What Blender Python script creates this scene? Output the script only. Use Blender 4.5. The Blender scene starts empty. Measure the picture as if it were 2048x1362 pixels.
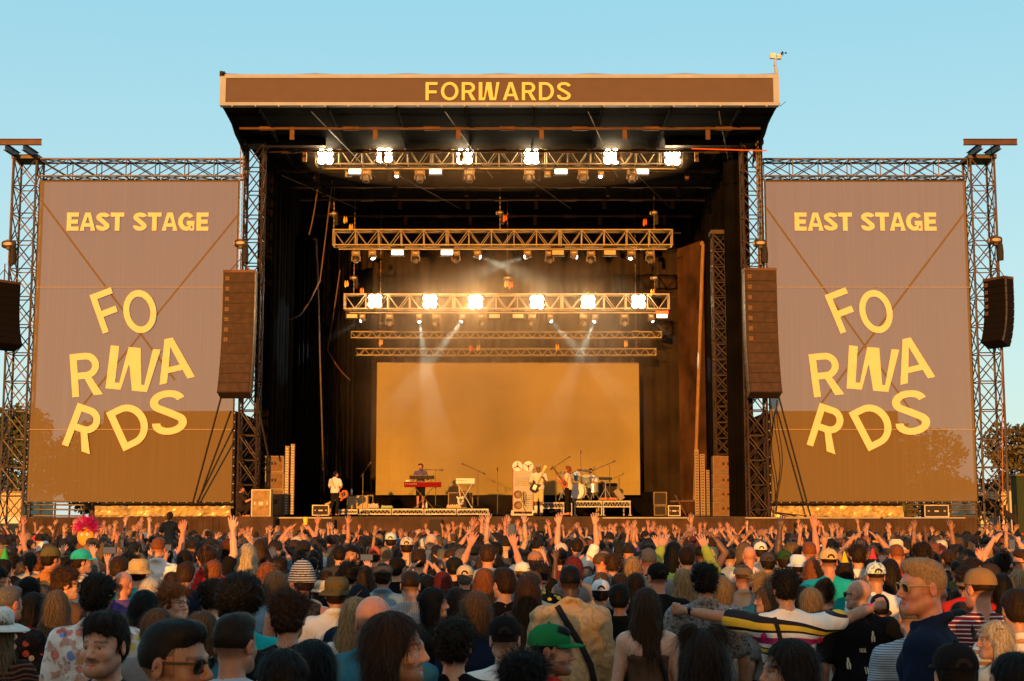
import bpy, math, random
import numpy as np
from mathutils import Vector, Matrix
R = math.radians
random.seed(7)
SC = bpy.context.scene
COL = SC.collection
# ---------------------------------------------------------------- camera, world, sun, exposure
F = 2900.0; HC = 2.05; PITCH = math.atan(364/F); SUN_EL = R(3.4); SUN_AZ = R(8.0)
cam_d = bpy.data.cameras.new('camera'); cam = bpy.data.objects.new('camera', cam_d); COL.objects.link(cam)
cam.location = (0, 0, HC); cam.rotation_euler = (R(90)+PITCH, 0, 0)
cam_d.sensor_width = 36; cam_d.lens = 36*F/2048; cam_d.clip_end = 3000; cam_d.clip_start = 0.1
cam_d.dof.use_dof = True; cam_d.dof.focus_distance = 24; cam_d.dof.aperture_fstop = 16.0
SC.camera = cam
def P(px, py, Y):
    u = (px-1024)/F; v = (681-py)/F; s, c = math.sin(PITCH), math.cos(PITCH)
    t = Y/(c-v*s)
    return Vector((t*u, Y, HC+t*(s+v*c)))
W = bpy.data.worlds.new("World"); SC.world = W; W.use_nodes = True
nt = W.node_tree; nt.nodes.clear()
wo = nt.nodes.new('ShaderNodeOutputWorld'); bg = nt.nodes.new('ShaderNodeBackground')
sky = nt.nodes.new('ShaderNodeTexSky'); sky.sky_type = 'NISHITA'; sky.sun_disc = False
sky.sun_elevation = SUN_EL; sky.sun_rotation = R(180)+SUN_AZ
sky.air_density = 1.0; sky.dust_density = 0.6; sky.ozone_density = 1.6; sky.altitude = 50
hs = nt.nodes.new('ShaderNodeMix'); hs.data_type = 'RGBA'; hs.blend_type = 'MULTIPLY'; hs.inputs[0].default_value = 1.0
hs.inputs[7].default_value = (0.86, 1.06, 0.93, 1)
pale = nt.nodes.new('ShaderNodeMix'); pale.data_type = 'RGBA'; pale.inputs[0].default_value = .72; pale.inputs[7].default_value = (1.55, 2.85, 3.50, 1)
tcw = nt.nodes.new('ShaderNodeTexCoord'); sxw = nt.nodes.new('ShaderNodeSeparateXYZ'); rw = nt.nodes.new('ShaderNodeValToRGB'); nt.links.new(tcw.outputs['Generated'], sxw.inputs[0]); nt.links.new(sxw.outputs[2], rw.inputs[0])
rw.color_ramp.elements[0].position = 0; rw.color_ramp.elements[0].color = (.80, .98, 1.0, 1); rw.color_ramp.elements[1].position = .42; rw.color_ramp.elements[1].color = (.31, .76, .98, 1)
mw = nt.nodes.new('ShaderNodeVectorMath'); mw.operation = 'SCALE'; mw.inputs['Scale'].default_value = 4.3; nt.links.new(rw.outputs[0], mw.inputs[0]); nt.links.new(mw.outputs[0], pale.inputs[7])
nt.links.new(sky.outputs[0], hs.inputs[6]); nt.links.new(hs.outputs[2], pale.inputs[6]); wm_ = nt.nodes.new('ShaderNodeMix'); wm_.data_type = 'RGBA'; wm_.inputs[7].default_value = (2.9, 2.15, 1.6, 1); wr_ = nt.nodes.new('ShaderNodeMapRange'); wr_.inputs[1].default_value = .15; wr_.inputs[2].default_value = -.85; nt.links.new(sxw.outputs[1], wr_.inputs[0]); nt.links.new(wr_.outputs[0], wm_.inputs[0])
nt.links.new(pale.outputs[2], wm_.inputs[6]); nt.links.new(wm_.outputs[2], bg.inputs[0])
bg.inputs[1].default_value = 0.15
nt.links.new(bg.outputs[0], wo.inputs[0])
sl = bpy.data.lights.new('sun', 'SUN'); so = bpy.data.objects.new('sun', sl); COL.objects.link(so)
sl.energy = 5.0; sl.angle = R(0.6); sl.color = (1.0, 0.40, 0.06)
sdir = Vector((math.sin(SUN_AZ)*math.cos(SUN_EL), math.cos(SUN_AZ)*math.cos(SUN_EL), -math.sin(SUN_EL)))
so.rotation_euler = sdir.to_track_quat('-Z', 'Y').to_euler(); so.location = (-20, -60, 30)
SC.view_settings.view_transform = 'Standard'; SC.view_settings.look = 'None'
SC.view_settings.exposure = 0.62; SC.view_settings.gamma = 1.0
SC.cycles.use_denoising = True
SC.cycles.max_bounces = 6; SC.cycles.transparent_max_bounces = 12; SC.cycles.volume_bounces = 0
SC.cycles.sample_clamp_indirect = 4; SC.cycles.caustics_reflective = False; SC.cycles.caustics_refractive = False

# ---------------------------------------------------------------- materials
MATS = {}
def mat(name, col, rough=0.7, metal=0.0, noise=0.0, nscale=6.0, bump=0.0, bscale=60.0, spec=0.22, stretch=(1, 1, 1)):
    if name in MATS: return MATS[name]
    m = bpy.data.materials.new(name); m.use_nodes = True; n = m.node_tree; b = n.nodes['Principled BSDF']
    b.inputs['Roughness'].default_value = rough; b.inputs['Metallic'].default_value = metal
    b.inputs['Specular IOR Level'].default_value = spec
    b.inputs['Base Color'].default_value = (*col, 1)
    if noise or bump:
        tc = n.nodes.new('ShaderNodeTexCoord'); mp = n.nodes.new('ShaderNodeMapping'); mp.inputs['Scale'].default_value = stretch
        n.links.new(tc.outputs['Object'], mp.inputs[0])
    if noise:
        t = n.nodes.new('ShaderNodeTexNoise'); t.inputs['Scale'].default_value = nscale; t.inputs['Detail'].default_value = 6
        n.links.new(mp.outputs[0], t.inputs['Vector'])
        r = n.nodes.new('ShaderNodeMapRange'); r.inputs[1].default_value = .3; r.inputs[2].default_value = .7
        r.inputs[3].default_value = 1-noise; r.inputs[4].default_value = 1+noise; n.links.new(t.outputs[0], r.inputs[0])
        x = n.nodes.new('ShaderNodeVectorMath'); x.operation = 'SCALE'; x.inputs[0].default_value = col
        n.links.new(r.outputs[0], x.inputs['Scale']); n.links.new(x.outputs[0], b.inputs['Base Color'])
    if bump:
        t2 = n.nodes.new('ShaderNodeTexNoise'); t2.inputs['Scale'].default_value = bscale; t2.inputs['Detail'].default_value = 4
        n.links.new(mp.outputs[0], t2.inputs['Vector'])
        bu = n.nodes.new('ShaderNodeBump'); bu.inputs['Strength'].default_value = bump; bu.inputs['Distance'].default_value = .02
        n.links.new(t2.outputs[0], bu.inputs['Height']); n.links.new(bu.outputs[0], b.inputs['Normal'])
    MATS[name] = m; return m
def emit(name, col, s):
    if name in MATS: return MATS[name]
    m = bpy.data.materials.new(name); m.use_nodes = True; b = m.node_tree.nodes['Principled BSDF']
    b.inputs['Base Color'].default_value = (*col, 1); b.inputs['Emission Color'].default_value = (*col, 1); b.inputs['Emission Strength'].default_value = s
    MATS[name] = m; return m
STEEL = mat('dark_steel', (.10, .075, .055), .5, .5, .3, 3)
STEELB = mat('black_steel', (.05, .036, .028), .5, .3, .3, 3)
ALU = mat('aluminium', (.42, .39, .35), .62, .4, .15, 4)
BLACK = mat('black_cloth', (.004, .0033, .003), .98, 0, .35, 1.2, .5, 5, .02)
SKIRT = mat('brown_skirt_cloth', (.062, .036, .024), .9, 0, .3, 2, .8, 3, .15)
PLAST = mat('black_plastic', (.020, .016, .014), .7)
WHITEP = mat('white_paint', (.62, .60, .56), .7, 0, .06, 8)
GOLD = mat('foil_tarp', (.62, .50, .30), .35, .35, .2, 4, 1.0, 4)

# ---------------------------------------------------------------- mesh builder
class MB:
    def __init__(s): s.v = []; s.f = []; s.mi = []
    def add(s, vs, fs, mi=0):
        o = len(s.v); s.v += [tuple(p) for p in vs]; s.f += [tuple(i+o for i in q) for q in fs]; s.mi += [mi]*len(fs)
    def box(s, c, d, rot=None, mi=0):
        c = Vector(c); vs = []
        for x in (-.5, .5):
            for y in (-.5, .5):
                for z in (-.5, .5):
                    p = Vector((x*d[0], y*d[1], z*d[2]))
                    if rot is not None: p = rot @ p
                    vs.append(c+p)
        s.add(vs, [(0, 1, 3, 2), (4, 6, 7, 5), (0, 4, 5, 1), (2, 3, 7, 6), (0, 2, 6, 4), (1, 5, 7, 3)], mi)
    def bb(s, a, b, mi=0):
        a, b = Vector(a), Vector(b); s.box((a+b)/2, [abs(t) for t in (b-a)], None, mi)
    def bar(s, a, b, r=.03, n=6, r2=None, mi=0, caps=True):
        a, b = Vector(a), Vector(b); d = b-a
        if d.length < 1e-6: return
        q = d.to_track_quat('Z', 'Y'); r2 = r if r2 is None else r2; vs = []
        for k in range(n):
            t = 2*math.pi*(k+.5)/n; o = q @ Vector((math.cos(t), math.sin(t), 0)); vs += [a+o*r, b+o*r2]
        fs = [(2*k, 2*((k+1) % n), 2*((k+1) % n)+1, 2*k+1) for k in range(n)]
        if caps: fs += [tuple(2*k for k in range(n))[::-1], tuple(2*k+1 for k in range(n))]
        s.add(vs, fs, mi)
    def path(s, pts, r=.02, n=6, mi=0):
        for a, b in zip(pts[:-1], pts[1:]): s.bar(a, b, r, n, mi=mi)
    def lathe(s, c, prof, n=20, axis=None, sx=1, sy=1, mi=0):
        q = Vector(axis).to_track_quat('Z', 'Y') if axis is not None else None; c = Vector(c); vs = []
        for (r, z) in prof:
            for k in range(n):
                t = 2*math.pi*k/n; p = Vector((r*math.cos(t)*sx, r*math.sin(t)*sy, z)); vs.append(c+(q @ p if q else p))
        fs = [(i*n+k, i*n+(k+1) % n, (i+1)*n+(k+1) % n, (i+1)*n+k) for i in range(len(prof)-1) for k in range(n)]
        s.add(vs, fs, mi)
    def ball(s, c, r, n=12, mi=0):
        rr = r if hasattr(r, '__len__') else (r, r, r)
        prof = [(max(1e-4, math.sin(math.pi*i/8)), -math.cos(math.pi*i/8)) for i in range(9)]
        o = len(s.v); s.lathe((0, 0, 0), prof, n, mi=mi)
        for i in range(o, len(s.v)): p = s.v[i]; s.v[i] = (c[0]+p[0]*rr[0], c[1]+p[1]*rr[1], c[2]+p[2]*rr[2])
    def build(s, name, m, parent=None, smooth=False, **t):
        me = bpy.data.meshes.new(name); me.from_pydata(s.v, [], s.f); me.update()
        for x in (m if isinstance(m, (list, tuple)) else [m]): me.materials.append(x)
        if any(s.mi): me.polygons.foreach_set('material_index', s.mi)
        if smooth: me.polygons.foreach_set('use_smooth', [True]*len(me.polygons))
        o = bpy.data.objects.new(name, me); COL.objects.link(o)
        if parent: o.parent = parent
        return tag(o, **t)
def tag(o, label=None, cat=None, group=None, kind=None):
    if label: o['label'] = label
    if cat: o['category'] = cat
    if group: o['group'] = group
    if kind: o['kind'] = kind
    return o
def empty(name, loc, label, cat, group=None, rz=0):
    o = bpy.data.objects.new(name, None); COL.objects.link(o); o.location = loc; o.rotation_euler.z = rz; o.empty_display_size = .1
    return tag(o, label, cat, group)
def shift(mb, d):
    mb.v = [(p[0]-d[0], p[1]-d[1], p[2]-d[2]) for p in mb.v]; return mb
ORD = ['leftmost', 'second', 'third', 'fourth', 'fifth', 'sixth', 'seventh', 'eighth', 'ninth', 'tenth', 'eleventh', 'twelfth', 'thirteenth', 'fourteenth']
def nth(i, n):
    if i == 0: return 'leftmost'
    if i == n-1: return 'rightmost'
    return ORD[i]+' from left'
# ---------------------------------------------------------------- lettering (drawn outlines, filled with holes)
def arc(cx, cy, rx, ry, a0, a1, n=14):
    return [(cx+rx*math.cos(R(a0+(a1-a0)*i/n)), cy+ry*math.sin(R(a0+(a1-a0)*i/n))) for i in range(n+1)]
def offs(c, t):
    n = len(c); L = []; Q = []
    for i in range(n):
        a = c[max(0, i-1)]; b = c[min(n-1, i+1)]; dx, dy = b[0]-a[0], b[1]-a[1]; l = math.hypot(dx, dy)
        nx, ny = -dy/l*t/2, dx/l*t/2; L.append((c[i][0]+nx, c[i][1]+ny)); Q.append((c[i][0]-nx, c[i][1]-ny))
    return L+Q[::-1]
def glyph(ch, t):
    h = t/2
    if ch == 'E': return .60, [[(0, 0), (.58, 0), (.58, t), (t, t), (t, .5-h), (.54, .5-h), (.54, .5+h), (t, .5+h), (t, 1-t), (.58, 1-t), (.58, 1), (0, 1)]]
    if ch == 'F': return .58, [[(0, 0), (t, 0), (t, .46-h), (.53, .46-h), (.53, .46+h), (t, .46+h), (t, 1-t), (.57, 1-t), (.57, 1), (0, 1)]]
    if ch == 'T': return .66, [[(.33-h, 0), (.33+h, 0), (.33+h, 1-t), (.66, 1-t), (.66, 1), (0, 1), (0, 1-t), (.33-h, 1-t)]]
    if ch == 'H': return .68, [[(0, 0), (t, 0), (t, .5-h), (.68-t, .5-h), (.68-t, 0), (.68, 0), (.68, 1), (.68-t, 1), (.68-t, .5+h), (t, .5+h), (t, 1), (0, 1)]]
    if ch == 'A': return .76, [[(0, 0), (t*1.05, 0), (.22, .22), (.54, .22), (.76-t*1.05, 0), (.76, 0), (.38+h*1.15, 1), (.38-h*1.15, 1)], [(.26, .22+t*.85), (.5, .22+t*.85), (.38, .80)]]
    if ch == 'O': return .84, [arc(.42, .5, .42, .51, 0, 360, 36)[:-1], arc(.42, .5, .42-t, .51-t, 0, 360, 36)[:-1]]
    if ch == 'D': return .72, [[(0, 0)]+[(.3, 0)]+arc(.3, .5, .42, .5, -90, 90, 20)+[(0, 1)], [(t, t)]+[(.3, t)]+arc(.3, .5, .42-t, .5-t, -90, 90, 20)+[(t, 1-t)]]
    if ch == 'R': return .66, [[(0, 0), (t, 0), (t, .40), (.30, .40), (.66-t*1.2, 0), (.68, 0), (.45, .425)]+arc(.34, .70, .30, .30, -68, 90, 16)+[(0, 1)], [(t, .40+t)]+[(.34, .40+t)]+arc(.34, .70, .30-t, .30-t, -90, 90, 14)+[(t, 1-t)]]
    if ch == 'W': return 1.0, [[(.0, 0), (.30, 0), (.40, .58), (.42, .58), (.53, 0), (.83, 0), (1.0, 1), (1.0-t, 1), (.76, t), (.70, t), (.60, 1), (.36, 1), (.36-.10, t), (.17, t), (.17, 1), (.0, 1)]]
    if ch == 'S':
        c = arc(.33, .745, .33-h, .255-h, 10, 90, 8)+arc(.31, .745, .31-h, .255-h, 95, 235, 14)+[(.33, .5)]+arc(.32, .255, .33-h, .255-h, 50, -90, 14)+arc(.32, .255, .32-h, .255-h, -95, -190, 10)
        return .66, [offs(c, t)]
    if ch == 'G':
        c = arc(.40, .5, .40-h, .5-h, 38, 325, 34)
        return .85, [offs(c, t), [(.42, .54), (.78, .54), (.78, .0), (.78-t*.8, 0), (.78-t*.8, .54-t), (.42, .54-t)]]
    if ch == 'a': return .60, [arc(.3, .33, .3, .33, 0, 360, 24)[:-1], arc(.3, .33, .3-t, .33-t, 0, 360, 24)[:-1]]
    if ch == 'd': return .60, [arc(.3, .33, .3, .33, 0, 360, 24)[:-1], arc(.3, .33, .3-t, .33-t, 0, 360, 24)[:-1]]
    if ch == 'i': return t, [[(0, 0), (t, 0), (t, .66), (0, .66)], arc(t/2, .85, t/2, t/2, 0, 360, 12)[:-1]]
    if ch == 's':
        c = [(x*.75, y*.66) for x, y in arc(.33, .745, .33-h, .255-h, 10, 90, 6)+arc(.31, .745, .31-h, .255-h, 95, 235, 10)+[(.33, .5)]+arc(.32, .255, .33-h, .255-h, 50, -90, 10)+arc(.32, .255, .32-h, .255-h, -95, -190, 8)]
        return .5, [offs(c, t*.8)]
    return .4, []
def text_mesh(name, items, m, parent, ext=.006, **tg):
    """items: (char, origin xy, height, rot deg, stroke, width scale) laid in the XZ plane"""
    cu = bpy.data.curves.new(name, 'CURVE'); cu.dimensions = '2D'; cu.fill_mode = 'BOTH'; cu.extrude = ext
    lift = 0
    for (ch, ox, oy, h, rot, t, ws) in items:
        w, loops = glyph(ch, t); ca, sa = math.cos(R(rot)), math.sin(R(rot))
        if ch == 'd': loops = loops+[[(.6-t, 0.0), (.6, 0.0), (.6, 1), (.6-t, 1)]]
        if ch == 'a': loops = loops+[[(.6-t, 0.0), (.6, 0.0), (.6, .66), (.6-t, .66)]]
        for k, lp in enumerate(loops):
            sp = cu.splines.new('POLY'); sp.points.add(len(lp)-1); sp.use_cyclic_u = True
            zz = .004 if (ch == 'G' and k == 1) or (ch in 'ad' and k == 2) else 0
            for i, (x, y) in enumerate(lp):
                x, y = x*h*ws, y*h
                sp.points[i].co = (ox+x*ca-y*sa, oy+x*sa+y*ca, zz, 1)
    o = bpy.data.objects.new(name+'_c', cu); COL.objects.link(o)
    dg = bpy.context.evaluated_depsgraph_get(); me = bpy.data.meshes.new_from_object(o.evaluated_get(dg))
    COL.objects.unlink(o); bpy.data.objects.remove(o)
    me.name = name; me.materials.clear(); me.materials.append(m)
    ob = bpy.data.objects.new(name, me); COL.objects.link(ob); ob.rotation_euler = (R(90), 0, 0)
    if parent: ob.parent = parent
    return tag(ob, **tg)
def line_items(txt, x, y, h, t, ws=1.0, gap=.12, total=None):
    ws_ = [(.38 if c == ' ' else glyph(c, t)[0]) for c in txt]
    if total: 
        raw = sum(ws_)+gap*(len(txt)-1); ws = total/(raw*h)
    out = []
    for c, w in zip(txt, ws_):
        if c != ' ': out.append((c, x, y, h, 0, t, ws))
        x += (w+gap)*h*ws
    return out
# ---------------------------------------------------------------- ground, trees, things behind the stage
def ground():
    m = mat('trampled_grass', (.10, .10, .045), .95, 0, .5, .8, .8, 20)
    b = MB(); b.add([(-1500, -400, 0), (1500, -400, 0), (1500, 2500, 0), (-1500, 2500, 0)], [(0, 1, 2, 3)])
    b.build('ground', m, kind='structure', label='trampled grass field under the crowd')
ground()
def leafmat(name, c):
    if name in MATS: return MATS[name]
    m = mat(name, c, .8, 0, .5, 1.2); b = m.node_tree.nodes['Principled BSDF']; b.inputs['Specular IOR Level'].default_value = .2
    return m
def tree(x, y, h, w, seed, label, group, col, n=9000):
    rs = np.random.RandomState(seed)
    t = MB(); tp = Vector((x, y, h*.55)); t.bar((x, y, 0), tp, w*.07, 8, w*.035)
    blobs = []
    for k in range(11):
        a = rs.uniform(0, 6.28); rr = rs.uniform(.1, .42)*w; z = rs.uniform(.32, .9)*h; rr *= 1.15-abs(z/h-.55)
        c = Vector((x+rr*math.cos(a), y+rr*math.sin(a), z)); blobs.append((c, rs.uniform(.14, .27)*w))
        t.bar(Vector((x, y, rs.uniform(.25, .5)*h)), c, w*.02, 5, w*.006)
    root = empty('tree', (x, y, 0), label, 'tree', group)
    shift(t, (x, y, 0)).build('trunk', mat('bark', (.09, .06, .04), .9, 0, .3, 8), root)
    V = []; Fc = []
    per = n//len(blobs)
    for c, r in blobs:
        d = rs.normal(size=(per, 3)); d /= np.linalg.norm(d, axis=1)[:, None]; rad = r*rs.uniform(.35, 1.08, per)**.6
        p = np.array(c)+d*rad[:, None]*[1, 1, .8]
        a = rs.normal(size=(per, 3)); a /= np.linalg.norm(a, axis=1)[:, None]; bb = np.cross(a, rs.normal(size=(per, 3))); bb /= np.linalg.norm(bb, axis=1)[:, None]
        s = rs.uniform(.09, .20, per)[:, None]
        q = np.stack([p-a*s, p+bb*s*.6, p+a*s, p-bb*s*.6], 1).reshape(-1, 3)
        V.append(q)
    V = np.concatenate(V)-np.array([x, y, 0]); nf = len(V)//4
    me = bpy.data.meshes.new('crown'); me.from_pydata(V.tolist(), [], np.arange(nf*4).reshape(-1, 4).tolist()); me.materials.append(leafmat('leaf%d' % col, [(.07, .075, .022), (.05, .065, .02), (.09, .07, .025)][col]))
    o = bpy.data.objects.new('crown', me); COL.objects.link(o); o.parent = root
TREES = [(-27.8, 76, 8.0, 7.5, 'leftmost broad green tree beyond the left banner', 0), (-24.0, 84, 8.2, 7, 'rounded green tree behind the left steel tower', 1),
         (-19.5, 90, 6.8, 7, 'low green tree seen dimly through the left banner', 0), (26.2, 76, 7.2, 8, 'broad brown-green tree just right of the right steel tower', 2),
         (21.5, 82, 7.2, 7, 'green tree partly behind the right banner', 0), (30.8, 80, 8.2, 8, 'tall rusty green tree at the right edge of the view', 2), (17, 90, 6.2, 6, 'small tree behind the middle of the right banner', 1)]
for i, (x, y, h, w, l, c) in enumerate(TREES): tree(x, y, h, w, 40+i, l, 'trees behind the stage', c)
# unseen tree belt added behind the photographer to keep the evening sun off the nearest rows
def belt():
    rs = np.random.RandomState(5); n = 16000
    x = rs.uniform(-75, 60, n); z = rs.uniform(0, 1, n)**.8; top = 4.75+.30*np.sin(x*.7)+.22*np.sin(x*1.9+1)
    p = np.stack([x, -45+rs.uniform(-2.2, 2.2, n), z*top], 1)
    a = rs.normal(size=(n, 3)); a /= np.linalg.norm(a, axis=1)[:, None]; b = np.cross(a, rs.normal(size=(n, 3))); b /= np.linalg.norm(b, axis=1)[:, None]; s = rs.uniform(.2, .55, n)[:, None]
    V = np.stack([p-a*s, p+b*s*.7, p+a*s, p-b*s*.7], 1).reshape(-1, 3)
    me = bpy.data.meshes.new('shade_hedge_mesh'); me.from_pydata(V.tolist(), [], np.arange(n*4).reshape(-1, 4).tolist()); me.materials.append(leafmat('leaf1', (.05, .065, .02)))
    o = bpy.data.objects.new('shade_hedge', me); COL.objects.link(o)
    tag(o, 'long hedgerow along the field edge behind the photographer', kind='stuff')
belt()
# ---------------------------------------------------------------- steel lattice
def lattice(b, p0, p1, w, h, bays, r=.03, rb=.018, ux=None, pattern='Z', ends=True):
    """box truss from p0 to p1; w along side axis, h along the other"""
    p0, p1 = Vector(p0), Vector(p1); d = (p1-p0).normalized()
    if ux is None: ux = Vector((0, 1, 0)) if abs(d.y) < .9 else Vector((1, 0, 0))
    uz = d.cross(ux).normalized(); ux = uz.cross(d).normalized()
    cs = [(ux*sx*w/2+uz*sz*h/2) for sx, sz in ((-1, -1), (1, -1), (1, 1), (-1, 1))]
    for c in cs: b.bar(p0+c, p1+c, r, 6)
    L = (p1-p0).length/bays
    for i in range(bays+1):
        q = p0+d*L*i
        for k in range(4):
            if ends or 0 < i < bays or True: b.bar(q+cs[k], q+cs[(k+1) % 4], rb, 5, caps=False)
    for i in range(bays):
        q, s = p0+d*L*i, p0+d*L*(i+1)
        for k in range(4):
            a, c = cs[k], cs[(k+1) % 4]
            if pattern == 'X': b.bar(q+a, s+c, rb, 5, caps=False); b.bar(q+c, s+a, rb, 5, caps=False)
            elif pattern == 'V': m = (q+s)/2; b.bar(q+c, m+a, rb, 5, caps=False); b.bar(m+a, s+c, rb, 5, caps=False)
            else:
                if i % 2: b.bar(q+a, s+c, rb, 5, caps=False)
                else: b.bar(q+c, s+a, rb, 5, caps=False)
SF = P(1024, 1033, 48).z      # stage floor height
def Xat(px, py, Y): return P(px, py, Y).x
def Zat(py, Y): return P(1024, py, Y).z
# stage roof ------------------------------------------------------------
ZB = Zat(212, 44); ZT = Zat(150, 44); XL, XR = Xat(440, 212, 44), Xat(1558, 209, 44)
roof = empty('stage_roof', (0, 44, 0), 'large black stage roof with a brown header panel reading FORWARDS', 'stage roof')
def RB(): return MB()
pan = mat('header_brown', (.095, .064, .055), .7, 0, .05, 3, .25, 3)
b = MB(); b.bb((XL+.18, 43.95-44, ZB+.10), (XR-.18, .1, ZT-.12)); b.build('header_panel', pan, roof)
b = MB(); zt2 = ZT
b.bb((XL, -.08, ZB), (XR, .16, ZB+.10)); b.bb((XL, -.085, ZT-.12), (XR, .16, ZT)); b.bb((XL, -.075, ZB+.1), (XL+.18, .16, ZT-.12)); b.bb((XR-.18, -.075, ZB+.1), (XR, .16, ZT-.12))
b.build('header_border', mat('grey_white_pvc', (.30, .32, .37), .6, 0, .1, 2), roof)
# roof cover: gently sagging grey sheet rising just above the header, running back
n = 24; vs = []; fs = []
for j, (yy, dz) in enumerate(((-.02, .0), (.25, .14), (3, .75), (9, 1.1), (18, .6))):
    for i in range(n+1):
        x = XL+(XR-XL)*i/n; sag = .055*abs(math.sin(math.pi*i/4.0)) if 0 < j < 4 else 0
        vs.append((x, yy, ZT+.002+dz-sag))
for j in range(4):
    for i in range(n): a = j*(n+1)+i; fs.append((a, a+1, a+n+2, a+n+1))
b = MB(); b.add(vs, fs); b.build('roof_cover', mat('grey_roof_sheet', (.34, .31, .30), .6, 0, .1, 1), roof, smooth=True)
b = MB(); b.bb((XL+.02, .17, ZB+.02), (XR-.02, 18, ZB+.06)); b.bb((XL+.02, .17, ZB+.06), (XL+.06, 18, ZT)); b.bb((XR-.06, .17, ZB+.06), (XR-.02, 18, ZT))
b.build('ceiling_sheet', BLACK, roof)
# slack edge sheets below the sides towards the back
for sx, X in ((-1, XL), (1, XR)):
    b = MB(); vs = []; k = 9
    for i in range(k):
        y = .3+i*(4.4/(k-1)); vs += [(X-sx*.03, y, ZB+.02), (X-sx*(.10+.01*math.sin(i*2)), y, ZB-.02-.11*i-.05*math.sin(i*2.3))]
    b.add(vs, [(2*i, 2*i+2, 2*i+3, 2*i+1) for i in range(k-1)]); b.build('edge_sheet', BLACK, roof)
BROWNST = mat('rusty_brown_steel', (.09, .045, .025), .6, .3, .3, 2)
for i, y in enumerate((1.7, 4.6, 7.4, 9.9, 12.1, 15.2)):
    b = MB(); b.bar((XL+.3, y, ZB-.25), (XR-.3, y, ZB-.25), .045, 8)
    for k in range(7): x = XL+1.2+k*(XR-XL-2.4)/6+.3*math.sin(k*7+i); b.bar((x-.25, y, ZB-.25), (x+.25, y, ZB-.25), .075, 8); 
    for k in range(6): x = XL+2+k*(XR-XL-4)/5; b.bb((x-.07, y-.02, ZB-.62), (x+.07, y+.02, ZB-.2))
    b.build('purlin', BROWNST, roof)
for k in range(8):
    x = XL+1.2+k*(XR-XL-2.4)/7; b = MB(); b.bb((x-.04, .2, ZB-.16), (x+.04, 17.8, ZB)); b.build('rafter', BLACK, roof)
for k in range(4):
    x = [-6.3, -2.1, 2.4, 6.5][k]; b = MB(); b.bar((x, .3, ZB-.1), (x+1.4, 7, ZB-.6), .018, 5); b.bar((x, 14, ZB-.2), (x-2, 7, ZB-.5), .018, 5); b.build('brace_rod', STEEL, roof)
b = MB(); b.bar((XR-2.6, 1.2, ZB-1.05), (XR-.2, 1.2, ZB-1.12), .022, 5); b.build('orange_strap', mat('orange_webbing', (.55, .12, .02), .7), roof)
b = MB()
for k in range(24): x = XL+.4+k*(XR-XL-.8)/23; b.ball((x, -.1, ZB-.03), .028, 6)
b.build('eyelet_bolts', ALU, roof)
YEL = mat('yellow_lettering', (.62, .52, .18), .6)
def px_items(items, Y):
    out = []
    for (c, px, py, h, rot, t, ws) in items:
        p = P(px, py, Y); out.append((c, p.x, p.z, h*p.y/F, rot, t, ws))
    return out
sc44 = 44/F
x0 = P(851, 200, 43.9); x1 = P(1142, 200, 43.9)
li = line_items('FORWARDS', x0.x, x0.z, Zat(164, 43.9)-Zat(200, 43.9), .15, gap=.16, total=x1.x-x0.x)
o = text_mesh('header_lettering', li, YEL, roof, .01); o.location = (0, -.075, 0)
# weather mast
wm = empty('weather_station', (XR-.05, 44.2, ZT), 'small white weather station on a pole at the right end of the roof', 'weather station')
b = MB(); b.bar((0, 0, -.6), (0, 0, .62), .035, 8); b.bar((.02, 0, .1), (.02, 0, .28), .05, 8); b.build('pole', ALU, wm)
b = MB(); b.bb((-.16, -.06, .60), (.0, .06, .76)); b.lathe((.12, 0, .58), [(.001, 0), (.08, 0), (.08, .05), (.06, .06), (.08, .08), (.08, .14), (.001, .15)], 12); b.build('sensor_box', WHITEP, wm)
b = MB(); b.bar((.0, 0, .68), (.26, 0, .72), .012, 6)
for a in range(3): t = a*2.1; b.ball((.26+.08*math.cos(t), .08*math.sin(t), .78), .032, 6); b.bar((.26, 0, .78), (.26+.08*math.cos(t), .08*math.sin(t), .78), .008, 4)
b.bar((.26, 0, .72), (.26, 0, .8), .01, 5); b.build('anemometer', PLAST, wm)
b = MB()
for k in range(10): a = k*.9; b.bar((.05*math.cos(a), .05*math.sin(a), -.5+k*.09), (.05*math.cos(a+.9), .05*math.sin(a+.9), -.41+k*.09), .01, 5)
b.path([(.05, 0, -.5), (.12, 0, -.95), (.3, 0, -.8)], .008, 5); b.build('cable', PLAST, wm)
b = MB(); b.bb((XL-.02, 43.9, ZT-.06), (XL+.14, 44.1, ZT+.09)); b.lathe((XL+.06, 43.88, ZT+.02), [(.05, 0), (.05, .1), (.001, .1)], 10, (0, -1, 0)); b.build('corner_camera', PLAST, label='small black camera box at the left corner of the roof', cat='camera')
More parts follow.
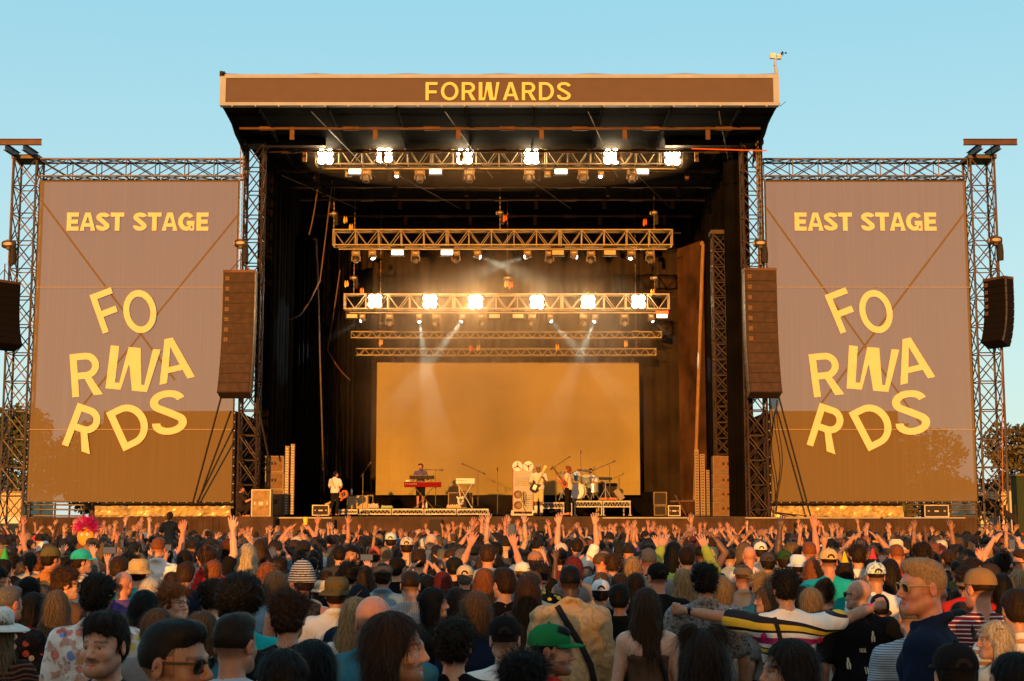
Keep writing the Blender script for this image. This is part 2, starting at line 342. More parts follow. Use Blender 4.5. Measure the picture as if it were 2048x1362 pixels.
# main towers ------------------------------------------------------------
YT = 48.1
def tower(name, pxl, pxr, pyt, Y, label, group, ztop=None, zbot=0, m=STEEL, pat='X', bays=18):
    xl, xr = Xat(pxl, pyt, Y), Xat(pxr, pyt, Y); w = xr-xl; zt = Zat(pyt, Y)
    t = empty(name, ((xl+xr)/2, Y, 0), label, 'tower', group)
    b = MB(); lattice(b, (0, 0, zbot), (0, 0, zt), w, w, bays, .04, .022, Vector((1, 0, 0)), pat)
    b.build('lattice', m, t)
    b = MB(); b.bb((-w/2-.08, -w/2-.08, zt-.02), (w/2+.08, w/2+.08, zt+.12)); b.build('head_plate', m, t)
    b = MB(); b.bb((-w/2-.25, -w/2-.25, 0), (w/2+.25, w/2+.25, .12)); b.build('base_plate', m, t)
    return t
MTW = mat('black_brown_steel', (.045, .028, .02), .55, .4, .3, 2)
tower('steel_tower', 494, 529, 292, YT, 'black lattice tower at the left front corner of the stage', 'stage front towers', m=MTW)
tower('steel_tower', 1482, 1519, 292, YT, 'black lattice tower at the right front corner of the stage', 'stage front towers', m=MTW)
for sx, a, c, lab in ((-1, 494, 652, 'left'), (1, 1330, 1519, 'right')):
    b = MB(); xa, xb = Xat(a, 283, YT), Xat(c, 283, YT); z0, z1 = Zat(293, YT), Zat(276, YT)
    b.bb((xa, YT-.15, z0), (xb, YT+.15, z0+.03)); b.bb((xa, YT-.15, z1-.03), (xb, YT+.15, z1)); b.bb((xa, YT-.02, z0+.03), (xb, YT+.02, z1-.03))
    for k in range(6): x = xa+.15+(xb-xa-.3)*k/5; b.bb((x-.01, YT-.13, z0+.03), (x+.01, YT-.021, z1-.03))
    b.build('steel_beam', BROWNST, label='brown steel beam joining the %s front tower to the roof' % lab, cat='beam', group='roof support beams')
# outer towers
tower('steel_tower', 36, 81, 322, 50.2, 'lattice tower at the outer end of the left banner', 'outer banner towers', bays=15, m=STEEL)
tower('steel_tower', 1933, 1980, 322, 50.2, 'lattice tower at the outer end of the right banner', 'outer banner towers', bays=15, m=STEEL)
# rear pair of wing towers inside
tower('steel_tower', 1424, 1452, 470, 50.2, 'inner lattice tower on the right side of the stage', 'inner towers', m=MTW, bays=22)
# banner head trusses
for (a, c, lab) in ((82, 490, 'left'), (1524, 1930, 'right')):
    Y = 50.2; xa, xb = Xat(a, 340, Y), Xat(c, 340, Y); zc = (Zat(322, Y)+Zat(356, Y))/2; h = Zat(322, Y)-Zat(356, Y)
    b = MB(); lattice(b, (xa, Y, zc), (xb, Y, zc), .62, h, 7, .035, .02, None, 'X'); b.build('banner_truss', STEEL, label='lattice truss across the top of the %s banner' % lab, cat='truss', group='banner trusses')
# I-beam outriggers on the outer towers
def ibeam(b, p0, p1, h=.2, w=.12):
    p0, p1 = Vector(p0), Vector(p1); d = (p1-p0); L = d.length; q = d.to_track_quat('X', 'Z').to_matrix(); c = (p0+p1)/2
    for dz, ww, hh in ((h/2, w, .02), (-h/2, w, .02), (0, .015, h-.02)): b.box(c+q @ Vector((0, 0, dz)), (L, ww, hh), q)
DKB = mat('dark_red_brown_paint', (.075, .04, .035), .5, .2, .2, 3)
for (ca, cb, f0, f1, lab) in ((-22, 83, (10, 290, 38, 318), (46, 290, 75, 318), 'left'), (1927, 2034, (1963, 288, 1936, 318), (2000, 288, 1970, 318), 'right')):
    Y = 48.6; r = empty('outrigger_beam', (Xat((ca+cb)/2, 284, Y), Y, Zat(284, Y)), 'steel I-beam outrigger on top of the %s outer tower' % lab, 'beam', 'outrigger beams'); L = r.location
    b = MB(); ibeam(b, (Xat(ca, 284, Y), Y, Zat(284, Y)), (Xat(cb, 284, Y), Y, Zat(284, Y)), .19); shift(b, L).build('cross_beam', DKB, r)
    for q in (f0, f1):
        b = MB(); ibeam(b, P(q[0], q[1]+3, Y), P(q[2], q[3]-6, 50.4), .22); shift(b, L).build('beam', DKB, r)
# banners ----------------------------------------------------------------
def bannermat():
    m = bpy.data.materials.new('banner_mesh'); m.use_nodes = True; n = m.node_tree; pb = n.nodes['Principled BSDF']; out = n.nodes['Material Output']
    tc = n.nodes.new('ShaderNodeTexCoord'); mp = n.nodes.new('ShaderNodeMapping'); mp.inputs['Scale'].default_value = (9, 1, .12); n.links.new(tc.outputs['Object'], mp.inputs[0])
    t = n.nodes.new('ShaderNodeTexNoise'); t.inputs['Scale'].default_value = 1.3; t.inputs['Detail'].default_value = 5; n.links.new(mp.outputs[0], t.inputs[0])
    r = n.nodes.new('ShaderNodeMapRange'); r.inputs[1].default_value = .3; r.inputs[2].default_value = .7; r.inputs[3].default_value = .93; r.inputs[4].default_value = 1.05; n.links.new(t.outputs[0], r.inputs[0])
    x = n.nodes.new('ShaderNodeVectorMath'); x.operation = 'SCALE'; x.inputs[0].default_value = (.150, .106, .050); n.links.new(r.outputs[0], x.inputs['Scale']); n.links.new(x.outputs[0], pb.inputs[0])
    pb.inputs['Roughness'].default_value = .85; pb.inputs['Specular IOR Level'].default_value = .2
    tr = n.nodes.new('ShaderNodeBsdfTransparent'); mx = n.nodes.new('ShaderNodeMixShader'); mx.inputs[0].default_value = .88
    n.links.new(tr.outputs[0], mx.inputs[1]); n.links.new(pb.outputs[0], mx.inputs[2]); n.links.new(mx.outputs[0], out.inputs[0]); return m
BAN = bannermat(); BANL = mat('banner_yellow', (.64, .54, .31), .75, 0, .04, 2)
YB = 49.7
FW = [('F', 207, 668, 84, 21, .152, .95), ('O', 256, 672, 87, 12, .152, .90), ('R', 146, 795, 87, 6, .152, 1.03), ('W', 212, 777, 87, -5, .152, 1.16), ('A', 320, 770, 88, 13, .152, 1.08),
      ('R', 125, 889, 88, -19, .152, 1.0), ('D', 248, 903, 86, 26, .152, 1.1), ('S', 308, 874, 89, 8, .152, 1.2)]
def banner(pl, pr, lab, dpx):
    xl, xr = Xat(pl, 362, YB), Xat(pr, 362, YB); z1, z0 = Zat(362, YB), Zat(1003, YB); xc = (xl+xr)/2
    r = empty('stage_banner', (xc, YB, z0), 'tall brown mesh banner reading EAST STAGE and FORWARDS on the %s of the stage' % lab, 'banner', 'side banners')
    nx, nz = 40, 60; vs = []; fs = []
    for j in range(nz+1):
        for i in range(nx+1):
            u, v = i/nx, j/nz; w = math.sin(math.pi*u)*math.sin(math.pi*v)
            vs.append((xl-xc+(xr-xl)*u, .02*math.sin(u*23)*w+.03*math.sin(v*9+u*4)*w, (z1-z0)*v))
    for j in range(nz):
        for i in range(nx): a = j*(nx+1)+i; fs.append((a, a+1, a+nx+2, a+nx+1))
    b = MB(); b.add(vs, fs); b.build('mesh_cloth', BAN, r, smooth=True)
    b = MB()
    for (a, c) in (((xl, z1), (xr, z1)), ((xl, z0), (xr, z0)), ((xl, z0), (xl, z1)), ((xr, z0), (xr, z1))):
        b.bar((a[0]-xc, .03, a[1]-z0), (c[0]-xc, .03, c[1]-z0), .035, 6)
    b.build('hem', STEELB, r)
    b = MB()
    for i in range(24): x = xl-xc+(xr-xl)*i/23; b.ball((x, -.02, z1-z0+.05), .026, 6); b.ball((x, -.02, -.03), .022, 6)
    for i in range(38): z = (z1-z0)*i/37; b.ball((xl-xc-.05, -.02, z), .024, 6); b.ball((xr-xc+.05, -.02, z), .024, 6)
    b.build('eyelets', ALU, r, kind='stuff')
    b = MB(); 
    for py in (575, 859): z = Zat(py, YB)-z0; b.bb((xl-xc, -.055, z-.012), (xr-xc, -.045, z+.012))
    b.build('seam', mat('seam_tan', (.33, .24, .15), .8), r)
    a0, a1 = P(134+dpx[0], 462, YB), P(418+dpx[0], 462, YB)
    li = line_items('EAST STAGE', a0.x-xc, a0.z-z0, Zat(426, YB)-Zat(462, YB), .22, gap=.035, total=a1.x-a0.x)
    o = text_mesh('title_lettering', li, BANL, r, .004); o.location.y = -.06
    xcl = (Xat(80, 362, YB)+Xat(478, 362, YB))/2; its = [(c, P(px, py, YB).x-xcl+dpx[1], P(px, py, YB).z-z0, h*YB/F, rot, t, ws) for (c, px, py, h, rot, t, ws) in FW]
    o = text_mesh('word_lettering', its, BANL, r, .004); o.location.y = -.06
banner(80, 478, 'left', (0, 0)); banner(1530, 1930, 'right', (1455, .05))
# straps behind the banners (seen through the mesh)
for (lab, pts) in (('left', ((82, 400, 350, 760), (476, 430, 150, 830))), ('right', ((1532, 415, 1850, 860), (1930, 425, 1640, 810)))):
    for k, (a, c, d, e) in enumerate(pts):
        b = MB(); p, q = P(a, c, 50.0), P(d, e, 50.6); b.bar(p, q, .035, 6); b.build('tension_strap', mat('strap_brown', (.05, .025, .012), .8), label='%s diagonal tension strap behind the %s banner' % (('first', 'crossing')[k], lab), cat='strap', group='straps behind the banners')
# dark storage marquees behind lower banners
TENT = mat('brown_tent_canvas', (.19, .125, .075), .9, 0, .2, 1, .3, 2)
for (a, c, t, lab) in ((205, 470, 822, 'left'), (1538, 1798, 822, 'right')):
    Y = 51.5; b = MB(); b.bb((Xat(a, 900, Y), Y, 0), (Xat(c, 900, Y), Y+5, Zat(t, Y))); b.build('side_stage_wall', TENT, label='brown canvas side stage wall behind the lower %s banner' % lab, cat='wall', group='side stage walls')
# stage deck and skirts -----------------------------------------------------
b = MB(); b.bb((Xat(530, 1033, 48)-.0, 48, SF-.12), (Xat(1500, 1033, 48), 63, SF)); b.build('stage_deck', mat('dark_stage_deck', (.03, .022, .018), .6, 0, .3, 3), label='dark main stage deck carrying the band', cat='stage')
def skirt(a, c, Y, top, name, lab, m=SKIRT, folds=60, mr=.03):
    xl, xr = Xat(a, 1040, Y), Xat(c, 1040, Y); n = folds*4; vs = []; rs = random.Random(int(a)); ph = [rs.uniform(0, 6) for _ in range(4)]
    for j, z in enumerate((0, top*.35, top*.7, top)):
        for i in range(n+1):
            u = i/n; x = xl+(xr-xl)*u; amp = mr*(1.2-.9*z/top)
            vs.append((x, Y+amp*math.sin(u*folds*2.1+ph[0]+.5*j)+amp*math.sin(u*folds*5+ph[1]), z-(.02*abs(math.sin(u*folds*.8+ph[2])) if j == 3 else 0)))
    b = MB(); b.add(vs, [(j*(n+1)+i, j*(n+1)+i+1, (j+1)*(n+1)+i+1, (j+1)*(n+1)+i) for j in range(3) for i in range(n)])
    b.build(name, m, smooth=True, label=lab, cat='skirt', group='stage skirts')
skirt(40, 262, 47.85, SF-.02, 'stage_skirt', 'brown cloth skirt below the left banner, outer length')
skirt(258, 555, 47.80, SF+.02, 'stage_skirt', 'brown cloth skirt below the left banner, inner length')
skirt(552, 1280, 47.55, SF-.02, 'stage_skirt', 'wide brown cloth skirt along the middle of the stage front')
skirt(1276, 1725, 47.60, SF-.03, 'stage_skirt', 'brown cloth skirt right of the drum riser')
skirt(1722, 1955, 47.80, SF-.02, 'stage_skirt', 'brown cloth skirt at the far right of the stage front')
for (a, c, l) in ((553, 664, 'left'), (1205, 1385, 'middle'), (1490, 1760, 'right'), (1765, 1930, 'far right')):
    b = MB(); b.bb((Xat(a, 1035, 47.5), 47.45, SF-.06), (Xat(c, 1035, 47.5), 47.53, SF-.035)); b.build('deck_edge_rail', ALU, label='shiny metal rail on the stage front edge, %s length' % l, cat='rail', group='deck edge rails')
for (a, c, l) in ((40, 530, 'left'), (1500, 1960, 'right')):
    Y = 49; b = MB(); b.bb((Xat(a, 1035, 48), 48, SF-.1), (Xat(c, 1035, 48), 51.3, SF-.02)); b.build('side_deck', mat('side_deck_board', (.07, .045, .03), .8, 0, .3, 2), label='low side deck below the %s banner' % l, cat='stage', group='side decks')
b = MB(); b.bb((Xat(452, 1035, 47), 46.85, 0), (Xat(548, 1035, 47), 47.6, SF)); b.build('camera_platform', SKIRT, label='small cloth-covered platform in front of the left tower', cat='platform')
# gold foil tarps lit by the sun under banners
def crumple(a, c, t, bt, Y, lab):
    rs = np.random.RandomState(int(a)); xl, xr = Xat(a, bt, Y), Xat(c, bt, Y); z0, z1 = Zat(bt, Y), Zat(t, Y); nx, nz = 46, 5; vs = []
    for j in range(nz+1):
        for i in range(nx+1): vs.append((xl+(xr-xl)*i/nx, Y+rs.uniform(-.09, .09)+.06*math.sin(i*.5), z0+(z1-z0)*j/nz+rs.uniform(-.01, .01)))
    b = MB(); b.add(vs, [(j*(nx+1)+i, j*(nx+1)+i+1, (j+1)*(nx+1)+i+1, (j+1)*(nx+1)+i) for j in range(nz) for i in range(nx)])
    b.build('foil_tarp', GOLD, label=lab, cat='tarp', group='crumpled tarps under the banners')
crumple(190, 462, 1012, 1034, 50.4, 'crumpled silver tarp glowing gold under the left banner')
crumple(1543, 1806, 1012, 1034, 50.4, 'crumpled silver tarp glowing gold under the right banner')
# black rear and side drapes
def drape(p0, p1, z0, z1, lab, m=BLACK, folds=26, amp=.09, grp='black stage drapes'):
    p0, p1 = Vector((*p0, 0)), Vector((*p1, 0)); d = (p1-p0).normalized(); nn = Vector((-d.y, d.x, 0)); n = folds*6; vs = []
    for z in (z0, z1):
        for i in range(n+1): u = i/n; q = p0.lerp(p1, u)+nn*amp*(math.sin(u*folds*6.28)+.5*math.sin(u*folds*2.7)); vs.append((q.x, q.y, z))
    b = MB(); b.add(vs, [(i, i+1, n+2+i, n+1+i) for i in range(n)]); b.build('stage_drape', m, label=lab, cat='drape', group=grp, smooth=True)
DR = mat('rear_drape', (.022, .015, .012), .95, 0, .4, 1.0, .5, 4, .1)
drape((-8.5, 61.4), (7.9, 61.4), SF, ZB, 'black cloth hanging across the back of the stage', DR)
drape((-8.5, 49.9), (-8.45, 61.4), SF, ZB, 'black cloth closing the left side of the stage')
drape((7.62, 48.8), (7.72, 61.4), SF, ZB, 'black cloth closing the right side of the stage')
drape((-8.9, 49.9), (-8.4, 50.0), SF, ZB, 'narrow black return curtain beside the left front tower', folds=3, amp=.03)
drape((7.3, 49.0), (8.12, 48.75), SF, ZB, 'narrow black return curtain beside the right front tower', folds=3, amp=.03)
drape((-8.3, 55.5), (-6.4, 58.6), SF, Zat(480, 56), 'black wing curtain on the left of the video screen')
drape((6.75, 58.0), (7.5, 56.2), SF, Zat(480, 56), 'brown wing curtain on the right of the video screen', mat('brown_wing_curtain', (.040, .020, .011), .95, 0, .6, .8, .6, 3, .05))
drape((-6.0, 59.1), (5.95, 59.1), SF, Zat(985, 58.5)+.05, 'low black cloth under the video screen', BLACK, 18, .03)
# video screen
XSL, XSR, ZS0, ZS1 = Xat(753, 850, 58), Xat(1279, 850, 58), Zat(990, 58), Zat(728, 58)
scr = empty('video_screen', ((XSL+XSR)/2, 58, ZS0), 'large blank orange-lit video screen at the back of the stage', 'screen')
def screenmat():
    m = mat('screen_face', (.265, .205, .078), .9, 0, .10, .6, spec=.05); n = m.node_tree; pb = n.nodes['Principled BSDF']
    return m
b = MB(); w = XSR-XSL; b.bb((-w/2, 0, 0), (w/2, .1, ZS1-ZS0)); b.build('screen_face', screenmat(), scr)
b = MB(); nx_, nz_ = 21, 11
for i in range(1, nx_): x = -w/2+w*i/nx_; b.bb((x-.003, -.004, .002), (x+.003, .0, ZS1-ZS0-.002))
for j in range(1, nz_): z = (ZS1-ZS0)*j/nz_; b.bb((-w/2+.002, -.003, z-.003), (w/2-.002, .0005, z+.003))
b.build('panel_joints', mat('screen_joint', (.19, .15, .055), .9), scr)
b = MB()
for i in range(20):
    x = -w/2+.65+(w-.9)*i/19; b.lathe((x, .05, ZS1-ZS0+.14), [(.05, -.012), (.07, 0), (.05, .012), (.035, 0), (.05, -.012)], 10, (0, 1, 0)); b.bar((x, .05, ZS1-ZS0), (x, .05, ZS1-ZS0+.09), .018, 5); b.bar((x, .05, ZS1-ZS0+.2), (x, .05, ZS1-ZS0+.42), .012, 5)
b.bb((-w/2, .0, ZS1-ZS0+.003), (w/2, .1, ZS1-ZS0+.06)); b.build('hanging_rings', STEEL, scr)
# tall poles at the sides of the back
for (a, t, a2, bt, Y, r_, m, l) in ((633, 480, 648, 985, 55, .035, STEELB, 'thin tall pole on the left of the video screen'), (1406, 488, 1389, 1000, 56, .07, mat('sunlit_edge_tan', (.22, .12, .05), .6, .1, .2, 3), 'tall sunlit tan pole on the right of the video screen')):  # the right pole's tan puts the orange of a sunlit edge into its colour
    b = MB(); b.bar(P(a, t, Y), P(a2, bt, Y), r_, 8); b.bar(P(a, t, Y), P(a, t, Y)+Vector((-.1, 0, .05)), r_*1.4, 8); b.build('drape_pole', m, label=l, cat='pole', group='drape poles')
for k, (pts, Y) in enumerate((([(640, 330), (632, 400), (618, 470)], 53), ([(668, 330), (640, 560), (600, 630), (540, 640)], 54), ([(680, 540), (655, 700), (700, 760)], 57), ([(708, 712), (694, 790), (688, 870)], 58.5), ([(1488, 330), (1494, 500), (1490, 700)], 50))):
    b = MB(); q = [P(x, y, Y) for x, y in pts]
    cur = []
    for i in range(len(q)-1):
        for s in range(6): cur.append(q[i].lerp(q[i+1], s/6)+Vector((0, 0, -.12*math.sin(math.pi*s/6))))
    cur.append(q[-1]); b.path(cur, .028, 5); b.build('hanging_cable', BROWNST, label=['cable hanging at the left end of the front truss', 'long slack cable looping down on the left of the stage', 'cable dropping from the third truss on its left end', 'cable beside the left edge of the video screen', 'cable running down inside the right tower'][k], cat='cable', group='hanging cables')
# ---------------------------------------------------------------- lighting rig
LAMP = emit('lit_lamp', (1.0, .80, .50), 90); LAMPW = emit('lit_white_panel', (1.0, .95, .84), 7); LAMPC = emit('lit_cool_lens', (.75, .93, 1.0), 14); LAMPR = emit('lit_pink_panel', (1.0, .72, .62), 3)
GLOWR = emit('lit_red_housing', (1.0, .10, .02), .5)
YTR = (49.6, 54, 56.2, 58.4, 58.9)
TR = [(634, 1362, 297, 331), (668, 1343, 462, 492), (690, 1337, 590, 619), (703, 1322, 664, 676), (708, 1311, 698, 711)]
TN = ['bright front lighting truss', 'second lighting truss', 'third lighting truss', 'thin fourth truss above the screen', 'thin fifth truss just above the screen']
TRU = []
WARMALU = mat('warm_aluminium', (.36, .29, .20), .6, .4, .1, 4)
for i, (a, c, t, bt) in enumerate(TR):
    Y = YTR[i]; xa, xb = Xat(a, t, Y), Xat(c, t, Y); z1, z0 = Zat(t, Y), Zat(bt, Y); h = z1-z0; zc = (z0+z1)/2
    r = empty('lighting_truss', ((xa+xb)/2, Y, zc), 'horizontal aluminium truss, the %s' % TN[i], 'truss', 'lighting trusses'); L = r.location; TRU.append((xa, xb, z0, z1, Y))
    b = MB(); wd = .5 if i < 3 else .3
    rr = .028 if i < 3 else .022
    for sy in (-1, 1):
        for z in (z0, z1): b.bar((xa, Y+sy*wd/2, z), (xb, Y+sy*wd/2, z), rr, 8)
    for x in (xa, xb):
        for sy in (-1, 1): b.bar((x, Y+sy*wd/2, z0), (x, Y+sy*wd/2, z1), rr, 6)
        for z in (z0, z1): b.bar((x, Y-wd/2, z), (x, Y+wd/2, z), rr, 6)
    if i < 3: b.bar((xa+.2, Y-.1, z0-.14), (xb-.2, Y-.1, z0-.14), .024, 6)
    shift(b, L).build('chords', WARMALU, r)
    b = MB(); nb = (16, 15, 15, 30, 28)[i]; l = (xb-xa)/nb
    for k in range(nb):
        x = xa+k*l; m = x+l/2
        for sy in (-1, 1):
            y = Y+sy*wd/2
            if k and i < 3: b.bar((x, y, z0), (x, y, z1), .02, 5, caps=False); 
            if k % 5 == 0 and k and i < 3: b.bar((x+.07, y, z0), (x+.07, y, z1), .024, 5, caps=False)
            b.bar((x, y, z1), (m, y, z0), .016, 5, caps=False); b.bar((m, y, z0), (x+l, y, z1), .016, 5, caps=False)
        for z in (z0, z1): b.bar((x, Y-wd/2, z), (x+l, Y+wd/2, z), .014, 5, caps=False)
    shift(b, L).build('bracing', WARMALU, r)
    b = MB()
    for k in range(11):
        x = xa+(k+.7)*(xb-xa)/11.4; b.bar((x, Y-.12, z1-.10), (x+(xb-xa)/11.4+.01, Y-.12, z1-.10), .022, 6)
    shift(b, L).build('cable_loom', PLAST, r)
# chains, hoists above
def hoist(px, py, Y, ztop, lab, s=1.0):
    p = P(px, py, Y); r = empty('chain_hoist', p, lab, 'hoist', 'chain hoists')
    b = MB(); b.lathe((-.17*s, 0, 0), [(.001, 0), (.09*s, .01), (.11*s, .06*s), (.11*s, .30*s), (.09*s, .34*s), (.001, .35*s)], 14, (1, 0, 0)); b.bb((-.05*s, -.08*s, -.14*s), (.05*s, .08*s, .12*s)); b.build('motor', STEELB, r)
    b = MB(); b.lathe((-.19*s, 0, 0), [(.001, 0), (.07*s, 0), (.075*s, .03*s)], 14, (1, 0, 0)); b.ball((.0, -.12*s, 0), (.12*s, .02, .05*s), 10); b.build('badge', WARMALU, r)
    b = MB(); b.lathe((.12*s, 0, -.55*s), [(.001, 0), (.09*s, .02), (.10*s, .25*s), (.08*s, .46*s)], 10); b.build('chain_bag', PLAST, r)
    b = MB()
    for q in range(int((ztop-p.z)/.09)): z = .1*s+q*.09; b.box((0, 0, z+.045), (.035 if q % 2 else .012, .012 if q % 2 else .035, .10))
    z = -.14*s
    for q in range(6): b.box((0, 0, z-.05-q*.09), (.035 if q % 2 else .012, .012 if q % 2 else .035, .10))
    b.build('chain', STEEL, r); return r
for (px, py, Y, l) in ((640, 258, 49.6, 'hoist over the left end of the front truss'), (993, 258, 49.6, 'hoist over the middle of the front truss'), (1331, 258, 49.6, 'hoist over the right end of the front truss'),
                       (668, 428, 54, 'hoist over the left end of the second truss'), (1000, 426, 54, 'hoist over the middle of the second truss'), (1308, 426, 54, 'hoist over the right end of the second truss'),
                       (708, 556, 56.2, 'hoist over the left end of the third truss'), (1015, 556, 56.2, 'hoist over the middle of the third truss'), (1309, 556, 56.2, 'hoist over the right end of the third truss'),
                       (760, 664, 58.6, 'hoist over the left of the screen truss'), (1272, 664, 58.6, 'hoist over the right of the screen truss')):
    hoist(px, py, Y, ZB-.2, l, .8)
# orange and yellow slings
SL = {'y': mat('yellow_sling', (.75, .42, .05), .7), 'o': mat('orange_sling', (.75, .14, .02), .7)}
for k, (px, py, Y, c, l) in enumerate(((505, 250, 47.9, 'o', 'left tower'), (671, 290, 49.6, 'o', 'front truss left end'), (689, 440, 54, 'y', 'second truss left end'), (700, 455, 54, 'y', 'second truss near its left hoist'), (1008, 437, 54, 'o', 'second truss middle'), (1288, 445, 54, 'o', 'second truss right end'),
                                 (691, 568, 56.2, 'y', 'third truss left end'), (722, 583, 56.2, 'o', 'third truss left top'), (1011, 568, 56.2, 'y', 'third truss middle'), (1020, 570, 56.2, 'o', 'third truss middle hoist'), (1303, 585, 56.2, 'y', 'third truss right end'), (760, 685, 58.6, 'y', 'screen truss left'), (940, 697, 58.6, 'o', 'screen truss left of middle'),
                                 (955, 696, 58.6, 'y', 'screen truss centre left'), (1113, 695, 58.6, 'y', 'screen truss centre right'), (1250, 688, 58.6, 'y', 'screen truss right'))):
    p = P(px, py, Y-.2); b = MB(); b.lathe((0, 0, -.14), [(.01, 0), (.045, .06), (.04, .18), (.012, .28)], 8); b.lathe((.08, 0, -.1), [(.01, 0), (.035, .05), (.03, .14), (.008, .24)], 8); o = b.build('lifting_sling', SL[c], label='%s sling bundle hanging at the %s' % ({'y': 'yellow', 'o': 'orange'}[c], l), cat='sling', group='lifting slings'); o.location = p
# blinders ---------------------------------------------------------------
def blinder(px, py, Y, lab, s, pw):
    p = P(px, py, Y-.32); r = empty('blinder_light', p, lab, 'stage light', 'lit four-lamp blinders')
    b = MB(); b.bb((-.21*s, .0, -.21*s), (.21*s, .12, .21*s)); b.bb((-.25*s, .03, -.03), (-.22*s, .06, .3)); b.bb((.22*s, .03, -.03), (.25*s, .06, .3)); b.build('housing', PLAST, r)
    for dx in (-1, 1):
        for dz in (-1, 1):
            c = Vector((dx*.1*s, -.002, dz*.1*s)); b = MB(); b.lathe(c, [(.001, .035), (.05*s, .03), (.097*s, .0)], 16, (0, -1, 0)); b.build('lamp', LAMP, r)
    l = bpy.data.lights.new('blinder_lamp', 'POINT'); l.energy = pw; l.color = (1, .68, .34); l.shadow_soft_size = .2
    o = bpy.data.objects.new('blinder_lamp', l); COL.objects.link(o); o.parent = r; o.location = (0, -.16, 0)
B1 = [(651, 313), (769, 310), (929, 313), (1064, 313), (1223, 313), (1345, 315)]
B3 = [(750, 602), (860, 603), (951, 604), (1074, 604), (1176, 604), (1277, 603)]
for i, (x, y) in enumerate(B1): blinder(x, y, YTR[0], '%s blazing blinder on the front truss' % nth(i, 6), 1.35, 75)
for i, (x, y) in enumerate(B3): blinder(x, y, YTR[2], '%s blazing blinder on the third truss' % nth(i, 6), 1.3, 100)
def panel(px, py, Y, m, lab, wpx=24, hpx=9, grp='rectangular panel lights'):
    p = P(px, py, Y-.1); k = Y/F; w, h = wpx*k, hpx*k; r = empty('panel_light', p, lab, 'stage light', grp)
    b = MB(); b.bb((-w/2-.05, .0, -h/2-.05), (w/2+.05, .14, h/2+.15)); b.bar((0, .07, h/2+.1), (0, .07, h/2+.32), .02, 6); b.build('housing', PLAST, r)
    b = MB(); b.bb((-w/2, -.012, -h/2), (w/2, -.001, h/2)); b.build('light_face', m, r)
    return r, w, h
UNL = mat('unlit_panel_face', (.50, .36, .20), .5)
for i, x in enumerate((710, 871, 1122, 1285)):
    r, w, h = panel(x, 343, YTR[0], LAMPW, '%s glowing white panel under the front truss' % nth(i, 4))
for i, (x, m, s) in enumerate(((795, LAMPW, 'glowing white panel left of centre'), (894, LAMPW, 'glowing white panel near the centre'), (1116, UNL, 'unlit tan panel right of centre'), (1220, UNL, 'unlit tan panel further right'))):
    panel(x, 505, YTR[1], m, s+' under the second truss', 23, 9)
for (x, m, s) in ((704, UNL, 'unlit panel at the left end'), (989, UNL, 'unlit panel left of the middle'), (1036, UNL, 'unlit panel right of the middle'), (1324, LAMPR, 'pink lit panel at the right end')):
    r, w, h = panel(x, 632, YTR[2], m, s+' under the third truss', 21, 7)
    if m is LAMPR:
        b = MB(); b.bb((-w/2-.04, -.02, h/2+.01), (w/2+.04, -.003, h/2+.13)); b.build('red_rim', GLOWR, r)
# moving heads -------------------------------------------------------------
def mover(px, py, Y, lab, aim=(0, 0, -1), face=None, s=1.0, ztruss=None, beam=None, wash=False):
    p = P(px, py, Y-.05); r = empty('moving_head_light', p, lab, 'stage light', 'moving head lights')
    hh = (ztruss-p.z) if ztruss else .5
    b = MB(); b.bb((-.17*s, -.12, hh-.22), (.17*s, .12, hh-.06)); b.bar((-.1, 0, hh-.06), (-.1, 0, hh+.02), .025, 6); b.bar((.1, 0, hh-.06), (.1, 0, hh+.02), .025, 6); b.build('base', STEEL, r)
    b = MB()
    for dx in (-.06, 0, .06): b.bb((dx*s-.018, -.128, hh-.16), (dx*s+.018, -.121, hh-.12))
    b.build('display', UNL, r)
    b = MB(); b.bb((-.19*s, -.05, -.04), (-.15*s, .05, hh-.22)); b.bb((.15*s, -.05, -.04), (.19*s, .05, hh-.22)); b.bb((-.19*s, -.05, hh-.245), (.19*s, .05, hh-.2205)); b.build('yoke', STEEL, r)
    a = Vector(aim).normalized()
    b = MB(); b.lathe(-a*.16*s, [(.001, 0), (.09*s, .01), (.12*s, .06*s), (.13*s, .22*s), (.11*s, .30*s), (.10*s, .30*s)], 16, a); b.build('head', STEEL, r, smooth=False)
    b = MB()
    if wash:
        q = a.to_track_quat('Z', 'Y')
        for k in range(12):
            t = k*2.399; rr = .09*s*math.sqrt(k/12)
            b.lathe(a*.145*s+q @ Vector((rr*math.cos(t), rr*math.sin(t), 0)), [(.022*s, 0), (.018*s, .012), (.001, .014)], 8, a)
        b.build('lens_cells', face or WARMALU, r)
    else:
        b.lathe(a*.14*s, [(.10*s, 0), (.07*s, .02), (.001, .03)], 14, a); b.build('lens', face or PLAST, r)
    if beam:
        l = bpy.data.lights.new('beam_lamp', 'SPOT'); l.energy = beam[0]; l.spot_size = R(beam[1]); l.spot_blend = .25; l.color = (.50, .82, 1.0); l.shadow_soft_size = .04
        o = bpy.data.objects.new('beam_lamp', l); COL.objects.link(o); o.parent = r; o.location = a*.2*s; o.rotation_euler = a.to_track_quat('-Z', 'Y').to_euler()
Z1, Z2, Z3 = TRU[0][2], TRU[1][2], TRU[2][2]
for i, x in enumerate((732, 840, 939, 1058, 1166, 1264)): mover(x, 356, YTR[0], '%s dark moving head hanging unlit from the front truss' % nth(i, 6), (0, -.25, -1), None, 1.05, Z1-.14)
for i, (x, y, f) in enumerate(((795, 351, LAMPC), (697, 348, None), (1095, 348, UNL), (1202, 352, LAMPC))): mover(x, y, YTR[0]+.15, '%s small spotlight between panels of the front truss' % nth(i, 4), (-.3, -1, -.5), f, .62, Z1-.14)
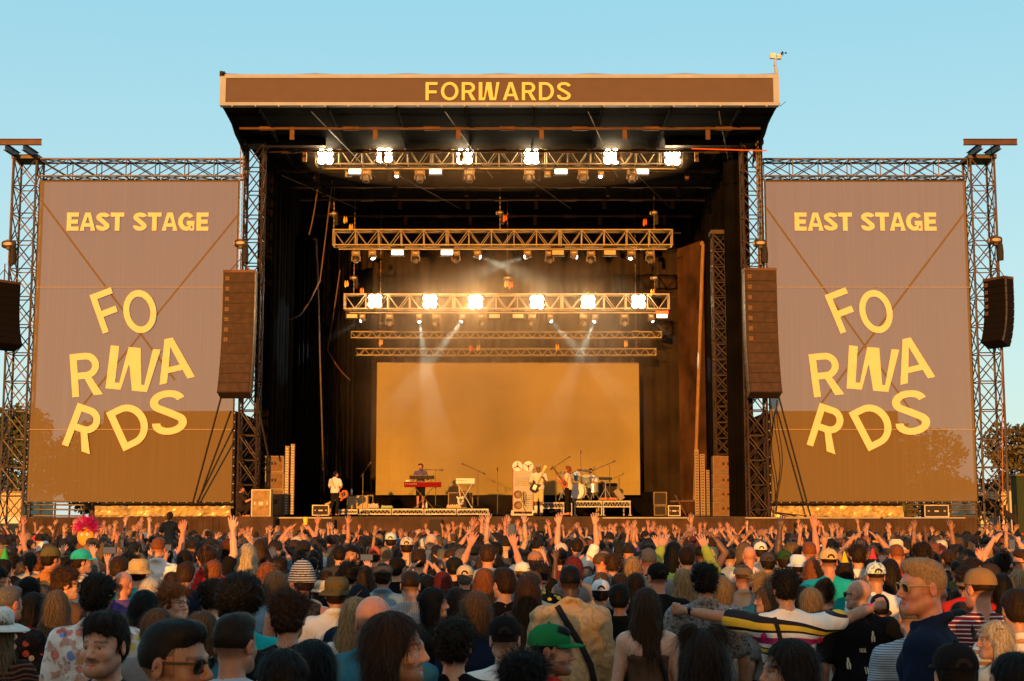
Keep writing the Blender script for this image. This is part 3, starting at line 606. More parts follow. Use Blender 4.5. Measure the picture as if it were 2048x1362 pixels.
for i, (x, ax, on) in enumerate(((745, (.25, -.3, -1), 1), (955, (.8, -.1, -.33), 1), (1055, (-.9, -.1, -.33), 1), (1262, (-.2, -.3, -1), 1), (1148, (.8, 0, -.3), 0))):
    mover(x, 512, YTR[1], '%s cool-beam moving head under the second truss' % nth((0, 1, 2, 4, 3)[i], 5), ax, LAMPC, .8, Z2-.14, (1300 if i in (0, 3) else 4000, 52 if i in (0, 3) else 20) if on else None)
for i, (x, a) in enumerate(((712, -.2), (831, .3), (912, -.4), (1099, .2), (1182, -.3), (1300, .3))): mover(x, 520, YTR[1]+.1, '%s cell-faced wash light under the second truss' % nth(i, 6), (a, -1, -.6), None, .9, Z2-.14, wash=True)
for i, (x, a) in enumerate(((779, .25), (872, -.3), (963, .3), (1064, -.3), (1167, .3), (1249, .1))): mover(x, 647, YTR[2], '%s cell-faced wash light under the third truss' % nth(i, 6), (a, -1, -.35), None, .85, Z3-.14, wash=True)
for i, (x, ax, pw) in enumerate(((725, (-1, -.2, -.6), 1500), (838, (.18, -.45, -1), 2200), (925, (-.7, -.45, -1), 2200), (1100, (.85, -.45, -1), 2200), (1190, (-.42, -.45, -1), 2200), (1302, (1, -.2, -.9), 1000))):
    mover(x, 640, YTR[2], '%s cool-beam moving head under the third truss' % nth(i, 6), ax, LAMPC, .62, Z3-.14, (pw, 15))
# ---------------------------------------------------------------- loudspeaker arrays
def array(px, pyt, pyb, wpx, Y, n, lab, rz, curve, flank=1, m=None):
    w = wpx*Y/F; zt, zb = Zat(pyt, Y), Zat(pyb, Y); hh = (zt-zb)/n; r = empty('line_array', (Xat(px, (pyt+pyb)/2, Y), Y, zb), lab, 'speakers', 'hanging loudspeaker arrays', rz)
    z = zt-zb; y = 0; dp = .48
    b = MB(); b.bb((-w/2-.01, -.02, z+.0), (w/2+.01, dp, z+.09)); b.bar((0, .2, z+.05), (0, .2, z+.7), .02, 6); b.bar((-w/3, .2, z+.09), (0, .2, z+.5), .015, 5); b.bar((w/3, .2, z+.09), (0, .2, z+.5), .015, 5); b.build('rigging_frame', BROWNST, r)
    cab = m or mat('speaker_cabinet', (.030, .018, .012), .6, 0, .25, 6, .2, 60); gr = m or mat('speaker_grille', (.048, .026, .015), .7, 0, .3, 5, .4, 160)
    for k in range(n):
        ang = curve*(k/(n-1))**2; q = Matrix.Rotation(ang, 3, 'X'); c = Vector((0, y+dp/2, z-hh/2))
        bx = MB(); bx.box(c, (w, dp, hh*.97), q); o = bx.build('speaker_box', cab, r)
        g = MB(); g.box(c+q @ Vector((0, -dp/2-.008, 0)), (w*.93, .014, hh*.86), q); g.build('grille', gr, o)
        g = MB(); 
        for dx in (-.034, .034):
            for dz in (-.034, .034): g.box(c+q @ Vector((-w*.36+dx, -dp/2-.018, dz-.02)), (.055, .004, .055), q)
        if k < n*.55: g.build('badge', mat('orange_badge', (.16, .085, .03), .6), o)
        g = MB(); 
        for sx in (-1, 1): g.box(c+q @ Vector((sx*(w/2+.012), -dp/2+.06, 0)), (.02, .07, hh*.9), q)
        g.build('side_link', STEEL, o)
        z -= hh*math.cos(ang); y += hh*math.sin(ang)
    return r
array(475, 545, 795, 64, 47.2, 12, 'tall brown loudspeaker array hanging in front of the left banner', R(-3), -.35)
array(1524, 541, 795, 64, 47.2, 12, 'tall brown loudspeaker array hanging in front of the right banner', R(3), -.35)
array(12, 566, 697, 60, 49.4, 9, 'black side loudspeaker array at the left edge of the view', R(52), -.45, m=mat('near_black_cabinet', (.008, .006, .006), .8, spec=.05))
array(1990, 560, 692, 52, 49.4, 9, 'black side loudspeaker array beyond the right tower', R(-58), -.45, m=mat('near_black_cabinet', (.008, .006, .006), .8, spec=.05))
hoist(482, 487, 47.4, Zat(230, 47.4), 'hoist holding the left front loudspeaker array', 1.2)
hoist(1520, 487, 47.4, Zat(230, 47.4), 'hoist holding the right front loudspeaker array', 1.2)
hoist(18, 489, 49.6, Zat(300, 49.6), 'hoist holding the far left loudspeaker array', 1.3)
hoist(1990, 481, 49.6, Zat(296, 49.6), 'hoist holding the far right loudspeaker array', 1.3)
# ---------------------------------------------------------------- guy straps, cables
for k, (a, c, lab) in enumerate((((442, 795, 384, 1012), (47.4, 49.4), 'front strap from the left loudspeaker array'), ((462, 822, 396, 1005), (48, 49.5), 'rear strap near the left loudspeaker array'), ((513, 795, 537, 915), (47.6, 48), 'strap from the left array to the stage'), ((1558, 795, 1621, 1032), (47.4, 48.2), 'strap from the right loudspeaker array to the deck'))):
    b = MB(); b.bar(P(a[0], a[1], c[0]), P(a[2], a[3], c[1]), .03, 6); b.build('guy_strap', PLAST, label=lab, cat='strap', group='guy straps')
for k, x in enumerate((1547, 1553, 1560)):
    Y = 47.9; b = MB(); pts = [P(x-7+3*k+6*math.sin(t*.8+k*2), 800+t*25, Y)+Vector((0, 0, 0)) for t in range(10)]; pts.append(P(x+26+14*k, 1032, Y)); b.path(pts, .018, 5); b.build('hanging_cable', PLAST, label='%s black cable falling below the right loudspeaker array' % ORD[k].replace('leftmost', 'first'), cat='cable', group='hanging cables')
b = MB(); b.bar(P(2003, 700, 49), P(2006, 1040, 47), .014, 5); b.build('orange_line', mat('orange_cord', (.42, .14, .04), .7), label='thin orange line hanging from the far right loudspeakers', cat='cord')
# upright chain poles beside the main towers
for (x, t, l) in ((483, 228, 'left tower outer'), (491, 246, 'left tower inner'), (1518, 225, 'right tower outer'), (1511, 244, 'right tower inner')):
    p = P(x, t, 47.6); b = MB(); 
    for q in range(60): b.box((p.x, p.y, p.z-.09*q), (.04 if q % 2 else .015, .015 if q % 2 else .04, .10))
    b.build('lifting_chain', STEEL, label='lifting chain hanging at the %s face' % l, cat='chain', group='lifting chains')

# ---------------------------------------------------------------- drifting smoke in the back half of the stage
def smoke():
    m = bpy.data.materials.new('stage_smoke'); m.use_nodes = True; n = m.node_tree; n.nodes.clear()
    o = n.nodes.new('ShaderNodeOutputMaterial'); v = n.nodes.new('ShaderNodeVolumePrincipled'); v.inputs['Color'].default_value = (.95, .66, .40, 1); v.inputs['Density'].default_value = .05; v.inputs['Anisotropy'].default_value = .25
    tc = n.nodes.new('ShaderNodeTexCoord'); mp = n.nodes.new('ShaderNodeVectorMath'); mp.operation = 'SUBTRACT'; mp.inputs[1].default_value = (-.3, 56.3, 7.6); dv = n.nodes.new('ShaderNodeVectorMath'); dv.operation = 'DIVIDE'; dv.inputs[1].default_value = (7.6, 4.6, 6.3)
    ln = n.nodes.new('ShaderNodeVectorMath'); ln.operation = 'LENGTH'; mr = n.nodes.new('ShaderNodeMapRange'); mr.interpolation_type = 'SMOOTHSTEP'; mr.inputs[1].default_value = 1; mr.inputs[2].default_value = .40; mr.inputs[3].default_value = 0; mr.inputs[4].default_value = .08
    nz = n.nodes.new('ShaderNodeTexNoise'); nz.inputs['Scale'].default_value = .32; nz.inputs['Detail'].default_value = 3; mz = n.nodes.new('ShaderNodeMapRange'); mz.inputs[1].default_value = .35; mz.inputs[2].default_value = .68; mz.inputs[3].default_value = .25; mz.inputs[4].default_value = 1.5
    ml = n.nodes.new('ShaderNodeMath'); ml.operation = 'MULTIPLY'
    n.links.new(tc.outputs['Object'], mp.inputs[0]); n.links.new(mp.outputs[0], dv.inputs[0]); n.links.new(dv.outputs[0], ln.inputs[0]); n.links.new(ln.outputs['Value'], mr.inputs[0]); n.links.new(tc.outputs['Object'], nz.inputs[0]); n.links.new(nz.outputs[0], mz.inputs[0]); n.links.new(mr.outputs[0], ml.inputs[0]); n.links.new(mz.outputs[0], ml.inputs[1]); n.links.new(ml.outputs[0], v.inputs['Density'])
    n.links.new(v.outputs[0], o.inputs['Volume'])
    b = MB(); b.ball((-.3, 56.3, 7.6), (7.6, 4.6, 6.3), 32); b.build('stage_smoke', m, smooth=True, kind='stuff', label='warm smoke drifting under the lights at the back of the stage')
smoke()
m_ = bpy.data.materials.new('halo_haze'); m_.use_nodes = True; m_.node_tree.nodes.clear(); o_ = m_.node_tree.nodes.new('ShaderNodeOutputMaterial'); v_ = m_.node_tree.nodes.new('ShaderNodeVolumePrincipled'); v_.inputs['Color'].default_value = (.95, .62, .32, 1); v_.inputs['Density'].default_value = .03; m_.node_tree.links.new(v_.outputs[0], o_.inputs['Volume'])  # thin volume added so the front truss lamps get a warm halo
q_ = P(997, 318, 49.3); b = MB(); b.ball(tuple(q_), (7.0, 1.0, 1.15), 40); b.build('lamp_halo_haze', m_, smooth=True, kind='stuff', label='thin smoke drifting round the lamps of the front truss')
# ---------------------------------------------------------------- blended-volume modelling of bodies, clothes and hair
def polygonize(prims, ax):
    X, Y, Z = ax; f = np.full((len(X), len(Y), len(Z)), .5, np.float32)
    for pr in prims:
        kind, op, k = pr[0], pr[1], pr[2]; m = k+.035
        if kind == 'c':
            a, b, ra, rb = np.array(pr[3], float), np.array(pr[4], float), pr[5], pr[6]; r = max(ra, rb)
            lo, hi = np.minimum(a, b)-r-m, np.maximum(a, b)+r+m
        else:
            c, rad, M = np.array(pr[3], float), np.array(pr[4], float), pr[5]; r = rad.max() if M is not None else rad
            lo, hi = c-r-m, c+r+m
        i0, i1 = np.searchsorted(X, lo[0]), np.searchsorted(X, hi[0]); j0, j1 = np.searchsorted(Y, lo[1]), np.searchsorted(Y, hi[1]); k0, k1 = np.searchsorted(Z, lo[2]), np.searchsorted(Z, hi[2])
        if i0 >= i1 or j0 >= j1 or k0 >= k1: continue
        x = X[i0:i1, None, None]; y = Y[None, j0:j1, None]; z = Z[None, None, k0:k1]
        if kind == 'c':
            d = b-a; L = float(d @ d)+1e-9; t = np.clip(((x-a[0])*d[0]+(y-a[1])*d[1]+(z-a[2])*d[2])/L, 0, 1)
            g = np.sqrt((x-a[0]-t*d[0])**2+(y-a[1]-t*d[1])**2+(z-a[2]-t*d[2])**2)-(ra+(rb-ra)*t)
        else:
            x, y, z = x-c[0], y-c[1], z-c[2]
            if M is not None: x, y, z = (M[0][0]*x+M[1][0]*y+M[2][0]*z), (M[0][1]*x+M[1][1]*y+M[2][1]*z), (M[0][2]*x+M[1][2]*y+M[2][2]*z)
            k0_ = np.sqrt((x/rad[0])**2+(y/rad[1])**2+(z/rad[2])**2); k1_ = np.sqrt((x/rad[0]**2)**2+(y/rad[1]**2)**2+(z/rad[2]**2)**2)+1e-6
            g = k0_*(k0_-1)/k1_
        s = f[i0:i1, j0:j1, k0:k1]
        if op == '+':
            h = np.maximum(k-np.abs(s-g), 0)/k; f[i0:i1, j0:j1, k0:k1] = np.minimum(s, g)-h*h*k*.25
        else:
            g = -g; h = np.maximum(k-np.abs(s-g), 0)/k; f[i0:i1, j0:j1, k0:k1] = np.maximum(s, g)+h*h*k*.25
    return nets(f, X, Y, Z)
def nets(f, X, Y, Z):
    s = f < 0; c = s[:-1, :-1, :-1].astype(np.int8)
    for a in (0, 1):
        for b in (0, 1):
            for d in (0, 1):
                if a or b or d: c = c+s[a:a+f.shape[0]-1, b:b+f.shape[1]-1, d:d+f.shape[2]-1]
    act = (c > 0) & (c < 8); idx = np.argwhere(act); ids = np.full(act.shape, -1, np.int64); ids[act] = np.arange(len(idx))
    i, j, k = idx.T; acc = np.zeros((len(idx), 3)); cnt = np.zeros(len(idx))
    co = [(a, b, d) for a in (0, 1) for b in (0, 1) for d in (0, 1)]
    for p in co:
        for axn in range(3):
            if p[axn]: continue
            q = list(p); q[axn] = 1
            f0 = f[i+p[0], j+p[1], k+p[2]]; f1 = f[i+q[0], j+q[1], k+q[2]]; cr = (f0 < 0) != (f1 < 0)
            t = np.where(cr, f0/(f0-f1+1e-12), 0)
            P0 = np.stack([X[i+p[0]], Y[j+p[1]], Z[k+p[2]]], 1); P1 = np.stack([X[i+q[0]], Y[j+q[1]], Z[k+q[2]]], 1)
            acc += np.where(cr[:, None], P0+(P1-P0)*t[:, None], 0); cnt += cr
    V = acc/np.maximum(cnt, 1)[:, None]; F_ = []
    def quads(cr, sg, offs_):
        ii = np.argwhere(cr); 
        if not len(ii): return
        q = [ids[tuple((ii+o).T)] for o in offs_]; q = np.stack(q, 1); fl = sg[tuple(ii.T)]
        q[fl] = q[fl][:, ::-1]; F_.append(q[(q >= 0).all(1)])
    for a in range(3):
        sl0 = [slice(1, -1)]*3; sl1 = [slice(1, -1)]*3; sl0[a] = slice(0, -1); sl1[a] = slice(1, None)
        A, B = s[tuple(sl0)], s[tuple(sl1)]; b, c_ = [(1, 2), (2, 0), (0, 1)][a]
        base = np.ones(3, int); base[a] = 0
        def o(db, dc): v = base.copy(); v[b] += db; v[c_] += dc; return v
        quads(A != B, ~A, [o(-1, -1), o(0, -1), o(0, 0), o(-1, 0)])
    return V, (np.concatenate(F_) if F_ else np.zeros((0, 4), int))
def axis(lo, hi, flo, fhi, fine, coarse):
    a = np.arange(lo, flo, coarse); b = np.arange(flo, fhi, fine); c = np.arange(fhi, hi+coarse, coarse); return np.concatenate([a, b, c]).astype(float)
def tomesh(name, V, Fq, mats, col=None, tone=None, smooth=True, tri=None):
    me = bpy.data.meshes.new(name); nv, nf = len(V), len(Fq)
    me.vertices.add(nv); me.vertices.foreach_set('co', np.asarray(V, np.float32).ravel())
    me.loops.add(nf*4); me.loops.foreach_set('vertex_index', np.asarray(Fq, np.int32).ravel())
    me.polygons.add(nf); me.polygons.foreach_set('loop_start', np.arange(nf, dtype=np.int32)*4)
    me.polygons.foreach_set('use_smooth', np.full(nf, smooth)); me.update(calc_edges=True)
    if col is not None:
        a = me.color_attributes.new('Col', 'FLOAT_COLOR', 'POINT'); a.data.foreach_set('color', np.concatenate([col, np.ones((nv, 1))], 1).astype(np.float32).ravel())
    if tone is not None:
        a = me.attributes.new('tone', 'FLOAT', 'POINT'); a.data.foreach_set('value', tone.astype(np.float32))
    for m in mats: me.materials.append(m)
    return me
def E(c, r, k=.02, op='+', M=None): return ('e', op, k, c, r, M)
def Cp(a, b, ra, rb=None, k=.02, op='+'): return ('c', op, k, a, b, ra, ra if rb is None else rb)
def xf(prims, M, T):
    out = []
    for p in prims:
        if p[0] == 'c': out.append(('c', p[1], p[2], M @ np.array(p[3])+T, M @ np.array(p[4])+T, p[5], p[6]))
        else: out.append(('e', p[1], p[2], M @ np.array(p[3])+T, p[4], M if p[5] is None else M @ p[5]))
    return out
def rot(yaw=0, pitch=0, roll=0):
    return np.array(Matrix.Rotation(R(yaw), 3, 'Z') @ Matrix.Rotation(R(-pitch), 3, 'X') @ Matrix.Rotation(R(roll), 3, 'Y'))
HEAD0 = np.array([0, .02, 1.632]); HPIV = np.array([0, -.01, 1.50]); HS = .935
def shrink(V, soft=False):
    V = np.asarray(V, float); k = np.full(len(V), HS)
    if soft: t = np.clip((V[:, 2]-1.455)/.05, 0, 1); k = 1-(1-HS)*t*t*(3-2*t); k[(V[:, 2] > 1.45) & (np.abs(V[:, 0]) > .13)] = 1
    return HPIV+(V-HPIV)*k[:, None]
def head_prims(lod, fem=0):
    s = 1-.05*fem
    P_ = [E((0, -.012, .032), (.077*s, .096, .086)), E((0, .036, -.025), (.061*s, .058, .082), .03), E((0, .028, -.072), (.050*s, .052, .034), .03),
          Cp((-.052*s, -.005, -.055), (-.022, .066, -.094), .018, .016, .03), Cp((.052*s, -.005, -.055), (.022, .066, -.094), .018, .016, .03), E((0, .080, -.098), (.020, .017, .016), .02), Cp((-.02, .070, -.085), (.02, .070, -.085), .022, .022, .02)]
    if lod <= 1:
        P_ += [Cp((-.034, .080, .020), (-.006, .089, .018), .010, .009, .014), Cp((.034, .080, .020), (.006, .089, .018), .010, .009, .014),
               E((-.040, .062, -.028), (.022, .020, .022), .02), E((.040, .062, -.028), (.022, .020, .022), .02),
               E((-.031, .096, .001), (.017, .014, .012), .010, '-'), E((.031, .096, .001), (.017, .014, .012), .010, '-'),
               E((-.031, .0765, .0), (.0125, .0125, .0125), .003), E((.031, .0765, .0), (.0125, .0125, .0125), .003),
               Cp((-.044, .078, .009), (-.019, .088, .009), .0045, .0045, .006), Cp((.044, .078, .009), (.019, .088, .009), .0045, .0045, .006),
               Cp((0, .088, .012), (0, .112, -.030), .008, .011, .012), E((-.012, .101, -.035), (.009, .010, .008), .008), E((.012, .101, -.035), (.009, .010, .008), .008),
               Cp((-.022, .084, -.064), (0, .0915, -.062), .005, .0065, .008), Cp((.022, .084, -.064), (0, .0915, -.062), .005, .0065, .008), Cp((-.017, .084, -.0735), (.017, .084, -.0735), .0055, .0055, .006), Cp((-.009, .0885, -.074), (.009, .0885, -.074), .0065, .0065, .006),
               Cp((-.024, .0935, -.0685), (.024, .0935, -.0685), .0022, .0022, .003, '-')]
    else: P_ += [Cp((0, .085, .012), (0, .110, -.030), .011, .014, .015), E((-.031, .10, .001), (.017, .014, .012), .010, '-'), E((.031, .10, .001), (.017, .014, .012), .010, '-')]
    for sx in (-1, 1):
        M = np.array(Matrix.Rotation(R(-18*sx), 3, 'Z') @ Matrix.Rotation(R(-10), 3, 'X'))
        P_.append(E((sx*.080*s, -.012, -.006), (.0085, .020, .032), .008, '+', M))
        if lod <= 1: P_.append(E((sx*.090*s, -.006, -.002), (.006, .011, .018), .006, '-', M))
    return P_
POSES = {'down': (((.18, .02, -1), (.05, .25, -1)),)*2, 'up': (((.42, .12, .9), (-.08, .12, 1)),)*2, 'wide': (((.8, .1, .75), (-.15, .1, 1)),)*2, 'clap': (((.55, .35, .85), (-.62, .1, .85)),)*2,
         'one_l': (((.42, .2, .9), (-.1, .1, 1)), ((.15, .02, -1), (.05, .3, -1))), 'one_r': (((.15, .02, -1), (.05, .3, -1)), ((.42, .2, .9), (-.1, .1, 1))),
         'phone': (((.45, .75, .30), (-.30, .30, .9)),)*2, 'phone_r': (((.15, .02, -1), (.05, .3, -1)), ((.40, .7, .35), (-.2, .3, .9))), 'spread': (((.84, .5, .16), (.86, .5, .13)), ((.84, .5, .14), (.85, .45, .26))),
         'hold': (((.22, .1, -1), (-.45, .8, .1)),)*2, 'point_up': (((.15, .02, -1), (.05, .3, -1)), ((.25, .15, 1), (.05, .1, 1))), 'child': (((.35, .5, -.6), (-.3, .8, -.3)),)*2,
         'play': (((.35, .15, -.9), (-.1, .9, .05)),)*2, 'guitar': (((.35, .25, -.9), (-.15, .8, .55)), ((.38, -.1, -.9), (-.75, .75, -.35))), 'drum': (((.4, .4, -.7), (-.2, .9, .15)), ((.4, .35, -.6), (-.1, .8, .5))), 'crouch': (((.2, .6, -.6), (-.2, .9, .45)),)*2}
def arm_pts(pose, sh=.178):
    out = []
    for sx, (u, w) in zip((-1, 1), POSES[pose]):
        u = np.array(u, float)*[sx, 1, 1]; w = np.array(w, float)*[sx, 1, 1]; u /= np.linalg.norm(u); w /= np.linalg.norm(w)
        up = max(0, u[2]); S = np.array([sx*(sh-.03*up), -.005, 1.383+.05*up]); El = S+u*.285; Wr = El+w*.245; out.append((S, El, Wr, w, u))
    return out
def torso(inf=0, fem=0, w=1.0):
    q = 1-.10*fem; P_ = [E((0, 0, 1.29), (.158*q*w+inf, .105*w+inf, .19+inf*.5), .05), E((0, -.005, 1.13), ((.142-.02*fem)*w+inf, .098*w+inf, .17), .06), E((0, .0, .97), ((.160+.012*fem)*w+inf, .112*w+inf, .13), .06),
          Cp((-.112*q*w, -.012, 1.375), (.112*q*w, -.012, 1.375), .066+inf*.9, None, .05)]
    for sx in (-1, 1):
        P_ += [Cp((sx*.02, -.024, 1.475), (sx*.145*q*w, -.012, 1.398), .036+inf*.7, .044+inf*.7, .04), E((sx*.160*q*w, -.005, 1.372), (.056+inf, .058+inf, .064+inf), .04),
               E((sx*.075, -.062, 1.33), (.062, .048+inf, .075), .04), E((sx*.07, .062, 1.31), (.068, .045+inf+.012*fem, .06), .04)]
    return P_
def legs(inf=0, sit=False):
    P_ = []
    for sx in (-1, 1):
        if sit == 'step': a, b, c = (sx*.09, 0, .93), (sx*.1, .05 if sx > 0 else -.02, .5), (sx*.11, -.05 if sx > 0 else -.22, .09)
        elif sit == 'sit': a, b, c = (sx*.088, 0, .93), (sx*.17, .42, .92), (sx*.18, .46, .50)
        elif sit == 'crouch': a, b, c = (sx*.088, 0, .90), (sx*.16, .38, 1.10), (sx*.14, .14, .74)
        else: a, b, c = (sx*.088, 0, .93), (sx*.1, .015, .50), (sx*.105, -.015, .08)
        P_ += [Cp(a, b, .080+inf, .056+inf, .04), Cp(b, c, .055+inf, .040+inf, .02)]
        if inf == 0: P_ += [Cp((c[0], c[1]-.02, c[2]-.04), (c[0]+sx*.02, c[1]+.17, c[2]-.05), .04, .032, .02)]
    return P_
def hand_prims(kind='open', sx=1):
    P_ = []; kn = [(-.031, .0, .080, .060), (-.011, -.002, .088, .074), (.010, -.001, .088, .070), (.029, .002, .082, .056)]
    for i, (x, y, z, l) in enumerate(kn):
        P_.append(Cp((x*.5, 0, .012), (x, y, z), .017, .0125, .012)); sp = (i-1.5)*.14*(1 if kind == 'open' else .3)
        a = np.array([x, y, z])
        if kind == 'fist': b = a+np.array([0, .028, .006]); c = b+np.array([0, .002, -.034]); P_ += [Cp(a, b, .0105, .010, .004), Cp(b, c, .010, .009, .004)]
        else:
            bend = {'open': .12, 'flat': .03, 'curl': .55}[kind]+.05*i; b = a+l*.5*np.array([math.sin(sp), math.sin(bend), math.cos(bend)]); c = b+l*.5*np.array([math.sin(sp), math.sin(bend*2.2), math.cos(bend*2.2)])
            P_ += [Cp(a, b, .0098, .0088, .004), Cp(b, c, .0088, .0072, .004)]
    t0, t1, t2 = ((.018, .005, .022), (.046, .012, .052), (.056, .018, .082)) if kind != 'fist' else ((.018, .008, .022), (.040, .026, .045), (.020, .038, .066))
    P_ += [Cp(t0, t1, .014, .011, .01), Cp(t1, t2, .011, .0085, .004), Cp((0, 0, -.03), (0, 0, .02), .026, .022, .01)]
    if sx < 0: P_ = [(p[0], p[1], p[2], np.array(p[3])*[-1, 1, 1], np.array(p[4])*[-1, 1, 1], p[5], p[6]) for p in P_]
    return P_
HANDC = {}
def hand_mesh(kind, sx, res):
    key = (kind, sx, res)
    if key not in HANDC:
        HANDC[key] = polygonize(hand_prims(kind, sx), (np.arange(-.09, .09, res), np.arange(-.04, .08, res), np.arange(-.06, .20, res)))
    return HANDC[key]
def frame(w, up_hint=(0, 1, 0)):
    z = np.array(w)/np.linalg.norm(w); y = np.array(up_hint, float); y = y-z*(y@z)
    if np.linalg.norm(y) < 1e-3: y = np.array([1., 0, 0])
    y /= np.linalg.norm(y); return np.stack([np.cross(y, z), y, z], 1)
BODYC = {}
def body_mesh(pose, lod, fem=0, hy=0, hp=0, w=1.0, face=None, hands='open', leg=None):
    key = (pose, lod, fem, hy, hp, w, face, hands, leg)
    if key in BODYC: return BODYC[key]
    hf = (.0045, .0062, .011)[lod]; cs = (.013, .016, .024)[lod]; M = rot(hy, hp); P_ = torso(0, fem, w)
    neck = [Cp((0, -.022, 1.43), (HEAD0+M @ np.array([0, -.022, -.045])), .056-.009*fem, .051-.008*fem, .025)]
    P_ += neck+xf(head_prims(lod, fem), M, HEAD0)
    A = arm_pts(pose, .178*(1-.1*fem)*w); mx = .33; zt = 1.78; my = .2
    for S, El, Wr, wd, u in A:
        P_ += [Cp(S, El, .052*w, .039, .03), Cp(El, (El+Wr)/2+np.array([0, 0, 0]), .041, .038, .01), Cp((El+Wr)/2, Wr, .038, .025, .01)]
        mx = max(mx, abs(Wr[0])+.06, abs(El[0])+.06); zt = max(zt, Wr[2]+.04); my = max(my, Wr[1]+.06, El[1]+.06)
    P_ += legs(0, leg)
    zlow = np.arange(-.02, .9, .03 if leg is None else .02)
    X = axis(-mx, mx, -.10, .10, hf, cs); Y = axis(-.18 if leg != 'step' else -.3, max(my, .70 if leg in ('sit', 'crouch') else 0), -.09, .15, hf, cs); Z = np.concatenate([zlow, axis(.9, zt, 1.50, 1.765, hf, cs)])
    V, Q = polygonize(P_, (X, Y, Z)); Vs, Qs = [V], [Q]; n = len(V)
    for sx, (S, El, Wr, wd, u) in zip((-1, 1), A):
        if pose in ('down',) and lod == 2: kind = 'curl'
        else: kind = hands
        res = (.004, .0048, .0075)[lod]; hv, hq = hand_mesh(kind, sx, res)
        Fm = frame(wd, (0, 1, .1) if pose not in ('down', 'clap') else ((-sx, .3, 0)))
        hv = hv @ Fm.T+Wr+wd*.008; Vs.append(hv); Qs.append(hq+n); n += len(hv)
    V = np.concatenate(Vs); Q = np.concatenate(Qs)
    q = (V-HEAD0) @ M; col = np.ones((len(V), 3)); rs = np.random.RandomState(3)
    hd = (V[:, 2] > 1.49) & (np.abs(V-HEAD0).max(1) < .2)
    def mul(mask, c, a=1.0): col[mask] = col[mask]*(1-a)+np.array(c)*a
    if lod <= 1:
        x, y, z = q.T; ax_ = np.abs(x)
        mul(hd & (y > .06) & (z < -.01) & (ax_ < .02) & (z > -.05), (1.05, .88, .85), .6); mul(hd & (ax_ > .07), (1.05, .82, .78), .7); mul(hd & (ax_ < .06) & (ax_ > .025) & (z < -.015) & (z > -.045) & (y > .05), (1.08, .85, .82), .6)
        mul(hd & (y > .083) & (ax_ < .025) & (z < -.056) & (z > -.081), (1.0, .55, .52), .7)
        if 'f' in (face or ''):
            mk = hd & ((y < .035+.0*z) | (z > .085)) & (z > -.06) & (y < .09) & ~((ax_ > .066) & (y > -.035) & (y < .03) & (z < .030)); a_ = np.clip((z+.06)/.07, 0, 1)*.82
            col[mk] = col[mk]*(1-a_[mk][:, None])+(np.array([.62, .62, .5]) if 'g' in face else np.array([.10, .09, .08]))*a_[mk][:, None]
        bt, mo = (face or '').count('b'), 'm' in (face or '')
        nz = .8+.2*np.sin(x*900)*np.sin(z*800+y*500)
        if bt or 's' in (face or ''):
            mk = hd & (z < -.040-.5*np.maximum(0, .02-y)*0) & (y > -.008) & ((z < -.052) | (ax_ > .045)) & ~((ax_ < .021) & (z > -.082) & (z < -.058)) & ~((ax_ < .028) & (z > -.060))
            mk &= ~((ax_ < .05) & (z > -.05) & (y > .03)); mk |= hd & (ax_ > .055) & (z < .0) & (y > -.002) & (y < .026) & (ax_ < .078)
            a_ = (.80 if bt else .35)*nz; d_ = np.array([.16, .12, .10]); col[mk] = col[mk]*(1-a_[mk][:, None])+d_*a_[mk][:, None]
        if mo: mk = hd & (y > .078) & (z > -.0605) & (z < -.046) & (ax_ < .032); mul(mk, (.18, .10, .07) if 'g' not in face else (.75, .45, .25), .85)
        bz = .024-.10*np.maximum(0, ax_-.035)**1.0
        mul(hd & (y > .058) & (np.abs(z-bz) < .0052) & (ax_ > .012) & (ax_ < .054), (.22, .15, .12), .8 if 'g' not in (face or '') else .3)
        ed = np.sqrt((ax_-.031)**2+(y-.0765)**2+z**2); ey = hd & (ed < .0139) & (y > .080) & (np.abs(z) < .0085)
        mul(ey, (1.15, 1.5, 1.8)); mul(ey & (np.hypot(ax_-.031, z) < .0058), (.10, .09, .08)); mul(hd & (ed < .020) & (ed > .0125) & (z > .004) & (z < .0095) & (y > .075), (.30, .22, .2), .7)
    V = shrink(V, True); me = tomesh('person', V, Q, [SKIN], col=col); BODYC[key] = me; return me
def wrinkle(V, N, amp, seed, k=1.0):
    rs = np.random.RandomState(seed); d = np.zeros(len(V))
    for i in range(7):
        w = rs.normal(size=3)*[13, 10, 20]*k*(1+.35*i); ph = rs.uniform(0, 6.28); d += (1-1.6*np.abs(np.sin(.5*(V @ w)+ph+1.3*np.sin(V @ rs.normal(size=3)*9))))*(.9**i)/3
    return V+N*(d*amp)[:, None]
def vnormals(V, Q):
    a, b, c, d = V[Q[:, 0]], V[Q[:, 1]], V[Q[:, 2]], V[Q[:, 3]]; n = np.cross(c-a, d-b); N = np.zeros_like(V)
    for i in range(4): np.add.at(N, Q[:, i], n)
    return N/(np.linalg.norm(N, axis=1)[:, None]+1e-9)
SHC = {}
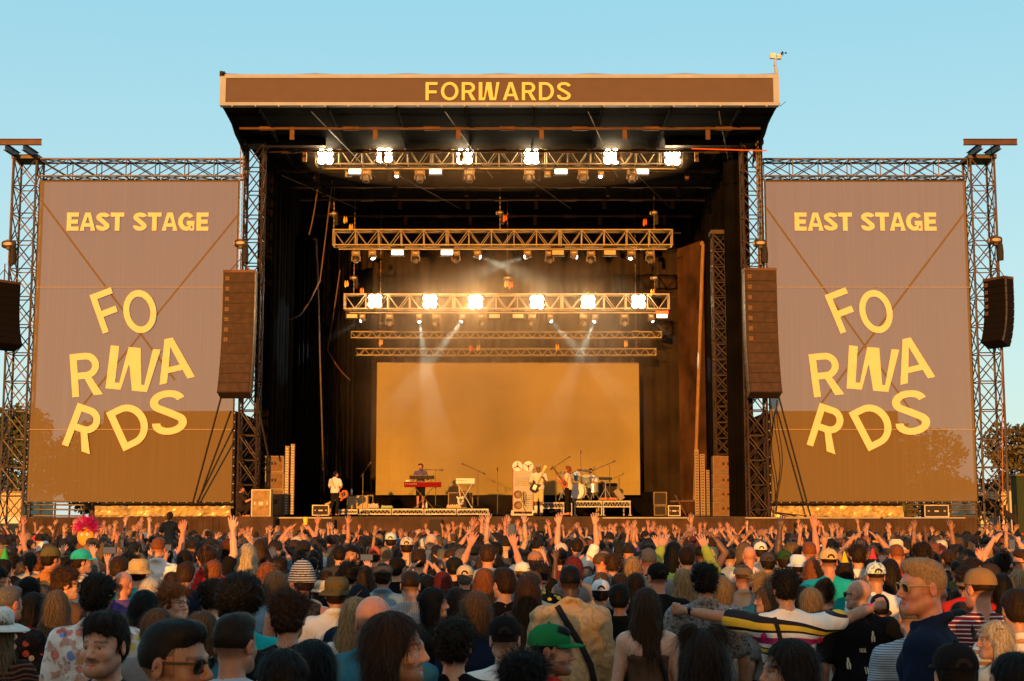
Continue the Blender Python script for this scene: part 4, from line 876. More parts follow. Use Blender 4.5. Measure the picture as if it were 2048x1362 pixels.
def shirt_mesh(kind, pose, lod, fem=0, w=1.0, seed=0, hem=.90):
    """kind: tee, long, tank, tube, jacket, shirt, hoodie"""
    key = (kind, pose, lod, fem, w, seed, hem)
    if key in SHC: return SHC[key]
    cs = (.0115, .0145, .023)[lod]; inf = {'tee': .012, 'long': .012, 'tank': .009, 'tube': .008, 'jacket': .021, 'shirt': .014, 'hoodie': .020}[kind]
    P_ = torso(inf, fem, w); A = arm_pts(pose, .178*(1-.1*fem)*w); mx = .30; zt = 1.56; my = .2
    P_.append(Cp((0, 0, hem), (0, 0, 1.0), .13*w+inf, None, .08))
    if kind not in ('tank', 'tube'):
        for S, El, Wr, wd, u in A:
            long = kind in ('long', 'jacket', 'hoodie'); e = inf+.005
            if long: P_ += [Cp(S, El, .054*w+e, .044+e, .04), Cp(El, Wr-wd*.01, .044+e, .033+e*.8, .02)]; pts = (El, Wr)
            else: P_ += [Cp(S, S+u*.20, .056*w+e, .056+e, .04)]; pts = (S+u*.22,)
            for p_ in pts: mx = max(mx, abs(p_[0])+.09); zt = max(zt, p_[2]+.09); my = max(my, p_[1]+.09)
            if not long: 
                P_.append(E(S+u*.272, (.05, .05, .05), .01, '-'))
    if kind in ('shirt', 'jacket'):
        for k in range(14):
            t = k*2*math.pi/14; a = (.063*math.sin(t), -.018+.068*math.cos(t), 1.492-.022*math.cos(t)); P_.append(E(a, (.022, .020, .022), .02))
    if kind == 'hoodie': P_.append(E((0, -.10, 1.44), (.10, .05, .07), .03))
    if kind == 'tank':
        for sx in (-1, 1): P_.append(E((sx*.215*w*(1-.1*fem), 0, 1.40), (.085, .14, .13), .015, '-'))
    if kind == 'tube': P_.append(E((0, 0, 1.52), (.4, .3, .235), .01, '-'))
    else: P_.append(E((0, .018, 1.545), (.068, .082, .075 if kind not in ('shirt', 'jacket') else .062), .012, '-'))
    P_.append(E((0, 0, hem-.18), (.5, .4, .18), .01, '-'))
    V, Q = polygonize(P_, (axis(-mx, mx, 0, 0, cs, cs), axis(-.22, my, 0, 0, cs, cs), axis(hem-.04, zt, 0, 0, cs, cs)))
    N = vnormals(V, Q); amp = {'tank': .003, 'tube': .001, 'tee': .0075, 'shirt': .009, 'jacket': .013, 'hoodie': .011, 'long': .008}[kind]
    V = wrinkle(V, N, amp if lod < 2 else amp*.7, seed+3)
    me = tomesh('shirt', V, Q, []); SHC[key] = me; return me
TRC = {}
def trouser_mesh(short=False, leg=None):
    key = (short, leg)
    if key not in TRC:
        P_ = legs(.022, leg)+[E((0, 0, .95), (.175, .125, .12), .05)]
        if short: P_.append(E((0, 0, .15), (.5, .5, .33), .01, '-'))
        elif leg is None: P_.append(E((0, 0, -.1), (.5, .5, .19), .01, '-'))
        V, Q = polygonize(P_, (np.arange(-.30, .31, .024), np.arange(-.2, .60, .024), np.arange(.04, 1.24, .03))); TRC[key] = tomesh('trousers', V, Q, [CLOTH])
    return TRC[key]
# ---------------------------------------------------------------- hair
def hair_prims(st):
    t = {'buzz': .003, 'fade': .002, 'short': .010, 'quiff': .009, 'curly': .014, 'wavy': .014, 'bob': .013, 'long': .012, 'verylong': .012, 'afro': .02, 'pony': .010, 'bun': .011, 'buns': .014, 'mess': .013, 'under': .007, 'mid': .011}[st]
    P_ = [E((0, -.014, .034), (.077+t, .095+t, .086+t), .01)]
    nape = -.065
    if st in ('short', 'quiff', 'curly', 'mess'): P_.append(E((0, -.055, -.02), (.066+t*.6, .048+t, .06), .03))
    if st == 'quiff': P_ += [E((0, .035, .095), (.060, .055, .034), .03), E((0, -.01, .10), (.07, .085, .035), .03)]
    if st == 'fade': P_ += [E((0, .002, .084), (.070, .090, .046), .02), E((0, .045, .100), (.050, .045, .026), .02)]
    if st in ('curly', 'mess'): P_ += [E((0, -.01, .075), (.092, .105, .062), .03)]
    if st in ('afro',): P_ += [E((0, -.03, .055), (.128, .132, .118), .03)]
    if st == 'wavy': P_ += [E((0, -.03, -.03), (.096, .082, .105), .04)]
    if st == 'bob': P_ += [E((0, -.03, -.035), (.092, .080, .110), .04)]
    if st == 'mid': P_ += [E((0, -.045, -.07), (.094, .066, .13), .05), Cp((-.08, .0, -.02), (-.085, .0, -.17), .032, .025, .03), Cp((.08, .0, -.02), (.085, .0, -.17), .032, .025, .03)]
    if st in ('long', 'verylong', 'buns'):
        e = -.18 if st == 'long' else -.25; l = .17 if st == 'long' else .25
        P_ += [E((0, -.075, -.04), (.088, .055, .11), .05), E((0, -.112, e), (.098, .034, l), .04)]
        for sx in (-1, 1): P_ += [Cp((sx*.074, -.02, .0), (sx*.088, -.06, -.14), .030, .030, .03), Cp((sx*.088, -.06, -.14), (sx*.095, -.10, e-.08), .030, .022, .03)]
    if st == 'pony': P_ += [E((0, -.108, .03), (.028, .025, .03), .02), Cp((0, -.125, .03), (0, -.155, -.05), .026, .030, .02), Cp((0, -.155, -.05), (0, -.14, -.22), .030, .012, .02)]
    if st == 'bun': P_ += [E((0, -.085, .105), (.042, .042, .040), .012)]
    if st == 'buns': P_ += [E((-.058, -.02, .118), (.040, .036, .036), .01), E((.058, -.02, .118), (.040, .036, .036), .01)]
    fc = {'quiff': .092, 'fade': .100, 'mid': .112, 'long': .112, 'verylong': .112, 'bob': .108, 'wavy': .108}.get(st, .100)
    P_.append(E((0, .118, -.022), (.098, .086, fc), .010, '-'))
    if st in ('long', 'verylong', 'bob', 'wavy', 'mid', 'buns'): P_.append(E((0, .10, -.13), (.070, .125, .15), .015, '-'))
    elif st != 'afro':
        for sx in (-1, 1): P_ += [E((sx*.092, .002, -.030), (.024, .034, .042), .012, '-'), E((sx*.078, .070, .012), (.034, .046, .050), .012, '-')]
        P_.append(E((0, -.05, nape-.09), (.14, .12, .09 if st != 'fade' else .160), .012, '-'))
    if st in ('bob',): P_.append(E((0, -.03, -.22), (.2, .2, .095), .01, '-'))
    return P_
HRC = {}
def hair_mesh(st, lod, hy=0, hp=0, seed=0):
    key = (st, lod, hy, hp, seed)
    if key in HRC: return HRC[key]
    rs = np.random.RandomState(seed+11); res = (.0055, .0075, .012)[lod]; P_ = hair_prims(st); lo = -.50 if st in ('verylong', 'buns') else (-.40 if st == 'long' else -.26)
    V, Q = polygonize(P_, (np.arange(-.17, .17, res), np.arange(-.20, .14, res), np.arange(lo, .20, res)))
    N = vnormals(V, Q)
    crown = np.array([0, -.03, .11]); straight = st in ('long', 'verylong', 'bob', 'pony', 'bun', 'buns', 'mid')
    ang = np.arctan2(V[:, 0], V[:, 1]+.02)
    if straight or st == 'wavy': d = np.sin(ang*23+V[:, 2]*14+rs.uniform(0, 6))+.7*np.sin(ang*41+V[:, 2]*(25 if st == 'wavy' else 8)+2); V = V+N*(d*.0022)[:, None]
    elif st in ('curly', 'afro', 'mess'):
        d = sum(np.sin(V @ (rs.normal(size=3)*70*(1+.4*i))+rs.uniform(0, 6)) for i in range(6)); V = V+N*(d*(.0032 if st != 'mess' else .0026))[:, None]
    elif st in ('short', 'quiff', 'fade'): d = np.sin(ang*(17 if st != 'fade' else 3)+V[:, 2]*40+rs.uniform(0, 6))+.8*np.sin(V @ (rs.normal(size=3)*60))+.6*np.sin(V @ (rs.normal(size=3)*110)); V = V+N*(d*(.0024 if st != 'fade' else .0009)*np.clip((V[:, 2]+.06)*12, .2, 1))[:, None]
    tone = np.full(len(V), .38)+.12*rs.uniform(-1, 1, len(V))+(.22 if st not in ('fade', 'short', 'quiff') else .07)*(np.sin(np.arctan2(V[:, 0], V[:, 1]+.03)*29+V[:, 2]*20)*np.sin(V @ (rs.normal(size=3)*60)))
    n = {'buzz': 0, 'under': 0, 'fade': 700, 'short': 1600, 'quiff': 1800, 'curly': 2200, 'afro': 3000, 'mess': 2200, 'wavy': 2200, 'bob': 1800, 'mid': 2400, 'long': 2600, 'verylong': 3000, 'pony': 1500, 'bun': 1500, 'buns': 3200}[st]
    n = int(n*(2.2, .95, .25)[lod]); allV, allQ, tn = [V], [Q], [tone]
    if n:
        i = rs.randint(0, len(V), n); p = V[i]+N[i]*.001; nn = N[i].copy(); seg = 5 if lod < 2 else 3
        ok = ~((nn[:, 1] > .6) & (p[:, 2] < .05)); p, nn = p[ok], nn[ok]; n = len(p)
        L = {'curly': .035, 'afro': .030, 'mess': .05, 'short': .034, 'fade': .014, 'quiff': .042}.get(st, .09)*rs.uniform(.6, 1.3, n)
        if st in ('short', 'quiff', 'fade', 'mess'): L = L*np.clip((p[:, 2]-.0)/.07, .30, 1.15)
        base = p-crown; base /= np.linalg.norm(base, axis=1)[:, None]+1e-6
        T = base+np.array([0, -.25, -.35 if not straight else -.9])+rs.normal(size=(n, 3))*.08
        if st in ('curly', 'afro', 'mess'): T = rs.normal(size=(n, 3))+nn*.9
        T -= nn*(T*nn).sum(1)[:, None]*(.85 if st not in ('curly', 'afro', 'mess') else .3); T += rs.normal(size=(n, 3))*(.12 if straight else .25); T /= np.linalg.norm(T, axis=1)[:, None]+1e-6
        wd = (.0008, .0013, .0032)[lod]*rs.uniform(.7, 1.5, n); side = np.cross(T, nn); side /= np.linalg.norm(side, axis=1)[:, None]+1e-6
        rows = []; fly = np.where(rs.uniform(size=n) < .12, .45, .07)[:, None]
        curl = rs.normal(size=(n, 3)); 
        for s in range(seg+1):
            ww = (wd*(1-.75*s/seg))[:, None]; rows += [p-side*ww, p+side*ww]
            T = T+nn*(fly if s < 1 else -.04)+np.array([0, 0, -.10])+(curl*.45 if st in ('curly', 'afro') else curl*.10)
            if st in ('curly', 'afro', 'wavy'): curl = np.cross(curl, T)+rs.normal(size=(n, 3))*.1
            T /= np.linalg.norm(T, axis=1)[:, None]; p = p+T*(L/seg)[:, None]
        R_ = np.stack(rows, 1); m = 2*(seg+1); allV.append(R_.reshape(-1, 3)); o = np.arange(n)[:, None]*m+len(V)
        allQ.append(np.concatenate([o+np.array([2*s, 2*s+1, 2*s+3, 2*s+2]) for s in range(seg)])); tn.append(np.repeat(rs.uniform(.25, 1.0, n)**1.2, m))
    V = shrink(np.concatenate(allV) @ rot(hy, hp).T+HEAD0); me = tomesh('hair', V, np.concatenate(allQ), [HAIRM], tone=np.concatenate(tn)); HRC[key] = me; return me
# ---------------------------------------------------------------- materials driven by the object's own colour
def objmat(name, rough, attr=None, kind='plain', cols=(), sc=1.0, bump=0, spec=.4, sheen=0):
    if name in MATS: return MATS[name]
    m = bpy.data.materials.new(name); m.use_nodes = True; n = m.node_tree; L = n.links; pb = n.nodes['Principled BSDF']
    pb.inputs['Roughness'].default_value = rough; pb.inputs['Specular IOR Level'].default_value = spec; pb.inputs['Sheen Weight'].default_value = sheen
    oi = n.nodes.new('ShaderNodeObjectInfo'); tc = n.nodes.new('ShaderNodeTexCoord'); base = oi.outputs['Color']
    def mulv(a, b):
        x = n.nodes.new('ShaderNodeVectorMath'); x.operation = 'MULTIPLY'; L.new(a, x.inputs[0]); L.new(b, x.inputs[1]); return x.outputs[0]
    def noise(scale, det=4, st=(1, 1, 1)):
        mp = n.nodes.new('ShaderNodeMapping'); mp.inputs['Scale'].default_value = st; L.new(tc.outputs['Object'], mp.inputs[0]); t = n.nodes.new('ShaderNodeTexNoise'); t.inputs['Scale'].default_value = scale; t.inputs['Detail'].default_value = det; L.new(mp.outputs[0], t.inputs[0]); return t.outputs[0]
    def ramp(src, pts, interp='CONSTANT'):
        r = n.nodes.new('ShaderNodeValToRGB'); r.color_ramp.interpolation = interp; el = r.color_ramp.elements
        while len(el) > 1: el.remove(el[-1])
        el[0].position = pts[0][0]; el[0].color = (*pts[0][1], 1)
        for p, c in pts[1:]: e = el.new(p); e.color = (*c, 1)
        L.new(src, r.inputs[0]); return r.outputs[0]
    if attr == 'Col':
        a = n.nodes.new('ShaderNodeAttribute'); a.attribute_name = 'Col'; base = mulv(base, a.outputs['Color'])
        nz = ramp(noise(35, 5), [(.3, (.88, .84, .82)), (.7, (1.1, 1.08, 1.06))], 'LINEAR'); base = mulv(base, nz)
    if attr == 'tone':
        a = n.nodes.new('ShaderNodeAttribute'); a.attribute_name = 'tone'; r = n.nodes.new('ShaderNodeMapRange'); r.inputs[3].default_value = .18; r.inputs[4].default_value = 1.75; L.new(a.outputs['Fac'], r.inputs[0]); base = mulv(base, r.outputs[0])
    if kind == 'floral':
        v = n.nodes.new('ShaderNodeTexVoronoi'); v.inputs['Scale'].default_value = 14*sc; v.inputs['Randomness'].default_value = 1; L.new(tc.outputs['Object'], v.inputs[0])
        wh = n.nodes.new('ShaderNodeSeparateColor'); L.new(v.outputs['Color'], wh.inputs[0]); c1 = ramp(wh.outputs[0], [(0, cols[0]), (.28, cols[1]), (.5, cols[2]), (.7, cols[3]), (.86, cols[4])])
        k = ramp(v.outputs['Distance'], [(0, (1, 1, 1)), (.42, (0, 0, 0))]); mx = n.nodes.new('ShaderNodeMix'); mx.data_type = 'RGBA'; L.new(k, mx.inputs[0]); L.new(base, mx.inputs[6]); L.new(c1, mx.inputs[7]); base = mx.outputs[2]
        nz = ramp(noise(18*sc, 6), [(0, cols[5]), (.46, (1, 1, 1)), (.6, cols[6])]); base = mulv(base, nz)
    if kind in ('stripe_h', 'stripe_v'):
        s = n.nodes.new('ShaderNodeSeparateXYZ'); L.new(tc.outputs['Object'], s.inputs[0]); w = n.nodes.new('ShaderNodeMath'); w.operation = 'MULTIPLY'; w.inputs[1].default_value = sc; L.new(s.outputs[2 if kind == 'stripe_h' else 0], w.inputs[0])
        fr = n.nodes.new('ShaderNodeMath'); fr.operation = 'FRACT'; L.new(w.outputs[0], fr.inputs[0]); k = ramp(fr.outputs[0], [(0, (0, 0, 0)), (cols[1], (1, 1, 1))]); mx = n.nodes.new('ShaderNodeMix'); mx.data_type = 'RGBA'; mx.inputs[7].default_value = (*cols[0], 1); L.new(k, mx.inputs[0]); L.new(base, mx.inputs[6]); base = mx.outputs[2]
    if kind == 'camo': base = mulv(base, ramp(noise(7*sc, 1.5), [(0, (1, 1, 1)), (.44, cols[0]), (.50, (1.05, 1.02, .95)), (.57, cols[1])]))
    if kind == 'waves':
        wv = n.nodes.new('ShaderNodeTexWave'); wv.bands_direction = 'Z'; wv.inputs['Scale'].default_value = 1.9*sc; wv.inputs['Distortion'].default_value = 4.5; wv.inputs['Detail'].default_value = 0; wv.inputs['Detail Scale'].default_value = 1.6; L.new(tc.outputs['Object'], wv.inputs[0])
        base = ramp(wv.outputs['Color'], [(0, cols[0]), (.17, cols[1]), (.34, cols[2]), (.62, cols[1]), (.74, cols[0]), (.94, cols[3])])
    if kind == 'speckle': base = mulv(base, ramp(noise(42*sc, 2), [(0, (.35, .4, .3)), (.42, (1, 1, 1)), (.56, (1.8, 1.5, 1.5)), (.62, (.7, 1.2, .9)), (.68, (2.4, 1.0, 1.4))]))
    if kind == 'plaid':
        for ax_ in (0, 2):
            s = n.nodes.new('ShaderNodeSeparateXYZ'); L.new(tc.outputs['Object'], s.inputs[0]); w = n.nodes.new('ShaderNodeMath'); w.operation = 'MULTIPLY'; w.inputs[1].default_value = 90; L.new(s.outputs[ax_], w.inputs[0]); q = n.nodes.new('ShaderNodeMath'); q.operation = 'FRACT'; L.new(w.outputs[0], q.inputs[0]); base = mulv(base, ramp(q.outputs[0], [(0, (1, 1, 1)), (.6, (.7, .68, .62))]))
    if kind in ('plain', 'camo', 'waves', 'floral') and attr is None: base = mulv(base, ramp(noise(9, 6), [(.25, (.86, .86, .86)), (.75, (1.08, 1.08, 1.08))], 'LINEAR'))
    L.new(base, pb.inputs['Base Color'])
    if bump:
        t = noise(bump, 5, (1, 1, .35)); bu = n.nodes.new('ShaderNodeBump'); bu.inputs['Strength'].default_value = .8; bu.inputs['Distance'].default_value = .012; L.new(t, bu.inputs['Height']); L.new(bu.outputs[0], pb.inputs['Normal'])
    MATS[name] = m; return m
SKIN = objmat('skin', .48, 'Col', spec=.45); HAIRM = objmat('hair_strands', .58, 'tone', spec=.12); CLOTH = objmat('cloth', .9, bump=26, spec=.06)
n_ = SKIN.node_tree; tn_ = n_.nodes.new('ShaderNodeTexNoise'); tn_.inputs['Scale'].default_value = 240; tn_.inputs['Detail'].default_value = 4; tcn_ = n_.nodes.new('ShaderNodeTexCoord'); n_.links.new(tcn_.outputs['Object'], tn_.inputs[0]); bn_ = n_.nodes.new('ShaderNodeBump'); bn_.inputs['Strength'].default_value = .35; bn_.inputs['Distance'].default_value = .003; n_.links.new(tn_.outputs[0], bn_.inputs['Height']); n_.links.new(bn_.outputs[0], n_.nodes['Principled BSDF'].inputs['Normal'])
b_ = SKIN.node_tree.nodes['Principled BSDF']; b_.inputs['Subsurface Weight'].default_value = .08; b_.inputs['Subsurface Radius'].default_value = (1, .35, .2); b_.inputs['Subsurface Scale'].default_value = .012
SM = {'plain': CLOTH,
      'pinkfloral': objmat('pink_collage_print', .8, None, 'floral', ((.62, .25, .22), (.70, .55, .18), (.18, .28, .62), (.72, .42, .42), (.62, .55, .48), (.75, .5, .45), (1, .9, .85)), 1.1, 26, .06),
      'darkfloral': objmat('dark_flower_print', .8, None, 'floral', ((.012, .012, .014), (.012, .012, .014), (.35, .30, .28), (.012, .012, .014), (.30, .06, .05), (.7, .7, .7), (1, 1, 1)), 1.3, 26, .06),
      'redgreen': objmat('red_green_weave', .8, None, 'waves', ((.012, .012, .012), (.25, .02, .015), (.02, .09, .05), (.012, .012, .012)), 3.0, 26, .06),
      'bluepink': objmat('blue_pink_print', .8, None, 'floral', ((.16, .32, .55), (.16, .32, .55), (.16, .32, .55), (.5, .2, .25), (.16, .32, .55), (1, .9, .9), (1, 1, 1)), 2.6, 26, .06),
      'camo': objmat('tan_camouflage', .8, None, 'camo', ((.84, .77, .66), (.90, .86, .76)), 1.3, 22, .2),
      'adi': objmat('bold_wave_print', .6, None, 'waves', ((.74, .73, .71), (.016, .014, .018), (.62, .44, .04), (.40, .02, .14)), .55, 22, .1),
      'speckle': objmat('grey_speckle_print', .8, None, 'speckle', (), 1, 26, .06),
      'yelprint': objmat('black_yellow_print', .8, None, 'floral', ((.70, .50, .04), (.02, .02, .02), (.70, .50, .04), (.02, .02, .02), (.02, .02, .02), (1, 1, 1), (1, 1, 1)), 1.3, 26, .06),
      'pinstripe': objmat('fine_vertical_stripe', .8, None, 'stripe_v', ((.30, .31, .32), .5), 75, 26, .06),
      'marstripe': objmat('maroon_white_stripe', .8, None, 'stripe_h', ((.55, .50, .48), .72), 42, 26, .06),
      'tanstripe': objmat('white_tan_stripe', .8, None, 'stripe_h', ((.42, .22, .08), .62), 17, 26, .06),
      'greystripe': objmat('thin_grey_stripe', .8, None, 'stripe_h', ((.10, .10, .12), .62), 70, 26, .06),
      'bluestripe': objmat('pale_blue_stripe', .8, None, 'stripe_h', ((.36, .38, .45), .8), 30, 26, .06),
      'bwstripe': objmat('black_white_knit', .9, None, 'stripe_h', ((.015, .015, .02), .5), 62, 60, .2),
      'plaid': objmat('tweed_check', .9, None, 'plaid', (), 1, 60, .2)}
# ---------------------------------------------------------------- hats, glasses
def hat(kind, m, col, parent, M, seed=0, fwd=1):
    """built in head space; fwd -1 puts the peak at the back, M is the head rotation"""
    b = MB(); n = 26; rs = random.Random(seed); op = kind == 'cap' and fwd < 0; fwd = 1
    def dome(rx, ry, z0, h, top=.001, k=2.4, bulge=0, cy=-.014):
        pr = []
        for i in range(9):
            t = i/8; pr.append((max(top, (1-t**k)**.5) if i < 8 else top, z0+h*t))
        o = len(b.v); b.lathe((0, 0, 0), pr, n)
        for i in range(o, len(b.v)):
            p = b.v[i]; b.v[i] = (p[0]*rx, cy+p[1]*ry, p[2]+.0015*math.sin(p[0]*19+p[1]*23))
    def plate(r0, r1, a0, a1, z0, drop, cyy=-.014, rx=.092, ry=.112, curve=.03, th=.004):
        k = 14; vs = []
        for i in range(k+1):
            a = R(a0+(a1-a0)*i/k); s_ = math.sin((i/k)*math.pi) if abs(a1-a0) < 300 else 1
            for j, rr in enumerate((0, .5, 1)):
                e = r0+(r1*s_)*rr; x = (rx+e)*math.cos(a); y = cyy+(ry+e*1.0)*math.sin(a); vs.append((x, y, z0-drop*rr*rr-curve*(abs(math.cos(a))**2)*rr)); 
        m_ = len(vs); vs += [(x, y, z-th) for x, y, z in vs]; fs = []
        for i in range(k):
            for j in range(2):
                q = i*3+j; fs += [(q, q+1, q+4, q+3), (q+m_, q+3+m_, q+4+m_, q+1+m_)]
            q = i*3+2; fs.append((q, q+m_, q+3+m_, q+3))
        b.add(vs, fs)
    if kind == 'cap':
        dome(.093, .114, .035, .108); a = 90*fwd
        plate(-.004, .085, a-60, a+60, .044, .010, curve=.014); b.ball((0, -.014, .145), .007, 8)
        if fwd < 0: pass
    elif kind == 'bucket': dome(.094, .115, .030, .105, .62, 7); plate(-.006, .055, 0, 360, .036, .035, curve=0)
    elif kind == 'sunhat': dome(.096, .118, .030, .10, .45, 5); plate(-.006, .10, 0, 360, .034, .030, curve=.01)
    elif kind == 'cowboy': dome(.094, .118, .030, .12, .5, 6); plate(-.006, .10, 0, 360, .034, -.01, curve=-.05)
    elif kind == 'beanie':
        dome(.097, .117, .0, .165, .001, 2.0); dome(.101, .121, -.005, .035, .98, 9)
    elif kind == 'flat': dome(.096, .120, .040, .078, .001, 3.0, cy=-.008); plate(-.006, .05, 90*fwd-55, 90*fwd+55, .046, .018)
    elif kind == 'party': 
        b.lathe((0, -.02, .10), [(.055, 0), (.001, .16)], 20)
    Mx = shrink(np.array(b.v) @ np.array(M).T+HEAD0); b.v = [tuple(p) for p in Mx]
    nm = {'cap': 'cap', 'bucket': 'bucket_hat', 'sunhat': 'sun_hat', 'cowboy': 'cowboy_hat', 'beanie': 'beanie', 'flat': 'flat_cap', 'party': 'party_hat'}[kind]
    o = b.build(nm, m, parent, smooth=True); o.color = (*col, 1); sub = o.modifiers.new('thick', 'SOLIDIFY') if kind in ('party',) else None
    if op:
        g = MB(); vs = []; sgn = -1
        for i in range(13):
            t = math.pi*i/12; x = .038*math.cos(t); z = .046+.040*math.sin(t); y = sgn*(.1165*math.sqrt(max(0, 1-(x/.096)**2))*(1-((z-.035)/.108)**2.4)**.5 if z > .035 else .1165)-.0165; vs.append((x, y, z))
        vs.append((0, vs[6][1]-.002, .055)); g.add(vs, [(i, i+1, 13) for i in range(12)]+[(12, 0, 13)])
        g.v = [tuple(p) for p in shrink(np.array(g.v) @ np.array(M).T+HEAD0)]; oo = g.build('cap_opening', HAIRDK, o)
    return o
HAIRDK = mat('dark_gap', (.02, .014, .010), .8)
LENS = mat('dark_lens', (.008, .008, .010), .06, 0, spec=1.0); FRAME = mat('black_frame', (.01, .01, .01), .3); GFRAME = mat('olive_frame', (.30, .25, .10), .35); MIRR = mat('mirror_blue_lens', (.02, .12, .55), .05, .6)
CLEAR = mat('clear_rim', (.05, .02, .015), .3)
def glasses(kind, parent, M, up=0):
    b = MB(); g = MB(); lm, fm = {'sun': (LENS, FRAME), 'olive': (LENS, GFRAME), 'mirror': (MIRR, FRAME), 'clear': (None, CLEAR)}[kind]
    for sx in (-1, 1):
        n = 16; o = [(sx*(.033+.027*math.copysign(abs(math.cos(t))**.8, math.cos(t))), .098+.004*math.sin(t)-.30*max(0, (abs(.033+.027*math.cos(t))-.03))**1.0*.5, .001+.020*math.copysign(abs(math.sin(t))**.8, math.sin(t))) for t in [2*math.pi*i/n for i in range(n)]]
        if lm: g.add(o+[(sx*.033, .101, .001)], [(i, (i+1) % n, n) for i in range(n)])
        for i in range(n): b.bar(o[i], o[(i+1) % n], .0028 if kind != 'clear' else .0022, 5, caps=False)
        b.bar((sx*.058, .093, .010), (sx*.081, .0, .012), .0042 if kind != 'clear' else .002, 5); b.bar((sx*.081, .0, .012), (sx*.083, -.025, -.012), .003, 5)
    b.bar((-.010, .101, .008), (.010, .101, .008), .003, 5)
    off = np.array([0, -.03, .085]) if up else np.zeros(3); Mu = rot(0, 38) if up else np.eye(3)
    for q in (b, g): 
        if q.v: q.v = [tuple(p) for p in shrink((np.array(q.v) @ Mu.T+off*(1 if up else 0)) @ np.array(M).T+HEAD0+(0 if not up else np.array(M) @ np.array([0, .02, -.012])))]
    o = b.build('sunglasses' if lm else 'glasses', fm, parent)
    if lm: g.build('lens', lm, o, smooth=False)
def onback(sh, pts, off=.004, side=-1):
    """lay (x, z) points on the shirt's back (side -1) or front"""
    n = len(sh.vertices); co = np.empty(n*3, np.float32); sh.vertices.foreach_get('co', co); co = co.reshape(-1, 3); out = []
    for x, z in pts:
        d = np.hypot(co[:, 0]-x, co[:, 2]-z); k = d < .022
        if not k.any(): k = d < d.min()+.01
        y = co[k, 1].min() if side < 0 else co[k, 1].max(); out.append((x, y+side*off, z))
    return out
def strap(sh, pts, w, m, parent, name='bag_strap'):
    P2 = []
    for a, c in zip(pts[:-1], pts[1:]):
        for i in range(8): P2.append((a[0]+(c[0]-a[0])*i/8, a[1]+(c[1]-a[1])*i/8))
    P2.append(pts[-1]); n = len(P2); L_, R_ = [], []
    for i in range(n):
        a, c = P2[max(0, i-1)], P2[min(n-1, i+1)]; l = math.hypot(c[0]-a[0], c[1]-a[1]); nx, nz = -(c[1]-a[1])/l*w/2, (c[0]-a[0])/l*w/2; L_.append((P2[i][0]+nx, P2[i][1]+nz)); R_.append((P2[i][0]-nx, P2[i][1]-nz))
    A = onback(sh, L_, .010); B = onback(sh, R_, .010); A2 = [(x, y+.012, z) for x, y, z in A]; B2 = [(x, y+.012, z) for x, y, z in B]; b = MB(); b.add(A+B+A2+B2, [(i, i+1, n+i+1, n+i) for i in range(n-1)]+[(i, 2*n+i, 2*n+i+1, i+1) for i in range(n-1)]+[(n+i, n+i+1, 3*n+i+1, 3*n+i) for i in range(n-1)])
    return b.build(name, m, parent, smooth=True)
def blob_print(sh, shapes, m, parent, name='shirt_print'):
    b = MB()
    for pts in shapes:
        cx = sum(p[0] for p in pts)/len(pts); cz = sum(p[1] for p in pts)/len(pts); q = onback(sh, list(pts)+[(cx, cz)], .005); k = len(pts); b.add(q, [(i, (i+1) % k, k) for i in range(k)])
    return b.build(name, m, parent)
TONES = {'l': (.47, .25, .16), 'm': (.37, .185, .11), 't': (.27, .13, .07), 'b': (.15, .07, .036), 'd': (.065, .030, .018), 'p': (.54, .33, .24), 'r': (.46, .20, .12)}
HC_ = {'black': (.006, .005, .005), 'dark': (.013, .008, .005), 'brown': (.020, .010, .005), 'mid': (.036, .017, .008), 'light': (.085, .047, .022), 'blond': (.28, .175, .08), 'pale': (.42, .34, .24), 'ginger': (.19, .060, .016), 'red': (.10, .012, .007), 'grey': (.12, .105, .092), 'white': (.50, .45, .38), 'dirty': (.12, .078, .042)}
